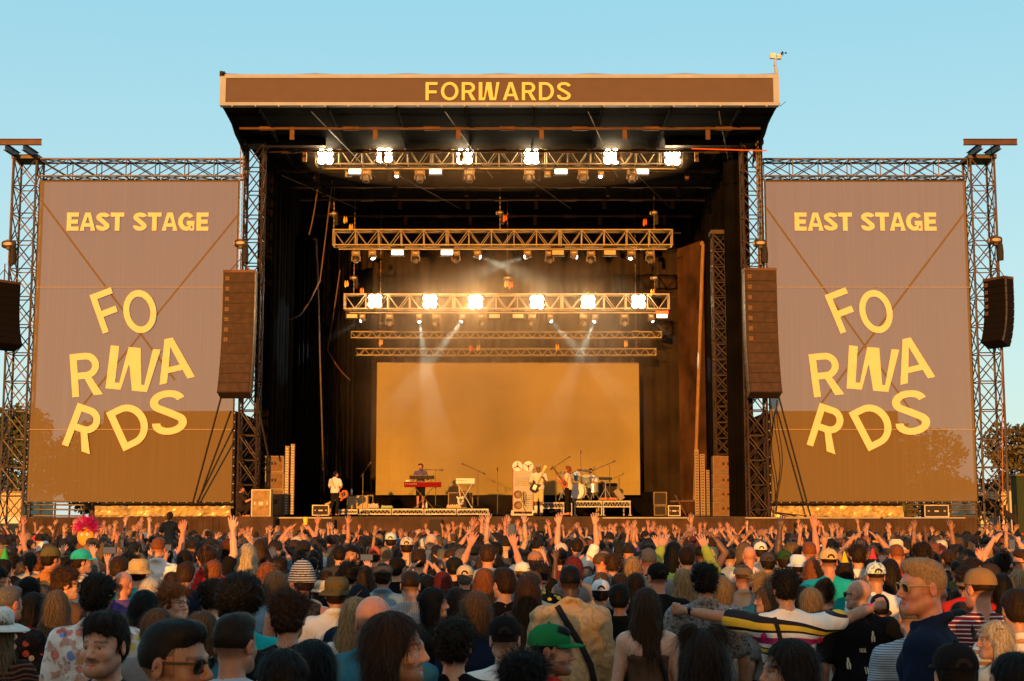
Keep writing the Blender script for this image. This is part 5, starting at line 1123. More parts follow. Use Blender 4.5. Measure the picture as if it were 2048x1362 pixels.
def person(px, pyt, d, hair='short', hc='brown', skin='l', shirt='tee', sc=(.05, .05, .05), sm='plain', pose='down', yaw=0, hy=0, hp=0, fem=0, w=1.0, lod=None, face=None, hands=None, label=None, hatk=None, gl=None, glup=0, group=None, trous=(.02, .022, .03), seed=None, height=None, short=False, X=None, leg=None, hgt_extra=0):
    if lod is None: lod = 0 if d < 7.2 else (1 if d < 12.6 else 2)
    x = (px-1024)*d/F*1.0 if X is None else X
    h = height or (HC-(pyt-1045)*d/F-hgt_extra); seed = int(px*3+pyt*7) if seed is None else seed
    if height is None: h = min(2.0, max(1.42, h))
    top = {'afro': 1.805, 'curly': 1.783, 'mess': 1.783, 'quiff': 1.778, None: 1.752, 'buns': 1.79}.get(hair, 1.768); 
    if hatk: top = max(top if hair else 0, {'beanie': 1.80, 'cowboy': 1.785, 'party': 1.90}.get(hatk[0], 1.778))
    top = 1.50+(top-1.50)*HS; s = h/top; hs_ = hands or ('curl' if pose == 'down' else 'open')
    if hair == 'fade' and lod <= 1: face = (face or '')+'f'+('g' if hc in ('blond', 'ginger', 'grey', 'light') and 'g' not in (face or '') else '')
    me = body_mesh(pose, lod, fem, hy, hp, w, face, hs_, leg)
    o = bpy.data.objects.new('person', me); COL.objects.link(o); o.location = (x, d, 0); o.scale = (s, s, s); o.rotation_euler.z = R(yaw); t = TONES[skin]; rr = random.Random(seed); j = rr.uniform(.92, 1.08); o.color = (t[0]*j, t[1]*j, t[2]*j, 1)
    tag(o, label, 'person', group or 'people standing in the crowd')
    M = rot(hy, hp)
    def child(name, mesh, m, c):
        q = bpy.data.objects.new(name, mesh); COL.objects.link(q); q.parent = o; q.color = (*c, 1)
        if m is not None:
            if not mesh.materials: mesh.materials.append(CLOTH)
            q.material_slots[0].link = 'OBJECT'; q.material_slots[0].material = m
        return q
    sh = None
    if shirt:
        sh = child({'jacket': 'jacket', 'tank': 'tank_top', 'tube': 'tube_top', 'hoodie': 'hoodie', 'tee': 'tee_shirt', 'long': 'long_sleeved_top', 'shirt': 'shirt'}[shirt], shirt_mesh(shirt, pose, lod, fem, w, seed % 5 if lod < 2 else 0), SM[sm], sc)
    child('shorts' if short else 'trousers', trouser_mesh(short, leg), CLOTH, trous)
    if hair: child('hair', hair_mesh(hair, lod, hy, hp, (seed % 3) if lod else seed % 7), None, HC_[hc])
    if hatk: hat(hatk[0], SM.get(hatk[3] if len(hatk) > 3 else 'plain', CLOTH), hatk[1], o, M, seed*2+(0 if len(hatk) < 3 or hatk[2] > 0 else 1), hatk[2] if len(hatk) > 2 else 1)
    if gl: glasses(gl, o, M, glup)
    return o, (sh.data if sh else None)
# ---------------------------------------------------------------- the crowd: people the photograph shows one by one
K = {'blk': (.008, .007, .008), 'wht': (.70, .69, .68), 'gry': (.17, .17, .18), 'dgry': (.035, .035, .038), 'nvy': (.007, .013, .032), 'teal': (.01, .34, .36), 'maroon': (.13, .012, .02), 'tan': (.45, .32, .18), 'olive': (.10, .085, .03), 'orange': (.52, .20, .05),
     'purple': (.07, .05, .22), 'green': (.015, .12, .05), 'denim': (.03, .13, .19), 'pink': (.50, .20, .24), 'cream': (.55, .47, .36), 'brown': (.09, .05, .03), 'red': (.42, .02, .015), 'lblue': (.30, .38, .46), 'ldenim': (.14, .24, .34), 'lilac': (.32, .22, .42), 'lime': (.32, .38, .06), 'mustard': (.42, .27, .04), 'turq': (.02, .38, .36), 'rust': (.28, .09, .03), 'beige': (.50, .42, .32)}
HAND = []
def p(px, py, d, hair, hc, skin, shirt, col, label, **k):
    d *= 1.07; col = K[col]; o, sh = person(px, py, d, hair, hc, skin, shirt, col, label=label, **k); HAND.append((px, py, d, o, sh, label)); return o, sh
# --- nearest rows
p(228, 1246, 5.1, 'quiff', 'dark', 'l', 'tee', 'dgry', 'moustached man facing the camera with short dark fringe, bottom left', yaw=165, hy=0, face='ms', hgt_extra=-.06)
p(350, 1230, 3.8, 'fade', 'black', 't', 'tee', 'blk', 'close man in black sunglasses with cropped black hair, turned right', yaw=-55, hy=-50, face='s', gl='sun', w=1.04)
p(478, 1219, 5.1, 'fade', 'dark', 'm', 'tee', 'lblue', 'back of cropped dark head above a pale grey striped shirt', sm='bluestripe', hy=-20, w=1.05)
o, sh = p(206, 1143, 7.6, 'curly', 'black', 'm', 'shirt', 'wht', 'tall man with curly black hair in a pink and blue collage-print shirt', sm='pinkfloral', w=1.06, face='')
p(256, 1141, 11.0, None, 'dark', 'r', 'tee', 'purple', 'bald man in a plain purple tee beside the collage-print shirt', hy=-8)
p(30, 1168, 8.6, 'fade', 'grey', 'r', 'shirt', 'blk', 'grey-stubbled man in black shirt with pale flowers at left edge', sm='darkfloral', hy=-25, w=1.05)
p(8, 1203, 6.8, 'long', 'dirty', 'l', 'tee', 'wht', 'long-haired person in a white sun hat at far left', sm='redgreen', fem=1, hatk=('sunhat', (.62, .60, .57)))
p(80, 1180, 9.2, 'long', 'black', 'l', 'hoodie', 'red', 'black-haired person in a fluffy red hooded jacket', fem=1)
p(124, 1176, 9.0, 'long', 'dirty', 'l', 'tee', 'gry', 'person with long wavy light brown hair and grey flowered top, left', sm='speckle', fem=1, hy=15)
p(142, 1131, 10.2, 'mess', 'mid', 'l', 'tee', 'brown', 'messy brown-haired man in sunglasses looking right, left side', hy=-55, yaw=-10, gl='sun')
p(70, 1150, 10.2, 'bob', 'black', 'l', 'tee', 'blk', 'black bob haircut in front of the orange shirt with backpack', fem=1)
o, sh = p(112, 1090, 14, 'short', 'brown', 'r', 'shirt', 'orange', 'man in olive cap and orange shirt with dark backpack', hatk=('cap', K['olive'], 1), hy=-35, lod=1, w=1.1)
ORANGE = (o, sh)
p(173, 1096, 14, 'short', 'brown', 'l', 'tee', 'wht', 'person in a bright turquoise cap facing right', hatk=('cap', K['turq'], 1), hy=-60, lod=1)
p(247, 1109, 12.4, 'short', 'mid', 'l', 'tee', 'dgry', 'back of round ginger-brown head beside the tan bucket hat', lod=1)
p(287, 1114, 12, 'short', 'brown', 'l', 'tee', 'teal', 'person in a tan bucket hat and dark teal top', hatk=('bucket', (.42, .30, .15)), hy=-10)
p(352, 1161, 8.6, 'mess', 'ginger', 'p', 'tee', 'dgry', 'smiling ginger-haired woman in glasses turned back to the right', yaw=-60, hy=-55, fem=1, gl='clear', face='')
p(310, 1152, 11, 'bob', 'white', 'p', 'tee', 'cream', 'white-blond haired person beneath the tan bucket hat', fem=1)
p(298, 1175, 8.4, 'verylong', 'black', 'l', 'tee', 'blk', 'long straight black hair beside the smiling ginger-haired woman', fem=1)
p(326, 1211, 7.2, 'bob', 'light', 'l', 'tee', 'gry', 'light brown bob between the black sunglasses man and smiling woman', fem=1, gl='sun', glup=1)
p(412, 1216, 6.6, 'mid', 'light', 'l', 'tee', 'denim', 'light brown centre-parted head behind the black sunglasses man', fem=1)
p(430, 1154, 9.0, 'curly', 'dark', 'l', 'tee', 'wht', 'dark curly head with pale neck left of the big afro', hy=10)
p(487, 1143, 7.0, 'afro', 'black', 'd', 'tee', 'teal', 'huge round black afro in front of the blond rows', w=1.04)
p(379, 1120, 12, 'short', 'mid', 'l', 'tee', 'nvy', 'reddish-brown short hair and navy tee left of centre-left rows', lod=1)
p(433, 1117, 12.4, 'short', 'ginger', 'r', 'tee', 'brown', 'back of reddish short hair in brown tee behind the curly head', lod=1)
p(500, 1085, 15, 'long', 'pale', 'l', 'jacket', 'blk', 'long white-blond hair over a black jacket', fem=1, lod=1)
p(465, 1076, 15.4, 'mid', 'brown', 'l', 'tee', 'brown', 'person in a wide dark brown cowboy hat', hatk=('cowboy', (.06, .022, .014)))
p(323, 1074, 16, 'fade', 'ginger', 'r', 'shirt', 'wht', 'cropped ginger man in bright white shirt, left rows', lod=1, w=1.1)
p(266, 1103, 13.6, 'mess', 'black', 'm', 'tee', 'blk', 'black-haired person with blue mirrored sunglasses pushed up', gl='mirror', glup=1, yaw=170)
p(570, 1286, 4.3, 'short', 'black', 'l', 'tee', 'blk', 'dark rounded head at bottom edge, left of the long-haired man', w=1.0, hy=20, hgt_extra=-.0)
p(632, 1271, 4.8, 'bob', 'black', 'l', 'tee', 'blk', 'smooth black bob at the bottom edge below the bald man', fem=1)
p(584, 1176, 6.6, 'mess', 'brown', 'm', 'tee', 'blk', 'thick brown quiff with bare nape and black tee', w=1.0, hy=-5)
p(752, 1188, 5.9, None, 'dark', 'r', 'jacket', 'denim', 'bald man in a dark teal denim jacket', face='', hy=-18, w=1.08)
p(785, 1216, 4.5, 'mid', 'brown', 'l', 'tee', 'blk', 'long-haired bearded man turned right at the bottom', yaw=-48, hy=-48, face='bm', w=1.0)
p(910, 1228, 6.0, 'curly', 'dark', 'l', 'tee', 'blk', 'back of dark green cap over curls and black tee', hatk=('cap', (.012, .022, .016), -1), w=1.06)
p(953, 1178, 7.8, 'wavy', 'light', 'l', 'long', 'nvy', 'wavy light brown hair above a navy jumper', fem=1)
oTHE = p(1010, 1224, 6.6, 'fade', 'brown', 'l', 'tee', 'wht', 'man in black cap and white tee printed THE', hatk=('cap', K['blk'], -1), w=1.05)
p(1046, 1294, 4.8, 'mess', 'black', 'l', 'tee', 'red', 'messy black head at the bottom edge before the green cap', fem=1)
p(1096, 1240, 6.0, 'fade', 'black', 'l', 'shirt', 'red', 'bearded man in bright green cap turned right', hatk=('cap', (.008, .13, .045), 1), yaw=-60, hy=-42, face='bm', sm='darkfloral')
p(1400, 1240, 5.2, 'buns', 'brown', 'l', 'tee', 'blk', 'long brown hair with two space buns, bottom right of centre', fem=1)
p(1575, 1269, 4.9, 'mid', 'dark', 'l', 'tee', 'blk', 'man with dark hair under sunglasses turned left, bottom right', yaw=55, hy=42, face='bm', gl='sun', glup=1)
p(1895, 1276, 5.0, 'short', 'dark', 'l', 'tee', 'blk', 'back of black cap with grey peak at bottom right', hatk=('cap', K['blk'], -1))
p(2010, 1294, 4.6, 'short', 'black', 'l', 'tee', 'blk', 'dark head at the bottom right corner', hy=25)
BL = p(1843, 1112, 6.1, 'fade', 'blond', 'r', 'shirt', 'nvy', 'tall blond moustached man in sunglasses and navy shirt, turned left', yaw=66, hy=34, face='mg', gl='olive', w=.98)
p(1811, 1192, 7.9, 'fade', 'grey', 'l', 'tee', 'lblue', 'grey-haired person in thin-striped grey tee behind the blond man', sm='greystripe', w=1.05, hgt_extra=.0)
p(1978, 1234, 7.3, 'mid', 'pale', 'l', 'tee', 'cream', 'blond woman with sunglasses on her head turned left', yaw=45, hy=42, fem=1, gl='sun', glup=1)
p(2020, 1171, 7.4, 'short', 'brown', 'l', 'tee', 'wht', 'brown-haired person in tan and white striped tee, right edge', sm='tanstripe', w=1.06)
STR = p(1948, 1131, 8.2, 'fade', 'brown', 'r', 'tee', 'maroon', 'man in brown cap and maroon striped tee with backpack', sm='marstripe', hatk=('cap', (.20, .12, .055), 1), hy=22, w=1.06)
# --- second band
p(607, 1115, 9.6, 'short', 'brown', 'r', 'tank', 'dgry', 'person in black and white striped beanie and dark tank top', hatk=('beanie', (.42, .42, .45), 1, 'bwstripe'), hy=35, sm='speckle', w=1.04)
p(558, 1139, 10, 'wavy', 'dirty', 'l', 'tee', 'ldenim', 'curly ash-blond hair with a clip beside the striped beanie', fem=1)
p(540, 1122, 12, 'wavy', 'ginger', 'l', 'tee', 'blk', 'ginger wavy hair behind the ash-blond curls', fem=1)
p(678, 1148, 9.4, 'short', 'dark', 'm', 'shirt', 'wht', 'person in olive bucket hat and white linen shirt', hatk=('bucket', (.075, .06, .03)), w=1.1)
p(722, 1163, 9.2, 'short', 'black', 'm', 'tee', 'nvy', 'person in a plain black beanie beside the olive bucket hat', hatk=('beanie', (.012, .013, .02)))
p(716, 1189, 8.0, 'long', 'blond', 'l', 'tee', 'wht', 'long blond hair just left of the bald denim-jacket man', fem=1, hy=-10)
p(823, 1138, 10.4, 'fade', 'brown', 'l', 'tee', 'gry', 'brown-haired man in a grey pinstriped tee', sm='pinstripe', w=1.05)
p(868, 1170, 9.4, 'mid', 'black', 'l', 'tee', 'blk', 'woman with sleek black hair and fringe turned right', yaw=-35, hy=-40, fem=1)
p(915, 1170, 10, 'verylong', 'brown', 'l', 'tee', 'brown', 'straight dark brown long hair right of the sleek fringe', fem=1)
p(769, 1121, 12, 'short', 'brown', 'm', 'shirt', 'ldenim', 'person in grey flat cap and blue denim shirt', hatk=('flat', (.06, .06, .06), -1), lod=1)
p(887, 1140, 12, 'long', 'red', 'l', 'tee', 'blk', 'dark red long hair and black top', fem=1, lod=1)
p(969, 1133, 12, 'verylong', 'ginger', 'l', 'tee', 'wht', 'bright ginger long hair over a white top', fem=1, lod=1)
p(931, 1127, 13, 'short', 'grey', 'r', 'tee', 'blk', 'person in a worn cream cap seen from behind', hatk=('cap', (.50, .38, .24), -1), lod=1)
p(910, 1109, 13.8, 'short', 'black', 'l', 'tee', 'blk', 'person in a black leather cap behind the cream cap', hatk=('flat', (.012, .012, .012), 1))
p(1008, 1132, 10.2, 'quiff', 'brown', 'l', 'tee', 'blk', 'man with brown quiff and black tee left of the long brown hair', hy=30, w=1.03)
p(839, 1096, 15, 'quiff', 'mid', 'l', 'tee', 'brown', 'back of thick brown quiff near the printed cap', lod=1)
p(752, 1092, 17.6, 'short', 'brown', 'l', 'tee', 'red', 'person in a coral red cap', hatk=('cap', (.50, .09, .04), -1))
p(709, 1089, 16.6, 'short', 'black', 'm', 'tee', 'blk', 'dark-bearded man looking back towards the camera', yaw=150, hy=10, face='bm', lod=1)
p(683, 1088, 17, 'short', 'dark', 'l', 'tee', 'dgry', 'short dark hair left of the man looking back', lod=1)
p(816, 1072, 18, 'short', 'brown', 'l', 'tee', 'tan', 'person in a pale cap with coloured print', hatk=('cap', (.52, .42, .30), -1, 'speckle'))
p(864, 1067, 19.5, None, 'brown', 'p', 'tee', 'lilac', 'bald man in a lilac tee', w=1.08)
p(784, 1064, 21.5, 'short', 'brown', 'l', 'tee', 'blk', 'person in a mint white cap below the keyboards', hatk=('cap', (.50, .60, .52), -1))
p(701, 1120, 12, 'mess', 'black', 'l', 'tee', 'blk', 'messy black hair between striped beanie and flat cap')
p(733, 1128, 13, 'long', 'mid', 'l', 'tee', 'brown', 'long mid-brown hair left of the grey flat cap', fem=1)
p(798, 1112, 14, 'short', 'dark', 'l', 'tee', 'blk', 'person in a black cap right of the grey flat cap', hatk=('cap', K['blk'], 1), hy=-30)
p(856, 1146, 12, 'bob', 'black', 'l', 'tee', 'blk', 'short black bob right of the pinstriped tee', fem=1)
p(599, 1071, 21.6, 'short', 'brown', 'r', None, 'blk', 'bare-backed man in pale cap holding a yellow cup overhead', pose='clap', hatk=('cap', (.50, .40, .28), -1), lod=1, w=1.06, yaw=-4)
CAMO = p(1139, 1127, 9.6, 'fade', 'black', 'd', 'jacket', 'tan', 'man in tan camouflage jacket with black diagonal strap', sm='camo', w=1.12)
p(1199, 1155, 11.4, 'short', 'black', 'm', 'tee', 'blk', 'person in a clean white cap beside the tan camouflage jacket', hatk=('cap', (.62, .64, .68), -1))
TAT = p(1237, 1162, 9.8, 'short', 'black', 't', 'tank', 'blk', 'short-haired person in black tank with tattooed shoulder and backpack', fem=.5, hy=-12)
TUB = p(1290, 1171, 8.8, 'verylong', 'mid', 'p', 'tube', 'brown', 'woman with long brown hair and bare back in brown tube top', fem=1, hy=-12)
BC = p(1312, 1122, 11, 'fade', 'dark', 'r', 'tee', 'blk', 'man in black baseball cap and loose black tee', hatk=('cap', K['blk'], -1), w=1.12, gl='sun', glup=0, hy=15)
p(1405, 1122, 9.4, 'curly', 'black', 'm', 'shirt', 'gry', 'man with round black hair in dark speckled floral shirt', sm='speckle', w=1.15)
ADI = p(1565, 1134, 9.0, 'mess', 'black', 'm', 'tee', 'wht', 'man with both arms spread wide in bold wavy-print sports shirt', pose='spread', sm='adi', hands='fist', w=1.06)
p(1055, 1146, 10, 'verylong', 'mid', 'l', 'tee', 'brown', 'straight long brown hair left of the camouflage jacket', fem=1, lod=1)
p(1064, 1138, 11.6, 'short', 'brown', 'l', 'tee', 'beige', 'person in brown peaked cap and beige shirt', hatk=('cap', (.09, .045, .03), 1), hy=-60)
p(1080, 1122, 12.4, 'mess', 'dark', 'l', 'tee', 'blk', 'dark-haired person in black top with yellow print', sm='yelprint', fem=1)
p(1070, 1100, 15, 'short', 'brown', 'l', 'tee', 'blk', 'person in dusty brown cap, centre', hatk=('cap', (.28, .14, .09), 1))
p(1044, 1121, 14, 'short', 'light', 'l', 'tee', 'gry', 'person in off-white cap below the phone', hatk=('cap', (.62, .60, .52), 1), hy=20)
MAR = p(1122, 1096, 16, 'short', 'dark', 'l', 'tee', 'maroon', 'dark-haired person in maroon tee with backpack', lod=1)
p(1146, 1110, 14, 'wavy', 'red', 'l', 'tee', 'gry', 'bright red hair behind the camouflage jacket', fem=1)
p(1121, 1084, 17, 'short', 'brown', 'l', 'tee', 'blk', 'person in a pale pink cap', hatk=('cap', (.62, .42, .34), -1))
p(1153, 1075, 19.5, 'short', 'brown', 'l', 'tee', 'wht', 'person in white tee with both arms straight up', pose='up', lod=1)
p(1295, 1095, 13, 'fade', 'grey', 'r', 'tee', 'gry', 'grey-haired man behind the black baseball cap', lod=1, w=1.05)
p(1199, 1104, 15.6, 'fade', 'light', 'r', 'tee', 'lblue', 'man in glasses turned right above the white cap', yaw=-40, hy=-40, gl='clear', lod=1)
p(1223, 1104, 15, 'curly', 'mid', 'l', 'tee', 'gry', 'thick brown curls right of the man in glasses')
p(1263, 1110, 14.6, 'wavy', 'blond', 'l', 'tee', 'wht', 'sunlit wavy blond hair behind the bare-backed woman', fem=1)
p(1237, 1143, 13, 'bob', 'mid', 'l', 'tee', 'gry', 'brown bob with sunglasses on top, above the tattooed shoulder', fem=1, gl='sun', glup=1)
p(1268, 1142, 12.6, 'bob', 'brown', 'l', 'tee', 'blk', 'dark brown bob above the long-haired bare-backed woman', fem=1)
p(1200, 1141, 14, 'mid', 'light', 'l', 'tee', 'tan', 'light brown hair peeking over the clean white cap', fem=1)
p(1363, 1134, 12, 'long', 'blond', 'l', 'tee', 'lime', 'long highlighted blond hair before the speckled floral shirt', fem=1, lod=1)
p(1370, 1090, 14, 'short', 'brown', 'l', 'long', 'lime', 'person in lime long sleeves with both forearms raised', pose='phone', lod=1, w=.95)
p(1398, 1088, 16.5, 'fade', 'dark', 'b', 'tank', 'blk', 'brown-skinned person clapping high overhead', pose='clap', lod=1)
p(1481, 1125, 12, 'fade', 'light', 'r', 'shirt', 'gry', 'man in tweed flat cap and grey shirt with tan strap', hatk=('flat', (.20, .13, .08), -1, 'plaid'), lod=1, w=1.04)
p(1517, 1141, 11, 'mess', 'blond', 'l', 'shirt', 'denim', 'tousled blond hair and dark denim jacket', w=1.0)
p(1494, 1092, 16, None, 'dark', 'r', 'tee', 'wht', 'bald man holding a can beside the tweed cap', lod=1)
p(1516, 1082, 18, 'short', 'brown', 'l', 'tee', 'cream', 'person in a bright white cap, right of the tweed cap', hatk=('cap', (.68, .62, .52), -1))
p(1437, 1148, 10.6, 'wavy', 'blond', 'l', 'tee', 'cream', 'wavy blond hair beside the speckled floral shirt', fem=1)
BLK = p(1708, 1157, 9.6, None, 'dark', 'l', 'shirt', 'blk', 'bald man in sunglasses and black shirt with pale figures', gl='sun', hy=45, w=1.22)
p(1651, 1094, 13, 'fade', 'dark', 'r', 'tee', 'teal', 'man in beige cap and bright teal tee', hatk=('cap', (.55, .36, .16), -1), w=1.12, lod=1)
GEO = p(1743, 1121, 11.6, 'fade', 'brown', 'm', 'tee', 'wht', 'man in colourful printed cap and white tee with black shapes', hatk=('cap', (.42, .50, .52), -1, 'speckle'), w=1.1)
p(1786, 1087, 15, 'fade', 'ginger', 'r', 'tee', 'red', 'cropped ginger head and red collar behind the blond man', lod=1, w=1.05)
p(1785, 1076, 18, 'short', 'brown', 'l', 'tee', 'gry', 'person in a cream bucket hat above the ginger head', hatk=('bucket', (.62, .52, .36)))
p(1614, 1171, 10, 'bob', 'blond', 'l', 'tee', 'cream', 'smooth blond bob beneath the teal tee', fem=1)
p(1641, 1154, 10.6, 'bun', 'brown', 'l', 'tee', 'brown', 'messy brown topknot in front of the teal tee', fem=1)
p(1530, 1167, 10.4, 'mid', 'light', 'l', 'tee', 'gry', 'woman in profile with light brown hair beside the spread arm', yaw=30, hy=50, fem=1)
p(1771, 1115, 13, 'verylong', 'dark', 'l', 'tee', 'nvy', 'dark long hair between the colourful cap and ginger head', fem=1, lod=1)
p(1618, 1115, 14, 'verylong', 'ginger', 'l', 'tee', 'maroon', 'copper long hair left of the teal tee', fem=1, lod=1)
p(1563, 1098, 15, 'short', 'brown', 'l', 'tee', 'green', 'person in a dark green cap near the silver bucket hat', hatk=('cap', (.02, .06, .02), -1))
p(1530, 1102, 15, 'short', 'dark', 'l', 'tee', 'blk', 'person in a charcoal cap right of the tweed cap', hatk=('cap', (.05, .04, .045), -1), lod=1)
p(1836, 1082, 15, 'curly', 'dark', 'l', 'tee', 'blk', 'dark curls directly above the tall blond man', lod=1)
p(1922, 1128, 11, 'curly', 'dark', 'm', 'tee', 'red', 'dark curly hair and red top between blond man and brown cap', lod=1)
p(1936, 1112, 13, 'wavy', 'brown', 'l', 'tee', 'brown', 'wavy brown hair above the brown cap', lod=1, fem=1)
p(1995, 1101, 13, 'bun', 'dark', 'l', 'tee', 'blk', 'dark hair in a bun at the right', fem=1, lod=1)
p(2040, 1096, 12, 'fade', 'mid', 'r', 'tee', 'blk', 'man in sunglasses and black tee turned left at right edge', yaw=40, hy=40, gl='sun', w=1.08)
p(2025, 1137, 11.6, 'long', 'blond', 'l', 'tee', 'blk', 'blond hair above the tan striped tee at right edge', fem=1)
p(1990, 1144, 11, 'bob', 'black', 'l', 'tee', 'blk', 'round black hair right of the brown cap', fem=1)
p(1972, 1124, 12, 'short', 'dark', 'l', 'tee', 'maroon', 'person in black cap with orange peak, right', hatk=('cap', (.03, .02, .02), 1), hy=-70)
p(1709, 1086, 15, 'mess', 'brown', 'l', 'tee', 'wht', 'brown tousled hair left of the pink party hat')
p(1613, 1082, 15, 'fade', 'ginger', 'r', 'shirt', 'blk', 'close-cropped orange hair in black patterned shirt', sm='darkfloral', lod=1)
p(1590, 1106, 14.6, 'short', 'brown', 'l', 'tee', 'blk', 'person in a shiny silver bucket hat', hatk=('bucket', (.55, .62, .70)))
p(1682, 1098, 14.4, 'mid', 'brown', 'l', 'tee', 'tan', 'person in a yellow party hat', hatk=('party', (.60, .52, .05)), fem=1)
p(1738, 1092, 14.8, 'bob', 'dark', 'l', 'tee', 'wht', 'person in a pink party hat', hatk=('party', (.60, .05, .14)), fem=1)
p(20, 1090, 14.2, 'short', 'dark', 'l', 'tee', 'blk', 'person in a green party hat at the left', hatk=('party', (.05, .45, .12)))
p(2, 1128, 9.6, 'short', 'black', 'm', 'tee', 'nvy', 'black-haired man in glasses turned right at left edge', hy=-50, yaw=-20, gl='clear')
p(1650, 1072, 20, 'mess', 'blond', 'l', 'tee', 'cream', 'person in a white bucket hat above the beige cap', hatk=('bucket', (.64, .56, .44)))
p(560, 1062, 24, 'short', 'grey', 'l', 'tee', 'blk', 'grey-haired person left of the bare-backed man')
# child-size rider carried above the crowd near the left skirt
RID = p(345, 1024, 25, 'pony', 'mid', 'l', 'tee', 'nvy', 'ponytailed rider in navy tee raised above the crowd', pose='child', fem=1, lod=1)
RID[0].location.z = 1.06; RID[0].scale = (.68, .68, .68)
# straps, prints and backpacks -------------------------------------------------------
BKM = mat('black_webbing', (.010, .010, .011), .8, 0, .2, 20)
strap(CAMO[1], [(-.095, 1.47), (-.03, 1.36), (.06, 1.22), (.13, 1.08), (.16, .95)], .042, BKM, CAMO[0])
strap(TUB[1], [(.06, 1.30), (.11, 1.18), (.15, 1.02)], .03, BKM, TUB[0])
b = MB()
pts = [(-.045, -.092, 1.41), (-.015, -.104, 1.37), (.025, -.113, 1.33), (.06, -.114, 1.295)]
for a, c in zip(pts[:-1], pts[1:]): b.bar(a, c, .017, 6)
b.build('bag_strap', BKM, TUB[0])
strap(ADI[1], [(-.10, 1.45), (-.07, 1.32), (-.035, 1.18), (0, 1.05)], .028, BKM, ADI[0])
def backpack(o, sh, c, lab, w=.28, h=.38, zc=1.2, m=None):
    y = min(onback(sh, [(0, zc), (.05, zc+.1), (-.05, zc-.1)], 0), key=lambda q: q[1])[1]; b = MB(); s = o.scale[0]
    P_ = [E((0, -.07, 0), (w/2, .075, h/2), .05), E((0, -.10, -h*.15), (w*.42, .06, h*.28), .04)]; V, Q = polygonize(P_, (np.arange(-.2, .2, .012), np.arange(-.2, .05, .012), np.arange(-.28, .28, .012)))
    bp = bpy.data.objects.new('backpack', tomesh('backpack', V, Q, [mat('backpack_'+lab[:5].replace(' ', '_'), c, .7, 0, .2, 12, .5, 40)])); COL.objects.link(bp); tag(bp, lab, 'backpack', 'backpacks worn in the crowd')
    bp.location = o.location+Vector((0, y*s, zc*s)); bp.scale = o.scale
    for sx in (-1, 1):
        st = MB(); q = [(sx*.08, .01-.0, h*.42), (sx*.085, .06, h*.62), (sx*.09, .12, h*.66)]; st.path(q, .016, 6); st.build('shoulder_strap', BKM, bp)
backpack(*ORANGE, (.02, .02, .022), 'black backpack on the orange-shirted man in the olive cap'); backpack(*MAR, (.14, .02, .03), 'maroon backpack on the dark-haired person in the maroon tee'); backpack(TAT[0], TAT[1], (.05, .055, .04), 'grey-green backpack on the tattooed short-haired person', .2, .34); backpack(STR[0], STR[1], (.02, .02, .02), 'black backpack over the maroon striped tee', .24, .36)
# prints
def quad(cx, cz, w, h, n=1): return [(cx-w/2, cz-h/2), (cx+w/2, cz-h/2), (cx+w/2, cz+h/2), (cx-w/2, cz+h/2)]
def disc(cx, cz, r, rz=None, a0=0, a1=360, n=12): return [(cx+r*math.cos(R(a0+(a1-a0)*i/n)), cz+(rz or r)*math.sin(R(a0+(a1-a0)*i/n))) for i in range(n)]
sh = oTHE[1]; NVP = mat('navy_print', (.03, .06, .16), .7); o_ = oTHE[0]
blob_print(sh, [quad(-.085, 1.305, .05, .011), quad(-.085, 1.285, .013, .04), quad(-.045, 1.29, .011, .05), quad(-.012, 1.29, .011, .05), quad(-.028, 1.29, .03, .011), quad(.015, 1.29, .011, .05), quad(.032, 1.31, .03, .010), quad(.032, 1.29, .026, .010), quad(.032, 1.27, .03, .010)], NVP, o_)
blob_print(sh, [disc(-.01, 1.16, .07, .08)], mat('maroon_print', (.16, .03, .04), .7), o_); blob_print(sh, [disc(-.01, 1.165, .03, .04)], mat('cream_print', (.6, .5, .4), .7), o_)
sh = GEO[1]; BKP = mat('black_print', (.012, .012, .012), .7)
g = []
for i, z in enumerate((1.32, 1.24, 1.16, 1.08)):
    for j, x in enumerate((-.02, .06)):
        if (i+j) % 2: g.append(disc(x, z, .034, .034, 0, 270))
        else: g.append([(x-.034, z+.034), (x+.034, z+.034), (x+.034, z-.01), (x, z-.034), (x-.034, z-.034)])
blob_print(sh, g, BKP, GEO[0])
sh = BLK[1]; CRP = mat('cream_shirt_figure', (.58, .52, .36), .7); rs = random.Random(4)
g = []
for (x, z, s, t) in ((.06, 1.33, .9, 0), (.10, 1.22, 1.0, 1), (.02, 1.10, 1.1, 2), (-.12, 1.14, .9, 0), (-.10, .99, 1.1, 1), (.10, 1.0, 1.2, 3), (-.02, 1.24, .7, 2)):
    if t == 0: g += [disc(x, z+.03*s, .010*s, .022*s), disc(x-.008*s, z-.01*s, .007*s, .03*s), disc(x+.01*s, z-.012*s, .007*s, .028*s)]
    elif t == 1: g += [disc(x, z, .014*s, .018*s), disc(x, z-.035*s, .008*s, .022*s), disc(x-.012*s, z-.06*s, .006*s, .018*s), disc(x+.012*s, z-.06*s, .006*s, .018*s), disc(x-.02*s, z-.03*s, .012*s, .006*s)]
    elif t == 2:
        for k in range(5): g.append([(x+(k*.014-.03)*s, z+.02*s), (x+(k*.014-.024)*s, z+.02*s), (x+(k*.014-.018+.006*(k % 2))*s, z-.025*s), (x+(k*.014-.026)*s, z-.02*s)])
    else: g += [disc(x, z, .026*s, .028*s), disc(x-.01*s, z-.05*s, .008*s, .022*s)]
blob_print(sh, g, CRP, BLK[0])
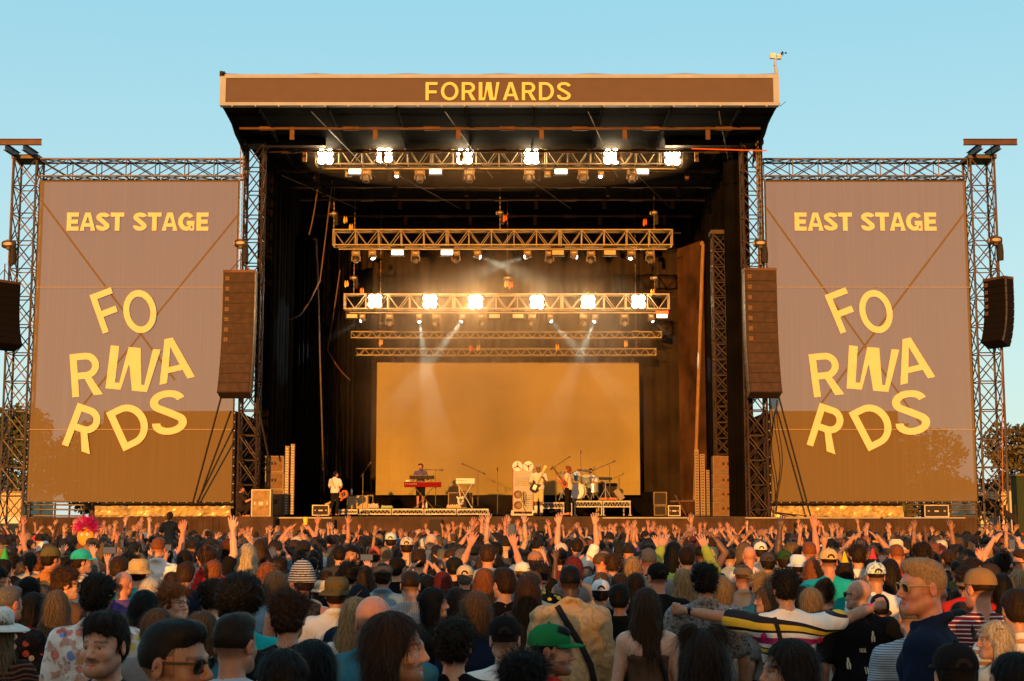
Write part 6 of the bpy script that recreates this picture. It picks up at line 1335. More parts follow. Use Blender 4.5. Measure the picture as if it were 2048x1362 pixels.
def word_on(sh, word, cx, cz, h, total, m, par, t=.2):
    li = line_items(word, 0, 0, h, t, gap=.1, total=total); ob = text_mesh('shirt_lettering', [(c, x-total/2+cx, y+cz, hh, r, tt, ws) for c, x, y, hh, r, tt, ws in li], m, None, .0)
    me = ob.data; q = [(v.co.x, v.co.y) for v in me.vertices]; r_ = onback(sh, q, .007)
    for v, c in zip(me.vertices, r_): v.co = c
    ob.rotation_euler = (0, 0, 0); ob.parent = par
word_on(ADI[1], 'adidas', .02, 1.13, .085, .30, mat('white_print', (.75, .74, .72), .6), ADI[0], .22)
MG = mat('magenta_print', (.45, .02, .14), .6)
blob_print(ADI[1], [disc(.20, 1.30, .022), disc(.15, 1.12, .02), disc(-.17, 1.33, .02)], MG, ADI[0])
# patch on the navy shirt
# wrist things
def onarm(o, pose, side, t, r, wdt, m, name):
    A = arm_pts(pose)[0 if side < 0 else 1]; c = A[2]-A[3]*t; b = MB(); q = [(r, -wdt/2), (r+.004, -wdt/2), (r+.004, wdt/2), (r, wdt/2)]
    b.lathe(tuple(c), q, 16, tuple(A[3])); return b.build(name, m, o), c
onarm(ADI[0], 'spread', 1, .02, .027, .02, mat('pink_wristband', (.75, .03, .12), .6), 'wristband')
w_, c_ = onarm(ADI[0], 'spread', -1, .02, .027, .022, FRAME, 'watch')
b = MB(); b.box(tuple(c_+np.array([0, -.032, 0])), (.034, .012, .038)); b.build('watch_face', LENS, w_)
# tattoo lines
# ---------------------------------------------------------------- everyone else standing individually, then the far mass
rs = random.Random(21); npr = np.random.RandomState(21)
def wpick(d): return rs.choices(list(d.keys()), list(d.values()))[0]
HAIRS = {'short': 18, 'quiff': 8, 'fade': 8, 'curly': 8, 'mess': 9, 'long': 12, 'bob': 7, 'wavy': 8, 'mid': 7, 'pony': 4, 'bun': 3, None: 3, 'verylong': 4}
HCOL = {'black': 14, 'dark': 24, 'brown': 22, 'mid': 12, 'light': 6, 'blond': 7, 'ginger': 5, 'grey': 3, 'dirty': 4, 'red': 2}
SHC_ = {'blk': 20, 'wht': 10, 'gry': 8, 'dgry': 10, 'nvy': 9, 'brown': 6, 'tan': 5, 'maroon': 4, 'olive': 4, 'cream': 5, 'denim': 5, 'pink': 2, 'green': 3, 'lblue': 4, 'rust': 3, 'mustard': 2, 'orange': 2, 'red': 2, 'purple': 2, 'beige': 3}
SKN = {'l': 40, 'm': 16, 'r': 20, 't': 8, 'b': 4, 'd': 3, 'p': 6}
HATC = {'cream': (.55, .48, .36), 'black': (.02, .02, .02), 'white': (.66, .64, .60), 'brown': (.12, .07, .04), 'navy': (.02, .03, .07), 'red': (.42, .04, .03), 'khaki': (.30, .24, .13), 'blue': (.05, .12, .28)}
pts = [(h[3].location.x, h[3].location.y) for h in HAND]; info = [(h[0], h[1], h[2]) for h in HAND]
hw = lambda d: .12*F/d
NAMEC = {'blk': 'black', 'wht': 'white', 'gry': 'grey', 'dgry': 'charcoal', 'nvy': 'navy', 'lblue': 'pale blue'}
HN = {'short': 'short %s hair', 'quiff': 'a %s quiff', 'fade': 'cropped %s hair', 'curly': 'curly %s hair', 'mess': 'tousled %s hair', 'long': 'long %s hair', 'bob': 'a %s bob', 'wavy': 'wavy %s hair', 'mid': 'shoulder-length %s hair', 'pony': 'a %s ponytail', 'bun': 'a %s bun', 'verylong': 'very long %s hair'}
HCN = {'dark': 'dark brown', 'mid': 'mid-brown', 'light': 'light brown', 'dirty': 'ash-blond', 'blond': 'golden blond'}
used = set(h[5].lower() for h in HAND); NF = 300-len(HAND); filled = []
anchors = [(h[3].location.x, h[3].location.y, h[5]) for h in HAND if 5 < h[2]]
SHORT = []
for h in HAND:
    l = h[5]; 
    for key, s in (('turquoise cap', 'the turquoise cap'), ('tan bucket hat', 'the tan bucket hat'), ('orange shirt', 'the orange shirt'), ('cowboy', 'the cowboy hat'), ('striped beanie', 'the striped beanie'), ('grey flat cap', 'the grey flat cap'), ('coral red', 'the coral cap'), ('lilac', 'the lilac tee'), ('printed THE', 'the THE tee'), ('camouflage jacket with', 'the camouflage jacket'),
                   ('pale pink cap', 'the pale pink cap'), ('straight up', 'the arms-up white tee'), ('lime long', 'the lime sleeves'), ('man in tweed', 'the tweed cap'), ('bright teal', 'the teal tee'), ('cream bucket', 'the cream bucket hat'), ('silver bucket', 'the silver bucket hat'), ('yellow party', 'the yellow party hat'), ('green party', 'the green party hat'), ('a dark green cap', 'the dark green cap'),
                   ('bun at the right', 'the dark bun'), ('black leather', 'the leather cap'), ('bare-backed man', 'the bare-backed man'), ('bright white shirt', 'the white-shirted ginger man'), ('white-blond hair over', 'the white-blond hair'), ('orange peak', 'the orange-peaked cap'), ('dusty brown', 'the dusty brown cap'), ('mirrored', 'the mirrored sunglasses'), ('mint white', 'the mint cap'), ('bright white cap', 'the bright white cap')):
        if key in l: SHORT.append((h[3].location.x, h[3].location.y, s))
def relation(x, y, k):
    c = sorted(SHORT, key=lambda a: (a[0]-x)**2+(a[1]-y)**2*.6)[k % 5]; dx, dy = x-c[0], y-c[1]
    a = 'behind' if dy < -.0 else 'beyond'
    a = 'nearer than' if dy < -.6 else ('beyond' if dy > .6 else 'level with'); b_ = 'just right of' if dx > 0 else 'just left of'
    if abs(dx) > 1.2: b_ = b_.replace('just', 'well')
    return (b_+' '+c[2]) if abs(dy) < .6 else (('right, ' if dx > .5 else 'left, ' if dx < -.5 else '')+a+' '+c[2])
tries = 0; cells = []
y = 9.7
while y < 19.4:
    half = .353*y+.4; x = -half+rs.uniform(0, .5)
    while x < half: cells.append((x+rs.uniform(-.13, .13), y+rs.uniform(-.2, .2))); x += .60 if y > 12 else .66
    y += .66
cells.sort(key=lambda c: c[1])
for (x, y) in cells:
    if len(filled) >= NF: break
    px = 1024+x*F/y
    if any((x-a)**2+(y-b)**2 < (.43 if y > 11 else .47)**2 for a, b in pts): continue
    hgt = rs.gauss(1.70, .08); hgt = max(1.52, min(1.86, hgt)); pyt = 1045+(HC-hgt)*F/y; bad = False
    for (hx, hy_, hd) in info:
        if hd > y and abs(hx-px) < (hw(y)+hw(hd))*.92 and pyt < hy_+.30*F/hd: bad = True; break
        if hd > y and abs(hx-px) < .25*F/y+hw(hd)*.6 and pyt+.24*F/y < hy_+.20*F/hd: bad = True; break
    if bad:
        hgt = 1.50; pyt = 1045+(HC-hgt)*F/y
        if any(hd > y and abs(hx-px) < (hw(y)+hw(hd))*.92 and pyt < hy_+.26*F/hd for (hx, hy_, hd) in info): continue
    hair = wpick(HAIRS); hc = wpick(HCOL); skn = wpick(SKN); shc = wpick(SHC_); fem = 1 if hair in ('long', 'bob', 'mid', 'pony', 'bun', 'verylong') else (rs.random() < .3)*1
    if hair is None: fem = 0
    far = y > 15.5; pose = rs.choices(['down', 'up', 'one_r', 'one_l', 'clap', 'phone', 'phone_r', 'wide'], [74, 3, 3, 3, 6, 5, 5, 1] if far else [98, 0, 0, 0, 0, 0, 2, 0] if y > 12 else [1, 0, 0, 0, 0, 0, 0, 0])[0]
    hatk = None; hn = None
    if rs.random() < .11:
        hn = rs.choice(list(HATC)); hk = rs.choice(['cap', 'cap', 'cap', 'bucket', 'beanie', 'flat']); hatk = (hk, HATC[hn], rs.choice([-1, -1, 1]))
        if hair in ('curly', 'mess', 'quiff', None, 'bun', 'wavy'): hair = 'short'
    shirt = rs.choices(['tee', 'long', 'tank', 'shirt', 'jacket', 'hoodie'], [50, 10, 12, 15, 7, 5])[0]
    sm = rs.choices(['plain', 'speckle', 'darkfloral', 'marstripe', 'pinstripe', 'plaid'], [80, 5, 4, 3, 4, 3])[0]
    yaw = rs.gauss(0, 14)
    if pose != 'down': shirt = rs.choice(['tee', 'tank', 'tee'])
    if pose != 'down' and shc in ('red', 'orange'): shc = 'dgry'
    if rs.random() < .05: yaw = rs.choice([-60, 60, 80, -80, 150])
    o, sh = person(px, pyt, y, hair, hc, skn, shirt, K[shc], label='x', pose=pose, yaw=yaw, fem=fem, w=rs.choice([.97, 1.0, 1.06]), lod=1 if y < 11.6 else 2, hatk=hatk, sm=sm, trous=rs.choice([(.02, .022, .03), (.05, .06, .09), (.03, .025, .02)]), gl=('sun' if rs.random() < .05 and hatk is None else None), glup=1)
    pts.append((x, y)); filled.append(o)
    hp_ = ('a %s %s' % (hn, {'cap': 'cap', 'bucket': 'bucket hat', 'beanie': 'beanie', 'flat': 'flat cap'}[hatk[0]])) if hatk else ('a bald head' if hair is None else HN[hair] % HCN.get(hc, hc))
    cl = {'tee': 'tee', 'long': 'long-sleeved top', 'tank': 'tank top', 'shirt': 'shirt', 'jacket': 'jacket', 'hoodie': 'hoodie'}[shirt]; pt = {'plain': '', 'speckle': 'speckled ', 'darkfloral': 'flowered ', 'marstripe': 'striped ', 'pinstripe': 'pinstriped ', 'plaid': 'checked '}[sm]
    ps = {'down': '', 'up': ', arms up', 'wide': ', arms wide', 'clap': ', clapping overhead', 'phone': ', hands raised', 'one_r': ', right arm up', 'one_l': ', left arm up', 'phone_r': ', right hand raised'}[pose]
    for k in range(8):
        lab = '%s, %s%s %s%s, %s' % (hp_, pt, NAMEC.get(shc, shc), cl, ps, relation(x, y, k)); lab = ' '.join(lab.split()[:16])
        if lab.lower() not in used: break
    used.add(lab.lower()); o['label'] = lab
# ---- far mass: one mesh
def far_template(i):
    r = random.Random(100+i); b = MB(); SK, SH, HR = 0, 1, 2
    long = i % 3 == 0; hat_ = i % 9 == 4
    hd = (r.uniform(-.02, .02), .02, 1.63)
    b.ball(hd, (.076, .092, .115), 10, SK); b.bar((0, -.02, 1.40), (0, 0, 1.56), .055, 7, mi=SK)
    o = len(b.v); b.lathe(hd, [(1, -.25), (1.02, .2), (.93, .6), (.62, .93), (.001, 1.04)], 11, mi=HR)
    for k in range(o, len(b.v)):
        q = b.v[k]; dx, dy, dz = (q[0]-hd[0]), (q[1]-hd[1]), (q[2]-hd[2]); jt = r.uniform(.86, 1.16) if not hat_ else 1.02; b.v[k] = (hd[0]+dx*.090*jt, hd[1]-.012+dy*.105*jt, hd[2]+.018+dz*.105*(jt if dz > 0 else 1)+(.03 if dy > .5 and dz < .3 else 0))
    if hat_: b.lathe((hd[0], hd[1]+(.07 if i % 2 else 0), hd[2]+.03), [(.04, .01), (.12, -.01)], 10, mi=HR)
    if long:
        b.lathe((0, -.085, 1.34), [(.02, -.06), (.085, .02), (.10, .15), (.09, .28), (.03, .36)], 9, sy=.55, mi=HR)
    prof = [(.10, -.1), (.17, .0), (.165, .12), (.185, .26), (.20, .36), (.165, .44), (.07, .50)]
    b.lathe((0, -.005, .98), prof, 12, sy=.62, mi=SH)
    pose = ['down', 'down', 'up', 'down', 'clap', 'down', 'one_r', 'wide', 'down', 'phone', 'clap', 'down', 'one_l', 'up', 'phone_r', 'down', 'clap', 'up'][i]
    for sx, (S, El, Wr, w, u) in zip((-1, 1), arm_pts(pose)):
        b.bar(S, S+u*.17, .062, 7, .056, mi=SH); b.bar(S+u*.15, El, .045, 6, .036, mi=SK); b.bar(El, Wr, .038, 6, .024, mi=SK)
        if pose == 'down': continue
        Fm = frame(w, (0, 1, .1)); cc = lambda x, y, z: Vector(Fm @ np.array([x*sx, y, z])+Wr)
        b.bar(cc(0, 0, -.01), cc(0, .0, .08), .024, 6, .033, mi=SK)
        for k, (x, l) in enumerate(((-.03, .06), (-.011, .078), (.01, .074), (.028, .058))): b.bar(cc(x, 0, .07), cc(x*(1.15+.3*r.random()), .012+.03*r.random(), .075+l), .010, 4, .007, mi=SK)
        b.bar(cc(.02, 0, .02), cc(.06, .015, .075), .012, 4, .009, mi=SK)
    return np.array(b.v), b.f, np.array(b.mi), pose
TPL = [far_template(i) for i in range(18)]
VV, FL, CC, off = [], [], [], 0; y = max(o.location.y for o in filled)-.2 if filled else 17
yst = y; count = 0
while y < 46.2:
    half = .353*y+.6; x = -half+rs.uniform(0, .5); dens = .58 if y < 32 else .66
    upb = .20 if y > 30 else .12
    while x < half:
        xx, yy = x+rs.uniform(-.15, .15), y+rs.uniform(-.2, .2)
        x += dens
        if any((xx-a)**2+(yy-b)**2 < .17 for a, b in pts if abs(b-yy) < .5): continue
        pxx = 1024+xx*F/yy; zone = 1.35 if 960 < pxx < 1560 else (.8 if pxx < 520 else .6)
        i = rs.choice([2, 4, 6, 7, 9, 10, 12, 13, 14, 16, 17]) if rs.random() < upb*zone else rs.choice([0, 1, 3, 5, 8, 11, 15])
        V, f_, mi_, _ = TPL[i]; s = max(.87, min(1.06, rs.gauss(.975, .04))); a = rs.gauss(0, .3); ca, sa = math.cos(a), math.sin(a)
        hsh = 1.0+rs.uniform(-.03, .03)
        W_ = np.stack([(V[:, 0]*ca-V[:, 1]*sa)*s+xx, (V[:, 0]*sa+V[:, 1]*ca)*s+yy, V[:, 2]*s*1.0], 1)
        sk = np.array(TONES[wpick(SKN)])*rs.uniform(.9, 1.1); sh_ = np.array(K[wpick(SHC_)]); hr = np.array(HC_[wpick(HCOL)])*.75
        if rs.random() < .06: hr = np.array(rs.choice(list(HATC.values())))
        pal = np.stack([sk, sh_, hr]); VV.append(W_); FL.append((np.array([len(q) for q in f_]), np.concatenate([np.array(q) for q in f_])+off)); CC.append(pal[mi_]); off += len(V); count += 1
    y += .66 if y < 32 else .8
V = np.concatenate(VV); tot = np.concatenate([a for a, _ in FL]); idx = np.concatenate([b for _, b in FL]); me = bpy.data.meshes.new('crowd'); me.vertices.add(len(V)); me.vertices.foreach_set('co', V.astype(np.float32).ravel())
me.loops.add(len(idx)); me.loops.foreach_set('vertex_index', idx.astype(np.int32)); me.polygons.add(len(tot)); me.polygons.foreach_set('loop_start', (np.cumsum(tot)-tot).astype(np.int32)); me.polygons.foreach_set('use_smooth', np.ones(len(tot), bool)); me.update(calc_edges=True)
ca_ = me.color_attributes.new('Col', 'FLOAT_COLOR', 'CORNER'); cf = np.repeat(np.concatenate(CC), tot, axis=0); ca_.data.foreach_set('color', np.concatenate([cf, np.ones((len(cf), 1))], 1).astype(np.float32).ravel())
CM = bpy.data.materials.new('crowd_colours'); CM.use_nodes = True; n_ = CM.node_tree; a_ = n_.nodes.new('ShaderNodeAttribute'); a_.attribute_name = 'Col'; n_.links.new(a_.outputs['Color'], n_.nodes['Principled BSDF'].inputs['Base Color']); tcn = n_.nodes.new('ShaderNodeTexCoord'); nzn = n_.nodes.new('ShaderNodeTexNoise'); nzn.inputs['Scale'].default_value = 28; nzn.inputs['Detail'].default_value = 3; n_.links.new(tcn.outputs['Object'], nzn.inputs[0]); bun = n_.nodes.new('ShaderNodeBump'); bun.inputs['Strength'].default_value = 1; bun.inputs['Distance'].default_value = .03; n_.links.new(nzn.outputs[0], bun.inputs['Height']); n_.links.new(bun.outputs[0], n_.nodes['Principled BSDF'].inputs['Normal']); n_.nodes['Principled BSDF'].inputs['Roughness'].default_value = .7; n_.nodes['Principled BSDF'].inputs['Specular IOR Level'].default_value = .25
me.materials.append(CM); o = bpy.data.objects.new('crowd', me); COL.objects.link(o); tag(o, 'far rows of the crowd packed up to the stage, many arms raised', kind='stuff')
print('CROWD', len(HAND), len(filled), count, yst)
# ---- held things
def held(o, pose, side, kind, lab, cat, m, m2=None, grp=None):
    A = arm_pts(pose)[0 if side < 0 else 1]; c = A[2]+A[3]*.11; Mw = Matrix.LocRotScale(o.location, o.rotation_euler, o.scale); wpos = Mw @ Vector(c); b = MB()
    if kind == 'phone':
        b.box((0, .0, .0), (.15, .009, .074) if lab.startswith('sideways') else (.074, .009, .15)); q = b.build('phone', m, label=lab, cat=cat, group=grp); s = MB(); s.box((0, -.0055, 0), (.14, .002, .066) if lab.startswith('sideways') else (.066, .002, .14)); s.build('screen', m2, q); q.location = wpos+Vector((0, .012, .06))
    else:
        b.lathe((0, 0, -.06), [(.001, 0), (.030, 0), (.040, .12), (.036, .118), (.028, .01), (.001, .01)], 14); q = b.build(kind, m, label=lab, cat=cat, group=grp); q.location = wpos+Vector((0, .0, .05))
    return q
SCRN = emit('phone_screen', (.06, .08, .11), .25); SCRN.node_tree.nodes['Principled BSDF'].inputs['Roughness'].default_value = .9; SCRN.node_tree.nodes['Principled BSDF'].inputs['Specular IOR Level'].default_value = .05
ph = [o for o in filled if 'phone' in str(o['label']) or 'hands raised' in o['label'] or 'right hand raised' in o['label']]
for k, o in enumerate(ph[:9]):
    both = 'hands raised' in o['label']; l = ('sideways' if k % 3 == 2 else 'upright')+' phone held up by the person with '+o['label'].split(',')[0]
    if l in used: l += ' in '+o['label'].split(',')[1].strip()
    used.add(l); held(o, 'phone' if both else 'phone_r', 1, 'phone', l, 'phone', PLAST, SCRN, 'phones held up in the crowd')
bb_ = [h for h in HAND if 'yellow cup' in h[5]][0]; held(bb_[3], 'clap', 1, 'cup', 'yellow cup held high by the bare-backed man in the pale cap', 'cup', mat('yellow_plastic', (.75, .50, .04), .4))
# magenta-haired puppet head on a stick
b = MB(); r_ = empty('puppet_head', P(171, 1075, 22), 'orange cut-out puppet head with magenta tinsel hair on a stick', 'puppet')
b.bar((0, 0, -.7), (0, 0, -.1), .012, 6); b.build('stick', ALU, r_)
b = MB(); b.ball((0, 0, .02), (.13, .05, .15), 12); b.build('face', mat('puppet_orange', (.75, .30, .05), .7), r_, smooth=True)
b = MB()
for k in range(2): b.ball((-.04+.08*k, -.05, .05), (.022, .01, .03), 8)
b.build('eyes', WHITEP, r_)
b = MB(); q = random.Random(3)
for k in range(420):
    a = q.uniform(0, 6.28); z = q.uniform(-.2, 1); rr = math.sqrt(max(0, 1-z*z)); d = Vector((rr*math.cos(a), rr*math.sin(a)*.6, z)); b.bar(Vector((0, 0, .12))+d*.10, Vector((0, 0, .12))+d*q.uniform(.16, .24)+Vector((q.uniform(-.03, .03), 0, q.uniform(-.03, .03))), .006, 3, .003)
b.build('hair', mat('magenta_tinsel', (.40, .01, .16), .4), r_)
# ---------------------------------------------------------------- band, instruments and equipment on the stage
WOOD = mat('brown_plywood', (.13, .07, .035), .6, 0, .3, 5); REDW = mat('red_wood_edge', (.22, .06, .03), .5, 0, .2, 6); GREYP = mat('grey_panel', (.36, .34, .31), .8, 0, .08, 4); CHR = mat('chrome', (.55, .52, .48), .4, .7); REDM = mat('red_plastic', (.16, .006, .006), .8, spec=.05)
CREAM = mat('cream_tolex', (.42, .30, .16), .7, 0, .15, 20); DKG = mat('dark_grille', (.03, .022, .018), .8, 0, .3, 30)
def stager(px, pyt, pyb, Y, label, **k):
    z0 = Zat(pyb, Y); h = Zat(pyt, Y)-z0; o, sh = person(px, pyt, Y, height=h/k.pop('hs', 1), label=label, group=k.pop('group', 'performers on the stage'), lod=k.pop('lod', 1), **k); o.location.z = z0; return o, sh
G1 = stager(672, 941, 1031, 49.5, 'guitarist in white and blue print shirt with his back turned', hair='short', hc='dark', skin='r', shirt='shirt', sc=(.62, .60, .58), sm='bluestripe', pose='guitar', yaw=-25, hy=-35, leg='step', trous=(.012, .012, .014), w=1.1, hp=-20)
G2 = stager(842, 929, 1016, 51.4, 'keyboard player in black cap, purple tee and black shorts', hair='short', hc='dark', skin='r', shirt='tee', sc=(.09, .07, .14), pose='play', yaw=180, hy=-25, hp=-30, hatk=('cap', (.02, .016, .014), -1), short=True, trous=(.012, .01, .01), hs=.97)
G3 = stager(1077, 931, 1031, 49.6, 'bald bass player in white tee, cream shorts and white socks', hair=None, skin='b', shirt='tee', sc=(.62, .52, .38), pose='guitar', yaw=160, hy=30, short=True, trous=(.55, .42, .22), w=1.18)
G4 = stager(1136, 931, 1030, 49.9, 'long ginger-haired musician in cream shirt and wide black trousers', hair='verylong', hc='ginger', skin='r', shirt='shirt', sc=(.60, .48, .30), pose='guitar', yaw=70, hy=15, hp=-12, trous=(.012, .009, .010), fem=.6, w=1.05)
G5 = stager(1181, 930, 1003, 52.8, 'drummer in white tee seated behind the drum kit', hair='short', hc='black', skin='l', shirt='tee', sc=(.62, .62, .64), pose='drum', yaw=150, hy=20, leg='sit', hs=.80, trous=(.02, .02, .03)); G5[0].location.z = Zat(930, 52.8)-1.76
zc0 = SF; G6 = stager(484, 976, 1033, 47.25, 'crouching stagehand in dark clothes by the gold flight case', hair='bun', hc='mid', skin='r', shirt='tee', sc=(.03, .02, .018), pose='crouch', yaw=-75, hp=-12, leg='crouch', hs=.62, trous=(.02, .015, .013), group='stage crew'); G6[0].scale = (.93,)*3; G6[0].location.z = zc0-.625
G1[0].scale = tuple(v*.98 for v in G1[0].scale)
for o in (G1[0],):
    pass
strap(G1[1], [(-.10, 1.45), (-.02, 1.28), (.10, 1.08)], .05, CREAM, G1[0], 'guitar_strap')
bz = MB(); bz.box((0, 0, 0), (.19, .06, .035)); 
def sneakers(o, m):
    for sx in (-1, 1):
        b = MB(); b.lathe((sx*.115, .06, .045), [(.001, -.045), (.05, -.04), (.055, 0), (.045, .045), (.001, .06)], 12, sy=2.5); b.build('shoe', m, o, smooth=True)
sneakers(G3[0], PLAST); sneakers(G2[0], WHITEP)
for sx in (-1, 1):
    b = MB(); b.bar((sx*.105, -.012, .08), (sx*.102, .0, .34), .048, 10, .058); b.build('sock', WHITEP, G3[0], smooth=True)
def guitar(loc, rz, tilt, body, neckm, lab, s=1.0, face=1):
    r = empty('electric_guitar', loc, lab, 'guitar', 'guitars'); r.rotation_euler = (0, tilt, rz)
    out = [(-.19, -.10), (-.23, 0), (-.19, .12), (-.08, .15), (.03, .12), (.14, .17), (.19, .14), (.12, .07), (.12, -.06), (.17, -.13), (.10, -.15), (.02, -.11), (-.08, -.15)]
    b = MB(); n = len(out); b.add([(x*s, -.022*s, z*s) for x, z in out]+[(x*s, .022*s, z*s) for x, z in out], [tuple(range(n)), tuple(range(2*n-1, n-1, -1))]+[(i, n+i, n+(i+1) % n, (i+1) % n) for i in range(n)]); b.build('body', body, r)
    b = MB(); b.bb((.10*s, -.030*s, -.028*s), (.66*s, -.005, .028*s)); b.build('neck', neckm, r); b = MB(); b.add([(.66*s, -.03, -.03*s), (.84*s, -.03, -.05*s), (.83*s, -.03, .06*s), (.66*s, -.03, .03*s), (.66*s, -.012, -.03*s), (.84*s, -.012, -.05*s), (.83*s, -.012, .06*s), (.66*s, -.012, .03*s)], [(0, 1, 2, 3), (7, 6, 5, 4), (0, 4, 5, 1), (1, 5, 6, 2), (2, 6, 7, 3)]); b.build('headstock', neckm, r)
    b = MB(); b.bb((-.12*s, -.030, -.07*s), (.06*s, -.0225, .06*s)); b.build('pickguard', WHITEP if body is PLAST else PLAST, r)
    b = MB(); [b.bb((x*s, -.036, -.035*s), (x*s+.02, -.0305, .035*s)) for x in (-.06, .01)]; b.build('pickup', CHR, r); return r
MAPLE = mat('maple_neck', (.55, .36, .14), .4); REDG = mat('amber_body', (.45, .12, .03), .3)
guitar(P(686, 990, 49.4), R(-30), R(-205), REDG, MAPLE, 'amber electric guitar held by the back-turned guitarist', .95)
guitar(P(1070, 973, 49.25), 0, R(-62), PLAST, MAPLE, 'black electric bass held upright by the bald player', .95)
guitar(P(1127, 965, 49.55), R(30), R(-130), REDG, WOOD, 'brown guitar slung on the ginger-haired musician', .85)
g_ = guitar(P(921, 1000, 51.2), R(20), R(-98), WHITEP, MAPLE, 'white guitar leaning on a rack by the keyboard stand', .8)
def mic(px, pyb, pyt, Y, lab, boom=None, tri=True):
    z0 = Zat(pyb, Y); x = Xat(px, pyb, Y); zt = Zat(pyt, Y); r = empty('microphone_stand', (x, Y, z0), lab, 'mic stand', 'microphone stands'); h = zt-z0
    b = MB()
    for k in range(3): a = k*2.094+.5; b.bar((0, 0, .10), (.28*math.cos(a), .28*math.sin(a), .01), .011, 6)
    b.build('tripod', PLAST, r); b = MB(); b.bar((0, 0, .06), (0, 0, h), .013, 8); b.bar((0, 0, h*.52), (0, 0, h*.58), .022, 8); b.build('pole', STEEL, r)
    if boom:
        a, c = P(boom[0], boom[1], Y-.1)-Vector((x, Y, z0)), P(boom[2], boom[3], Y+.05)-Vector((x, Y, z0)); b = MB(); b.bar(a, c, .010, 6); b.bar(c, c+(c-a).normalized()*.10, .02, 6); b.build('boom_arm', PLAST, r); tip = a; dr = (a-c).normalized()
    else: tip = Vector((0, 0, h)); dr = Vector((0, -.7, .5)).normalized()
    b = MB(); b.bar(tip, tip+dr*.13, .014, 8, .02); b.lathe(tip+dr*.13, [(.02, 0), (.030, .015), (.030, .04), (.015, .06), (.001, .063)], 10, dr); b.build('microphone', STEEL, r); return r
mic(725, 1030, 946, 50, 'microphone stand beside the left guitarist', (736, 933, 724, 950)); mic(871, 1016, 940, 51.3, 'boom stand with a level arm by the keyboard player', (849, 939, 881, 940)); mic(956, 1016, 943, 51.3, 'boom stand with rising arm behind the white keyboard', (933, 931, 966, 946))
mic(995, 1030, 942, 50, 'straight microphone stand left of the tape-reel cabinet'); mic(1112, 1026, 934, 51.5, 'boom stand left of the ginger-haired musician', (1132, 918, 1105, 936)); mic(1162, 1002, 908, 52.3, 'tall straight stand in front of the drum kit'); mic(1220, 1002, 930, 53, 'boom stand over the right of the drums', (1192, 938, 1226, 924))
# risers
def riser(a, c, t, bt, Y, dp, nb, lab, leg=True):
    xa, xb, zt, z0 = Xat(a, t, Y), Xat(c, t, Y), Zat(t, Y), Zat(bt, Y); r = empty('stage_riser', ((xa+xb)/2, Y, z0), lab, 'riser', 'aluminium risers'); w = xb-xa
    H = zt-z0; b = MB(); b.bb((-w/2, 0, H-.03), (w/2, dp, H)); b.build('platform', PLAST, r)
    hh = min(.22, H-.03)
    for k in range(nb):
        x0 = -w/2+w*k/nb+.015; x1 = -w/2+w*(k+1)/nb-.015; b = MB(); b.bb((x0, -.03, H-.06), (x1, -.002, H-.01)); b.bb((x0, -.03, H-hh-.02), (x1, -.002, H-hh+.02))
        m = 8
        for i in range(m): u0 = x0+(x1-x0)*i/m; u1 = x0+(x1-x0)*(i+1)/m; b.bar((u0, -.016, H-hh), ((u0+u1)/2, -.016, H-.05), .011, 5); b.bar(((u0+u1)/2, -.016, H-.05), (u1, -.016, H-hh), .011, 5)
        b.build('side_frame', ALU, r)
        for x in (x0+.02, x1-.02): b = MB(); b.bar((x, .02, 0), (x, .02, H-.03), .028, 8); b.bar((x, dp-.05, 0), (x, dp-.05, H-.03), .028, 8); b.bb((x-.06, -.03, 0), (x+.06, .08, .02)); b.build('leg', ALU, r)
    return r
riser(718, 978, 1017, 1030, 50.4, 2.6, 4, 'long low aluminium riser under the keyboards'); riser(676, 716, 1018, 1029, 50.7, 2, 1, 'short darker riser beside the left guitarist'); riser(1148, 1262, 1001, 1031, 51.8, 3, 2, 'tall aluminium drum riser'); riser(1080, 1129, 1004, 1030, 52.6, 2, 1, 'aluminium riser behind the bald bass player')
zr = Zat(1017, 50.4)
# keyboards
def keys(px0, px1, py0, py1, Y, lab, m, keym=True, xs=0):
    x0, x1, z1, z0 = Xat(px0, py0, Y), Xat(px1, py0, Y), Zat(py0, Y), Zat(py1, Y); w = x1-x0; r = empty('keyboard', ((x0+x1)/2, Y, z0), lab, 'keyboard', 'keyboards'); b = MB(); b.bb((-w/2, -.02, 0), (w/2, .28, z1-z0)); b.build('case', m, r)
    b = MB(); n = 22
    for i in range(n): b.bb((-w*.40+i*w*.8/n, .26, z1-z0), (-w*.40+(i+.85)*w*.8/n, .40, z1-z0+.012))
    b.build('keys', WHITEP, r); b = MB(); [b.bar((-w*.45+i*.06, -.03, (z1-z0)*.6), (-w*.45+i*.06, -.05, (z1-z0)*.6), .014, 6) for i in range(7)]; b.build('knobs', REDM if m is not REDM else WHITEP, r)
    return r
def xstand(px0, px1, pyt, pyb, Y, lab, m=STEEL):
    x0, x1, zt, z0 = Xat(px0, pyt, Y), Xat(px1, pyt, Y), Zat(pyt, Y), Zat(pyb, Y); r = empty('keyboard_stand', ((x0+x1)/2, Y, z0), lab, 'stand', 'keyboard stands'); w = x1-x0; h = zt-z0; b = MB()
    b.bar((-w/2, 0, h), (w/2, .1, 0), .018, 8); b.bar((w/2, 0, h), (-w/2, .1, 0), .018, 8); b.build('cross_legs', m, r); b = MB()
    for x in (-w/2, w/2): b.bar((x, -.12, h+.01), (x, .32, h+.01), .016, 6); b.bar((x, -.15, .015), (x, .35, .015), .018, 6)
    b.build('rails', m, r)
keys(808, 882, 964, 974, 50.9, 'long red stage keyboard on the lower tier', REDM); keys(819, 868, 951, 958, 51.0, 'small black synthesizer on the upper tier', PLAST); keys(912, 949, 957, 967, 50.8, 'white flat keyboard back facing the crowd', WHITEP)
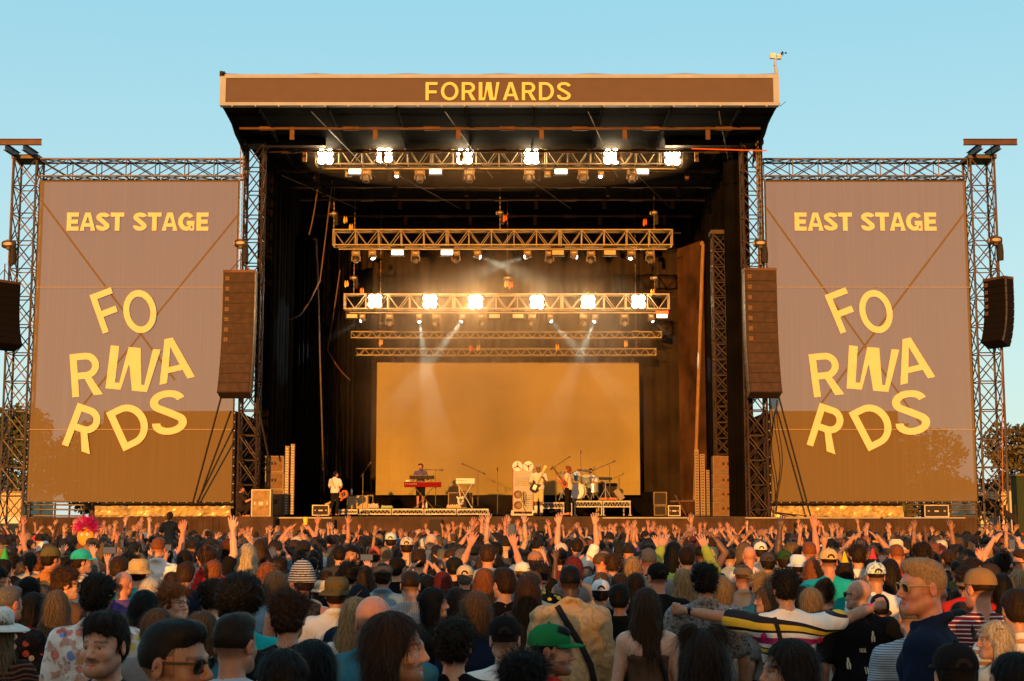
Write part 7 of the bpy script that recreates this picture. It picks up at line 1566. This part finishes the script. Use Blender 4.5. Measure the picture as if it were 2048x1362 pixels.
xstand(830, 866, 975, 1016, 50.9, 'dark cross-legged stand under the red keyboard'); xstand(916, 944, 968, 1016, 50.8, 'crossed metal stand under the white keyboard', ALU)
b = MB(); b.bar(P(826, 958, 51.1), P(826, 974, 51.1), .016, 6); b.bar(P(862, 958, 51.1), P(862, 974, 51.1), .016, 6); b.build('tier_bracket', STEEL, label='bracket posts lifting the small black synthesizer', cat='bracket')
for (x0, x1, y0, y1, m, n, lab) in ((735, 757, 1007, 1016, GREYP, 'effects_pedal', 'row of grey pedals near the left of the riser'), (762, 785, 1011, 1016, mat('green_board', (.15, .35, .10), .5), 'effects_pedal', 'green pedalboard on the riser'), (893, 922, 1009, 1016, CREAM, 'effects_pedal', 'cluttered cream pedalboard under the white keyboard'), (811, 820, 960, 963, mat('mint_plastic', (.30, .62, .55), .4), 'drum_machine', 'small mint box on the red keyboard')):
    Y = 50.7; xa, xb, z1, z0 = Xat(x0, y1, Y), Xat(x1, y1, Y), Zat(y0, Y), Zat(y1, Y); r = empty(n, ((xa+xb)/2, Y, z0), lab, 'pedals' if 'pedal' in n else 'drum machine'); b = MB(); b.bb(((xa-xb)/2, 0, 0), ((xb-xa)/2, .25, (z1-z0)*.6)); b.build('board', m, r); b = MB(); q = random.Random(x0)
    for k in range(6): xx = (xa-xb)/2*.9+(xb-xa)*.9*k/6; b.bb((xx, .03, (z1-z0)*.6), (xx+(xb-xa)*.11, .15, (z1-z0)*q.uniform(.8, 1.1))); b.bar((xx+.03, .2, (z1-z0)*.6), (xx+.03, .2, (z1-z0)*1.05), .012, 6)
    b.build('controls', ALU, r)
def bottle(px, py, Y, lab):
    p_ = P(px, py, Y); b = MB(); b.lathe((0, 0, 0), [(.001, 0), (.035, .0), (.035, .15), (.012, .19), (.012, .22), (.001, .22)], 12); o = b.build('water_bottle', WHITEP, label=lab, cat='bottle', group='water bottles', smooth=True); o.location = p_
bottle(853, 1016, 50.7, 'water bottle on the keyboard riser'); bottle(703, 990, 51.8, 'water bottle standing on the cream amplifier')
def amp(x0, x1, y0, y1, Y, m, gm, lab, sq=False, split=1, cat='speaker', grp=None):
    xa, xb, zt, z0 = Xat(x0, y1, Y), Xat(x1, y1, Y), Zat(y0, Y), Zat(y1, Y); w, h = xb-xa, zt-z0; r = empty('speaker_cabinet' if cat == 'speaker' else 'flight_case', ((xa+xb)/2, Y, z0), lab, cat, grp); b = MB(); b.bb((-w/2, 0, 0), (w/2, .5, h)); b.build('cabinet', m, r)
    b = MB(); b.bb((-w/2+.04, -.012, .04), (w/2-.04, -.001, h-.04)); b.build('grille', gm, r); b = MB(); e = .018
    for sx in (-1, 1): b.bb((sx*w/2-e, -.018, -.0), (sx*w/2+e, .02, h+.004))
    b.bb((-w/2+e, -.016, -.002), (w/2-e, .02, e*1.5)); b.bb((-w/2+e, -.016, h-e*1.5), (w/2-e, .02, h+.003)); b.build('edge_trim', ALU if cat != 'speaker' else STEEL, r)
    if sq:
        b = MB(); 
        for x in (-.12, .06): b.bb((w*x-.035, -.02, h*.45), (w*x+.035, -.0125, h*.62))
        b.build('handle', PLAST, r)
    elif cat != 'speaker': b = MB(); b.bb((-.07, -.02, h*.42), (.07, -.0125, h*.55)); b.bb((-w*.38, -.02, h*.45), (-w*.3, -.0125, h*.55)); b.bb((w*.3, -.02, h*.45), (w*.38, -.0125, h*.55)); b.build('handle', ALU, r)
    return r
amp(695, 735, 991, 1018, 51.8, CREAM, mat('tan_grille_cloth', (.38, .28, .17), .8, 0, .2, 40), 'cream combo amplifier behind the small riser'); amp(625, 657, 1010, 1031, 49.4, PLAST, DKG, 'dark flight case at the left guitarist heels', cat='case')
for (a, c, t, bt, l) in ((531, 566, 912, 944, 'upper'), (531, 566, 945, 978, 'middle'), (533, 566, 979, 1031, 'lower')): amp(a, c, t, bt, 49.3, WOOD, mat('warm_brown_grille', (.15, .08, .035), .7, 0, .25, 8), '%s brown side-fill speaker left of the stage' % l, sq=True, grp='side-fill speakers')
for (a, c, t, bt, l) in ((1427, 1480, 912, 946, 'top'), (1427, 1480, 947, 975, 'second'), (1427, 1480, 976, 1003, 'third'), (1427, 1480, 1004, 1032, 'bottom')): amp(a, c, t, bt, 49.3, WOOD, mat('warm_brown_grille', (.15, .08, .035), .7, 0, .25, 8), '%s brown side-fill speaker right of the stage' % l, sq=True, grp='side-fill speakers')
amp(1308, 1333, 984, 1010, 52, PLAST, DKG, 'dark amplifier stack right of the drums', sq=False); amp(1309, 1332, 1011, 1031, 52, PLAST, DKG, 'dark amplifier base right of the drums', sq=False); amp(1337, 1360, 1011, 1032, 50, PLAST, DKG, 'framed flight case right of the drum riser', cat='case')
amp(1198, 1235, 966, 1001, 55, PLAST, DKG, 'black bass amplifier behind the drums'); amp(897, 945, 985, 1016, 53, PLAST, DKG, 'black amplifier behind the white keyboard stand'); amp(735, 745, 990, 1016, 52.5, PLAST, DKG, 'narrow black cabinet behind the cream amplifier')
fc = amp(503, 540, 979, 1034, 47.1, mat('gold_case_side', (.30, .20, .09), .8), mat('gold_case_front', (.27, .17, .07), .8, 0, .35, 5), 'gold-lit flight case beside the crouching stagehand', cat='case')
amp(1850, 1897, 1010, 1034, 49.4, PLAST, DKG, 'flight case beneath the right banner', cat='case')
# LED strip columns
def column(x0, x1, y0, y1, Y, lab, lean=0):
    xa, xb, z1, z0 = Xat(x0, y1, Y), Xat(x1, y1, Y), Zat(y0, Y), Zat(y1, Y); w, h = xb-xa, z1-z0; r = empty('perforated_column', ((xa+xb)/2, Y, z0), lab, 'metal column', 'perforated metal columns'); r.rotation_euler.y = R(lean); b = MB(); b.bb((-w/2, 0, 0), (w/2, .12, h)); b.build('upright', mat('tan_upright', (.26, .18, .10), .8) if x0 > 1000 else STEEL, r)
    b = MB(); n = int(h/.09)
    for k in range(n): b.bb((-w*.28, -.008, k*.09+.02), (-w*.05, .0-.001, k*.09+.06)); b.bb((w*.05, -.008, k*.09+.02), (w*.28, -.001, k*.09+.06))
    b.build('holes', PLAST if x0 > 1000 else ALU, r)
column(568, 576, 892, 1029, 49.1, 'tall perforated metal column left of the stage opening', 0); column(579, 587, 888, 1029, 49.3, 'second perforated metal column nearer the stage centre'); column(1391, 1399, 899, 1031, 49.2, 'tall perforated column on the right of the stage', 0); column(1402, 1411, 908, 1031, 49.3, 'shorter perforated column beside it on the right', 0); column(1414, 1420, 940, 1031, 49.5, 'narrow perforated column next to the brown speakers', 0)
# tape machine tower
Y = 50.6; xa, xb, zt, z0 = Xat(1025, 1000, Y), Xat(1067, 1000, Y), Zat(927, Y), Zat(1024, Y); w, h = xb-xa, zt-z0
r = empty('tape_machine', ((xa+xb)/2, Y, z0), 'tall grey tape-reel cabinet with two reels, knobs and speakers', 'tape machine')
b = MB(); b.bb((-w/2, .0, 0), (w/2, .55, h)); b.build('cabinet', REDW, r); b = MB(); b.bb((-w/2+.03, -.012, .02), (w/2-.03, -.001, h-.03)); b.build('front_panel', GREYP, r)
for x in (-.2, .2):
    rl = MB(); c = (x*.95, -.03, h-.10); rl.lathe(c, [(.001, .03), (.175, .03), (.18, .015), (.175, 0), (.001, 0)], 28, (0, -1, 0)); q = rl.build('reel', WHITEP, r); g = MB(); g.lathe((c[0], -.062, c[2]), [(.001, .01), (.04, .008), (.045, 0)], 12, (0, -1, 0)); g.build('hub', REDM, q)
    g = MB(); 
    for k in range(3): a = k*2.094+x*3; g.box((c[0]+.10*math.cos(a), -.0625, c[2]+.10*math.sin(a)), (.09, .003, .028), Matrix.Rotation(-a, 3, 'Y'))
    g.build('spoke_gap', PLAST, q)
b = MB()
for j in range(5):
    for i in range(10): b.bar((-w/2+.10+i*.066*w/.75, -.012, h*.70-j*.062), (-w/2+.10+i*.066*w/.75, -.028, h*.70-j*.062), .013, 6)
for j in range(6):
    for i in range(6): b.bar((.02+i*.055*w/.75, -.012, h*.34-j*.07), (.02+i*.055*w/.75, -.026, h*.34-j*.07), .012, 6)
b.build('knobs', PLAST, r); b = MB()
for i in range(4): b.bb((-w/2+.08+i*.08, -.016, h*.76), (-w/2+.13+i*.08, -.0125, h*.79))
b.bb((-.05, -.02, h*.56), (.30*w/.75, -.0125, h*.63)); b.build('meters', CREAM, r)
for z in (h*.36, h*.14): b = MB(); b.lathe((-w*.24, -.014, z), [(.13, 0), (.14, .02), (.12, .025)], 24, (0, -1, 0)); q = b.build('speaker_ring', REDM, r); g = MB(); g.lathe((-w*.24, -.014, z), [(.12, .012), (.06, .002), (.001, .006)], 20, (0, -1, 0)); g.build('cone', STEEL, q)
b = MB(); q = random.Random(2)
for k in range(7):
    x0_, x1_ = q.uniform(-.1, .1), q.uniform(.1, .3); z_ = h*.42; b.path([(x0_, -.03, z_), ((x0_+x1_)/2-.05, -.07, z_-.3-.05*k), (x1_*.8, -.03, z_-.25-.08*k)], .006, 5)
b.build('patch_leads', PLAST, r); b = MB(); b.bb((-w/2-.06, -.05, -.12), (w/2+.06, .6, -.06)); 
for x in (-w/2, w/2): b.lathe((x, .0, -.075), [(.001, -.02), (.05, -.02), (.05, .02), (.001, .02)], 12, (1, 0, 0)); b.bb((x-.05, -.06, -.06), (x+.05, -.02, .06))
b.build('wheeled_base', ALU, r)
# drum kit ------------------------------------------------------------
zd = Zat(1001, 52.6); dk = empty('drum_kit', (Xat(1178, 1001, 52.6), 52.6, zd), 'blue sparkle drum kit with dark cymbals on the drum riser', 'drum kit')
def D(px, py, y): q = P(px, py, y); return Vector((q.x-dk.location.x, q.y-dk.location.y, q.z-zd))
SPK = mat('blue_sparkle', (.35, .42, .48), .3, .4, .3, 60); HEADM = mat('drum_skin', (.66, .63, .58), .6); CYM = mat('dark_cymbal', (.09, .05, .03), .35, .7, .2, 20); CYB = mat('brass_cymbal', (.45, .28, .10), .3, .8)
def drum(c, r_, hh, ax, nm='drum'):
    b = MB(); b.lathe(c, [(r_, 0), (r_, hh)], 24, ax); q = b.build(nm, SPK, dk, smooth=True); b = MB(); b.lathe(Vector(c)+Vector(ax).normalized()*hh, [(.001, .002), (r_*.96, .002)], 24, ax); b.lathe(c, [(r_*.96, -.002), (.001, -.002)], 24, ax); b.build('drum_head', HEADM, q)
    b = MB(); b.lathe(c, [(r_+.003, -.01), (r_+.012, -.01), (r_+.012, .02), (r_+.003, .02)], 24, ax); b.lathe(Vector(c)+Vector(ax).normalized()*hh, [(r_+.003, -.02), (r_+.012, -.02), (r_+.012, .012), (r_+.003, .012)], 24, ax); b.build('hoop', CHR, q)
drum(D(1153, 982, 52.2), .28, .36, (.25, 1, 0), 'bass_drum'); drum(D(1155, 958, 52.4), .15, .2, (.1, -.55, 1), 'tom'); drum(D(1173, 962, 52.3), .16, .2, (-.1, -.5, 1), 'tom'); drum(D(1186, 984, 52.5), .2, .28, (0, 0, 1), 'floor_tom'); drum(D(1170, 984, 52.9), .18, .14, (0, -.1, 1), 'snare_drum')
def cymbal(px, py, y, r_, tilt, m):
    c = D(px, py, y); ax = Vector((tilt, -.22, 1)).normalized(); b = MB(); b.lathe(c, [(r_, 0), (r_*.5, .018), (.05, .03), (.03, .05), (.001, .055)], 26, ax); q = b.build('cymbal', m, dk, smooth=True); b = MB(); b.bar((c.x, c.y, .08), c, .012, 6)
    for k in range(3): a = k*2.094; b.bar((c.x, c.y, .35), (c.x+.22*math.cos(a), c.y+.22*math.sin(a), .01), .011, 5)
    b.build('cymbal_stand', CHR, q)
cymbal(1168, 941, 52.3, .26, .1, CYM); cymbal(1124, 946, 52.6, .14, 0, CYM); cymbal(1187, 953, 52.4, .20, 0, CYB); cymbal(1152, 946, 53, .16, 0, CYM)
b = MB(); c = D(1211, 957, 52.4); b.box(c, (.46, .30, .07), Matrix.Rotation(.15, 3, 'X')); b.build('drum_pad', PLAST, dk); b = MB(); b.bar((c.x, c.y, .1), c, .02, 6)
for k in range(3): a = k*2.094+.5; b.bar((c.x, c.y, .45), (c.x+.28*math.cos(a), c.y+.28*math.sin(a), .01), .014, 6)
b.build('pad_stand', CHR, dk)
b = MB(); c = D(1180, 985, 53.1); b.lathe((c.x, c.y, c.z-.04), [(.001, 0), (.17, 0), (.18, .08), (.001, .09)], 16); b.bar((c.x, c.y, 0), c, .025, 8); b.build('drum_stool', PLAST, dk)
for (px, l, m) in ((1207, 'orange lit pedal left', mat('orange_pedal', (.60, .10, .02), .4)), (1225, 'orange pedal right', mat('orange_pedal', (.60, .10, .02), .4))):
    q = P(px, 999, 52.1); r2 = empty('effects_pedal', q, '%s on the drum riser' % l, 'pedals', 'pedals on the drum riser'); b = MB(); b.bb((-.14, -.05, 0), (.14, .1, .05)); b.build('board', m, r2); b = MB(); [b.bar((x, 0, .05), (x, 0, .07), .015, 6) for x in (-.09, -.03, .03, .09)]; b.build('controls', ALU, r2)
p_ = P(1238, 989, 52.4); r2 = empty('clear_case', p_, 'clear plastic box tilted on the right end of the drum riser', 'box'); b = MB(); q_ = Matrix.Rotation(R(-35), 3, 'Y'); b.box((0, 0, 0), (.22, .2, .42), q_); b.build('box', mat('smoky_plastic', (.16, .12, .08), .15), r2); b = MB()
for k in range(7): b.box(q_ @ Vector((0, -.103, -.18+k*.06)), (.2, .005, .012), q_)
b.build('rib', ALU, r2)
# loose cases & rods right wing, front subs
for (x, l) in ((656, 'left'), (871, 'middle'), (1085, 'right')):
    r2 = empty('front_speaker', P(x, 1056, 47.2), '%s dark box speaker at the foot of the stage front' % l, 'speaker', 'front fill speakers'); b = MB(); b.bb((-.2, 0, -1.9), (.2, .28, .27)); b.build('cabinet', PLAST, r2); b = MB(); b.bb((-.18, -.01, -.1), (.18, -.001, .25)); b.build('grille', DKG, r2)
for k, (a, l) in enumerate((((1340, 1003, 1395, 1002), 'level'), ((1350, 990, 1372, 1031), 'leaning'), ((500, 905, 530, 918), 'short'))):
    b = MB(); b.bar(P(a[0], a[1], 50.5), P(a[2], a[3], 50.5), .03, 6); b.build('loose_pole', BROWNST, label='%s brown pole among the stage wing equipment' % l, cat='pole')
def scaff(x0, x1, Y, z0p, z1p, lab, n=4):
    b = MB(); r2 = empty('scaffold_rail', (Xat(x0, 1020, Y), Y, 0), lab, 'scaffold', 'scaffolding beside the stage'); L = Vector((Xat(x0, 1020, Y), Y, 0))
    for i in range(n+1): x = x0+(x1-x0)*i/n; b.bar(Vector((Xat(x, 1020, Y), Y, 0))-L, Vector((Xat(x, 1020, Y), Y, Zat(z0p, Y)))-L, .035, 6)
    b.build('upright', STEEL, r2); b = MB()
    for z in (z0p+3, (z0p+z1p)/2, z1p): b.bar(Vector((Xat(x0, 1020, Y), Y-.05, Zat(z, Y)))-L, Vector((Xat(x1, 1020, Y), Y-.05, Zat(z+1, Y)))-L, .03, 6)
    b.build('rail', STEEL, r2)
scaff(52, 168, 50.6, 1006, 1031, 'scaffold rails below the left end of the left banner'); scaff(1815, 1958, 50.6, 1006, 1031, 'scaffold rails below the right end of the right banner', 5)
# vehicles and buildings behind
def van(px, Y, lab, rz=0, s=1.0):
    r2 = empty('parked_van', (Xat(px, 1040, Y), Y, 0), lab, 'van', 'white vans behind the stage', rz)
    prof = [(-1.0, .35), (-1.02, 1.1), (-.95, 1.25), (-.82, 2.0), (-.70, 2.25), (.70, 2.25), (.82, 2.0), (.95, 1.25), (1.02, 1.1), (1.0, .35)]
    b = MB(); n = len(prof)
    for y in (0, 5.0): b.v += [(x*s, y+(.55 if (z > 1.2 and y == 0) else 0)+(.35 if z > 2.1 and y == 0 else 0), z*s) for x, z in prof]
    b.f += [tuple(range(n))]+[tuple(range(2*n-1, n-1, -1))]+[(i, n+i, n+(i+1) % n, (i+1) % n) for i in range(n)]; b.mi += [0]*len(b.f); b.build('body', WHITEP, r2)
    b = MB(); b.add([(-.82, .42, 1.32), (.82, .42, 1.32), (.70, .80, 2.02), (-.70, .80, 2.02)], [(0, 1, 2, 3)]); b.build('windscreen', mat('dark_glass', (.02, .03, .04), .08), r2)
    for sx in (-1, 1):
        b = MB(); b.bb((sx*.62-.18, -.02, .75), (sx*.62+.18, .02, .95)); b.build('headlight', mat('headlight', (.6, .6, .55), .1), r2)
        for y in (.9, 4.0): b = MB(); b.lathe((sx*.98-.11, y, .35), [(.001, 0), (.34, 0), (.34, .22), (.001, .22)], 18, (1, 0, 0)); b.build('wheel', PLAST, r2)
        b = MB(); b.bb((sx*1.05, .55, 1.3), (sx*1.2, .62, 1.6)); b.build('mirror', PLAST, r2)
van(14, 53, 'white van at the far left edge behind the tower'); van(176, 54, 'white van glimpsed under the left banner', R(40))
def shed(x0, x1, t, Y, dp, m, lab, nm='cabin'):
    xa, xb = Xat(x0, 1030, Y), Xat(x1, 1030, Y); r2 = empty(nm, ((xa+xb)/2, Y, 0), lab, 'cabin', 'cabins beside the stage'); w = xb-xa; h = Zat(t, Y); b = MB(); b.bb((-w/2, 0, 0), (w/2, dp, h)); b.build('wall', m, r2); b = MB(); b.bb((-w/2-.05, -.05, h+.002), (w/2+.05, dp+.05, h+.08)); b.build('roof', STEEL, r2)
    b = MB(); [b.bb((-w/2+w*k/8-.02, -.03, .05), (-w/2+w*k/8+.02, -.002, h-.02)) for k in range(1, 8)]; b.build('panel_rib', m, r2)
shed(1966, 2036, 982, 56, 4, mat('cream_cabin', (.55, .42, .28), .7, 0, .1, 2), 'cream portable cabin at the far right'); shed(1960, 2022, 1032, 52, 1.5, mat('white_board', (.55, .53, .55), .6, 0, .1, 2), 'low white boards behind the black stair rail')
shed(0, 45, 986, 60, 4, mat('cream_cabin', (.55, .42, .28), .7, 0, .1, 2), 'cream portable cabin at the far left'); shed(2036, 2060, 952, 50.5, .6, mat('dark_green_board', (.03, .045, .02), .8), 'dark green board standing at the right edge', 'hoarding')
r2 = empty('stair_rail', (Xat(1998, 1030, 49), 49, 0), 'black sloping stair rail at the far right', 'stairs'); b = MB()
for k in range(3): a = P(1975+10*k, 1000+6*k, 49)-r2.location; c = P(2036, 1028+6*k+8, 49)-r2.location; b.bar(a, c, .035, 6)
for x in (1990, 2010, 2030): b.bar((P(x, 1010, 49)-r2.location), Vector((P(x, 1010, 49).x, 49, 0))-r2.location, .035, 6)
b.build('rail', PLAST, r2)
b = MB(); a = [P(1966, 994, 50.8), P(2002, 1004, 50.8), P(2003, 1028, 50.8), P(1968, 1024, 50.8)]; b.add(a+[q+Vector((0, .8, .1)) for q in a], [(0, 1, 2, 3), (7, 6, 5, 4), (0, 4, 5, 1), (1, 5, 6, 2), (2, 6, 7, 3), (3, 7, 4, 0)]); b.build('black_awning', BLACK, label='small black awning behind the right outer tower', cat='awning')
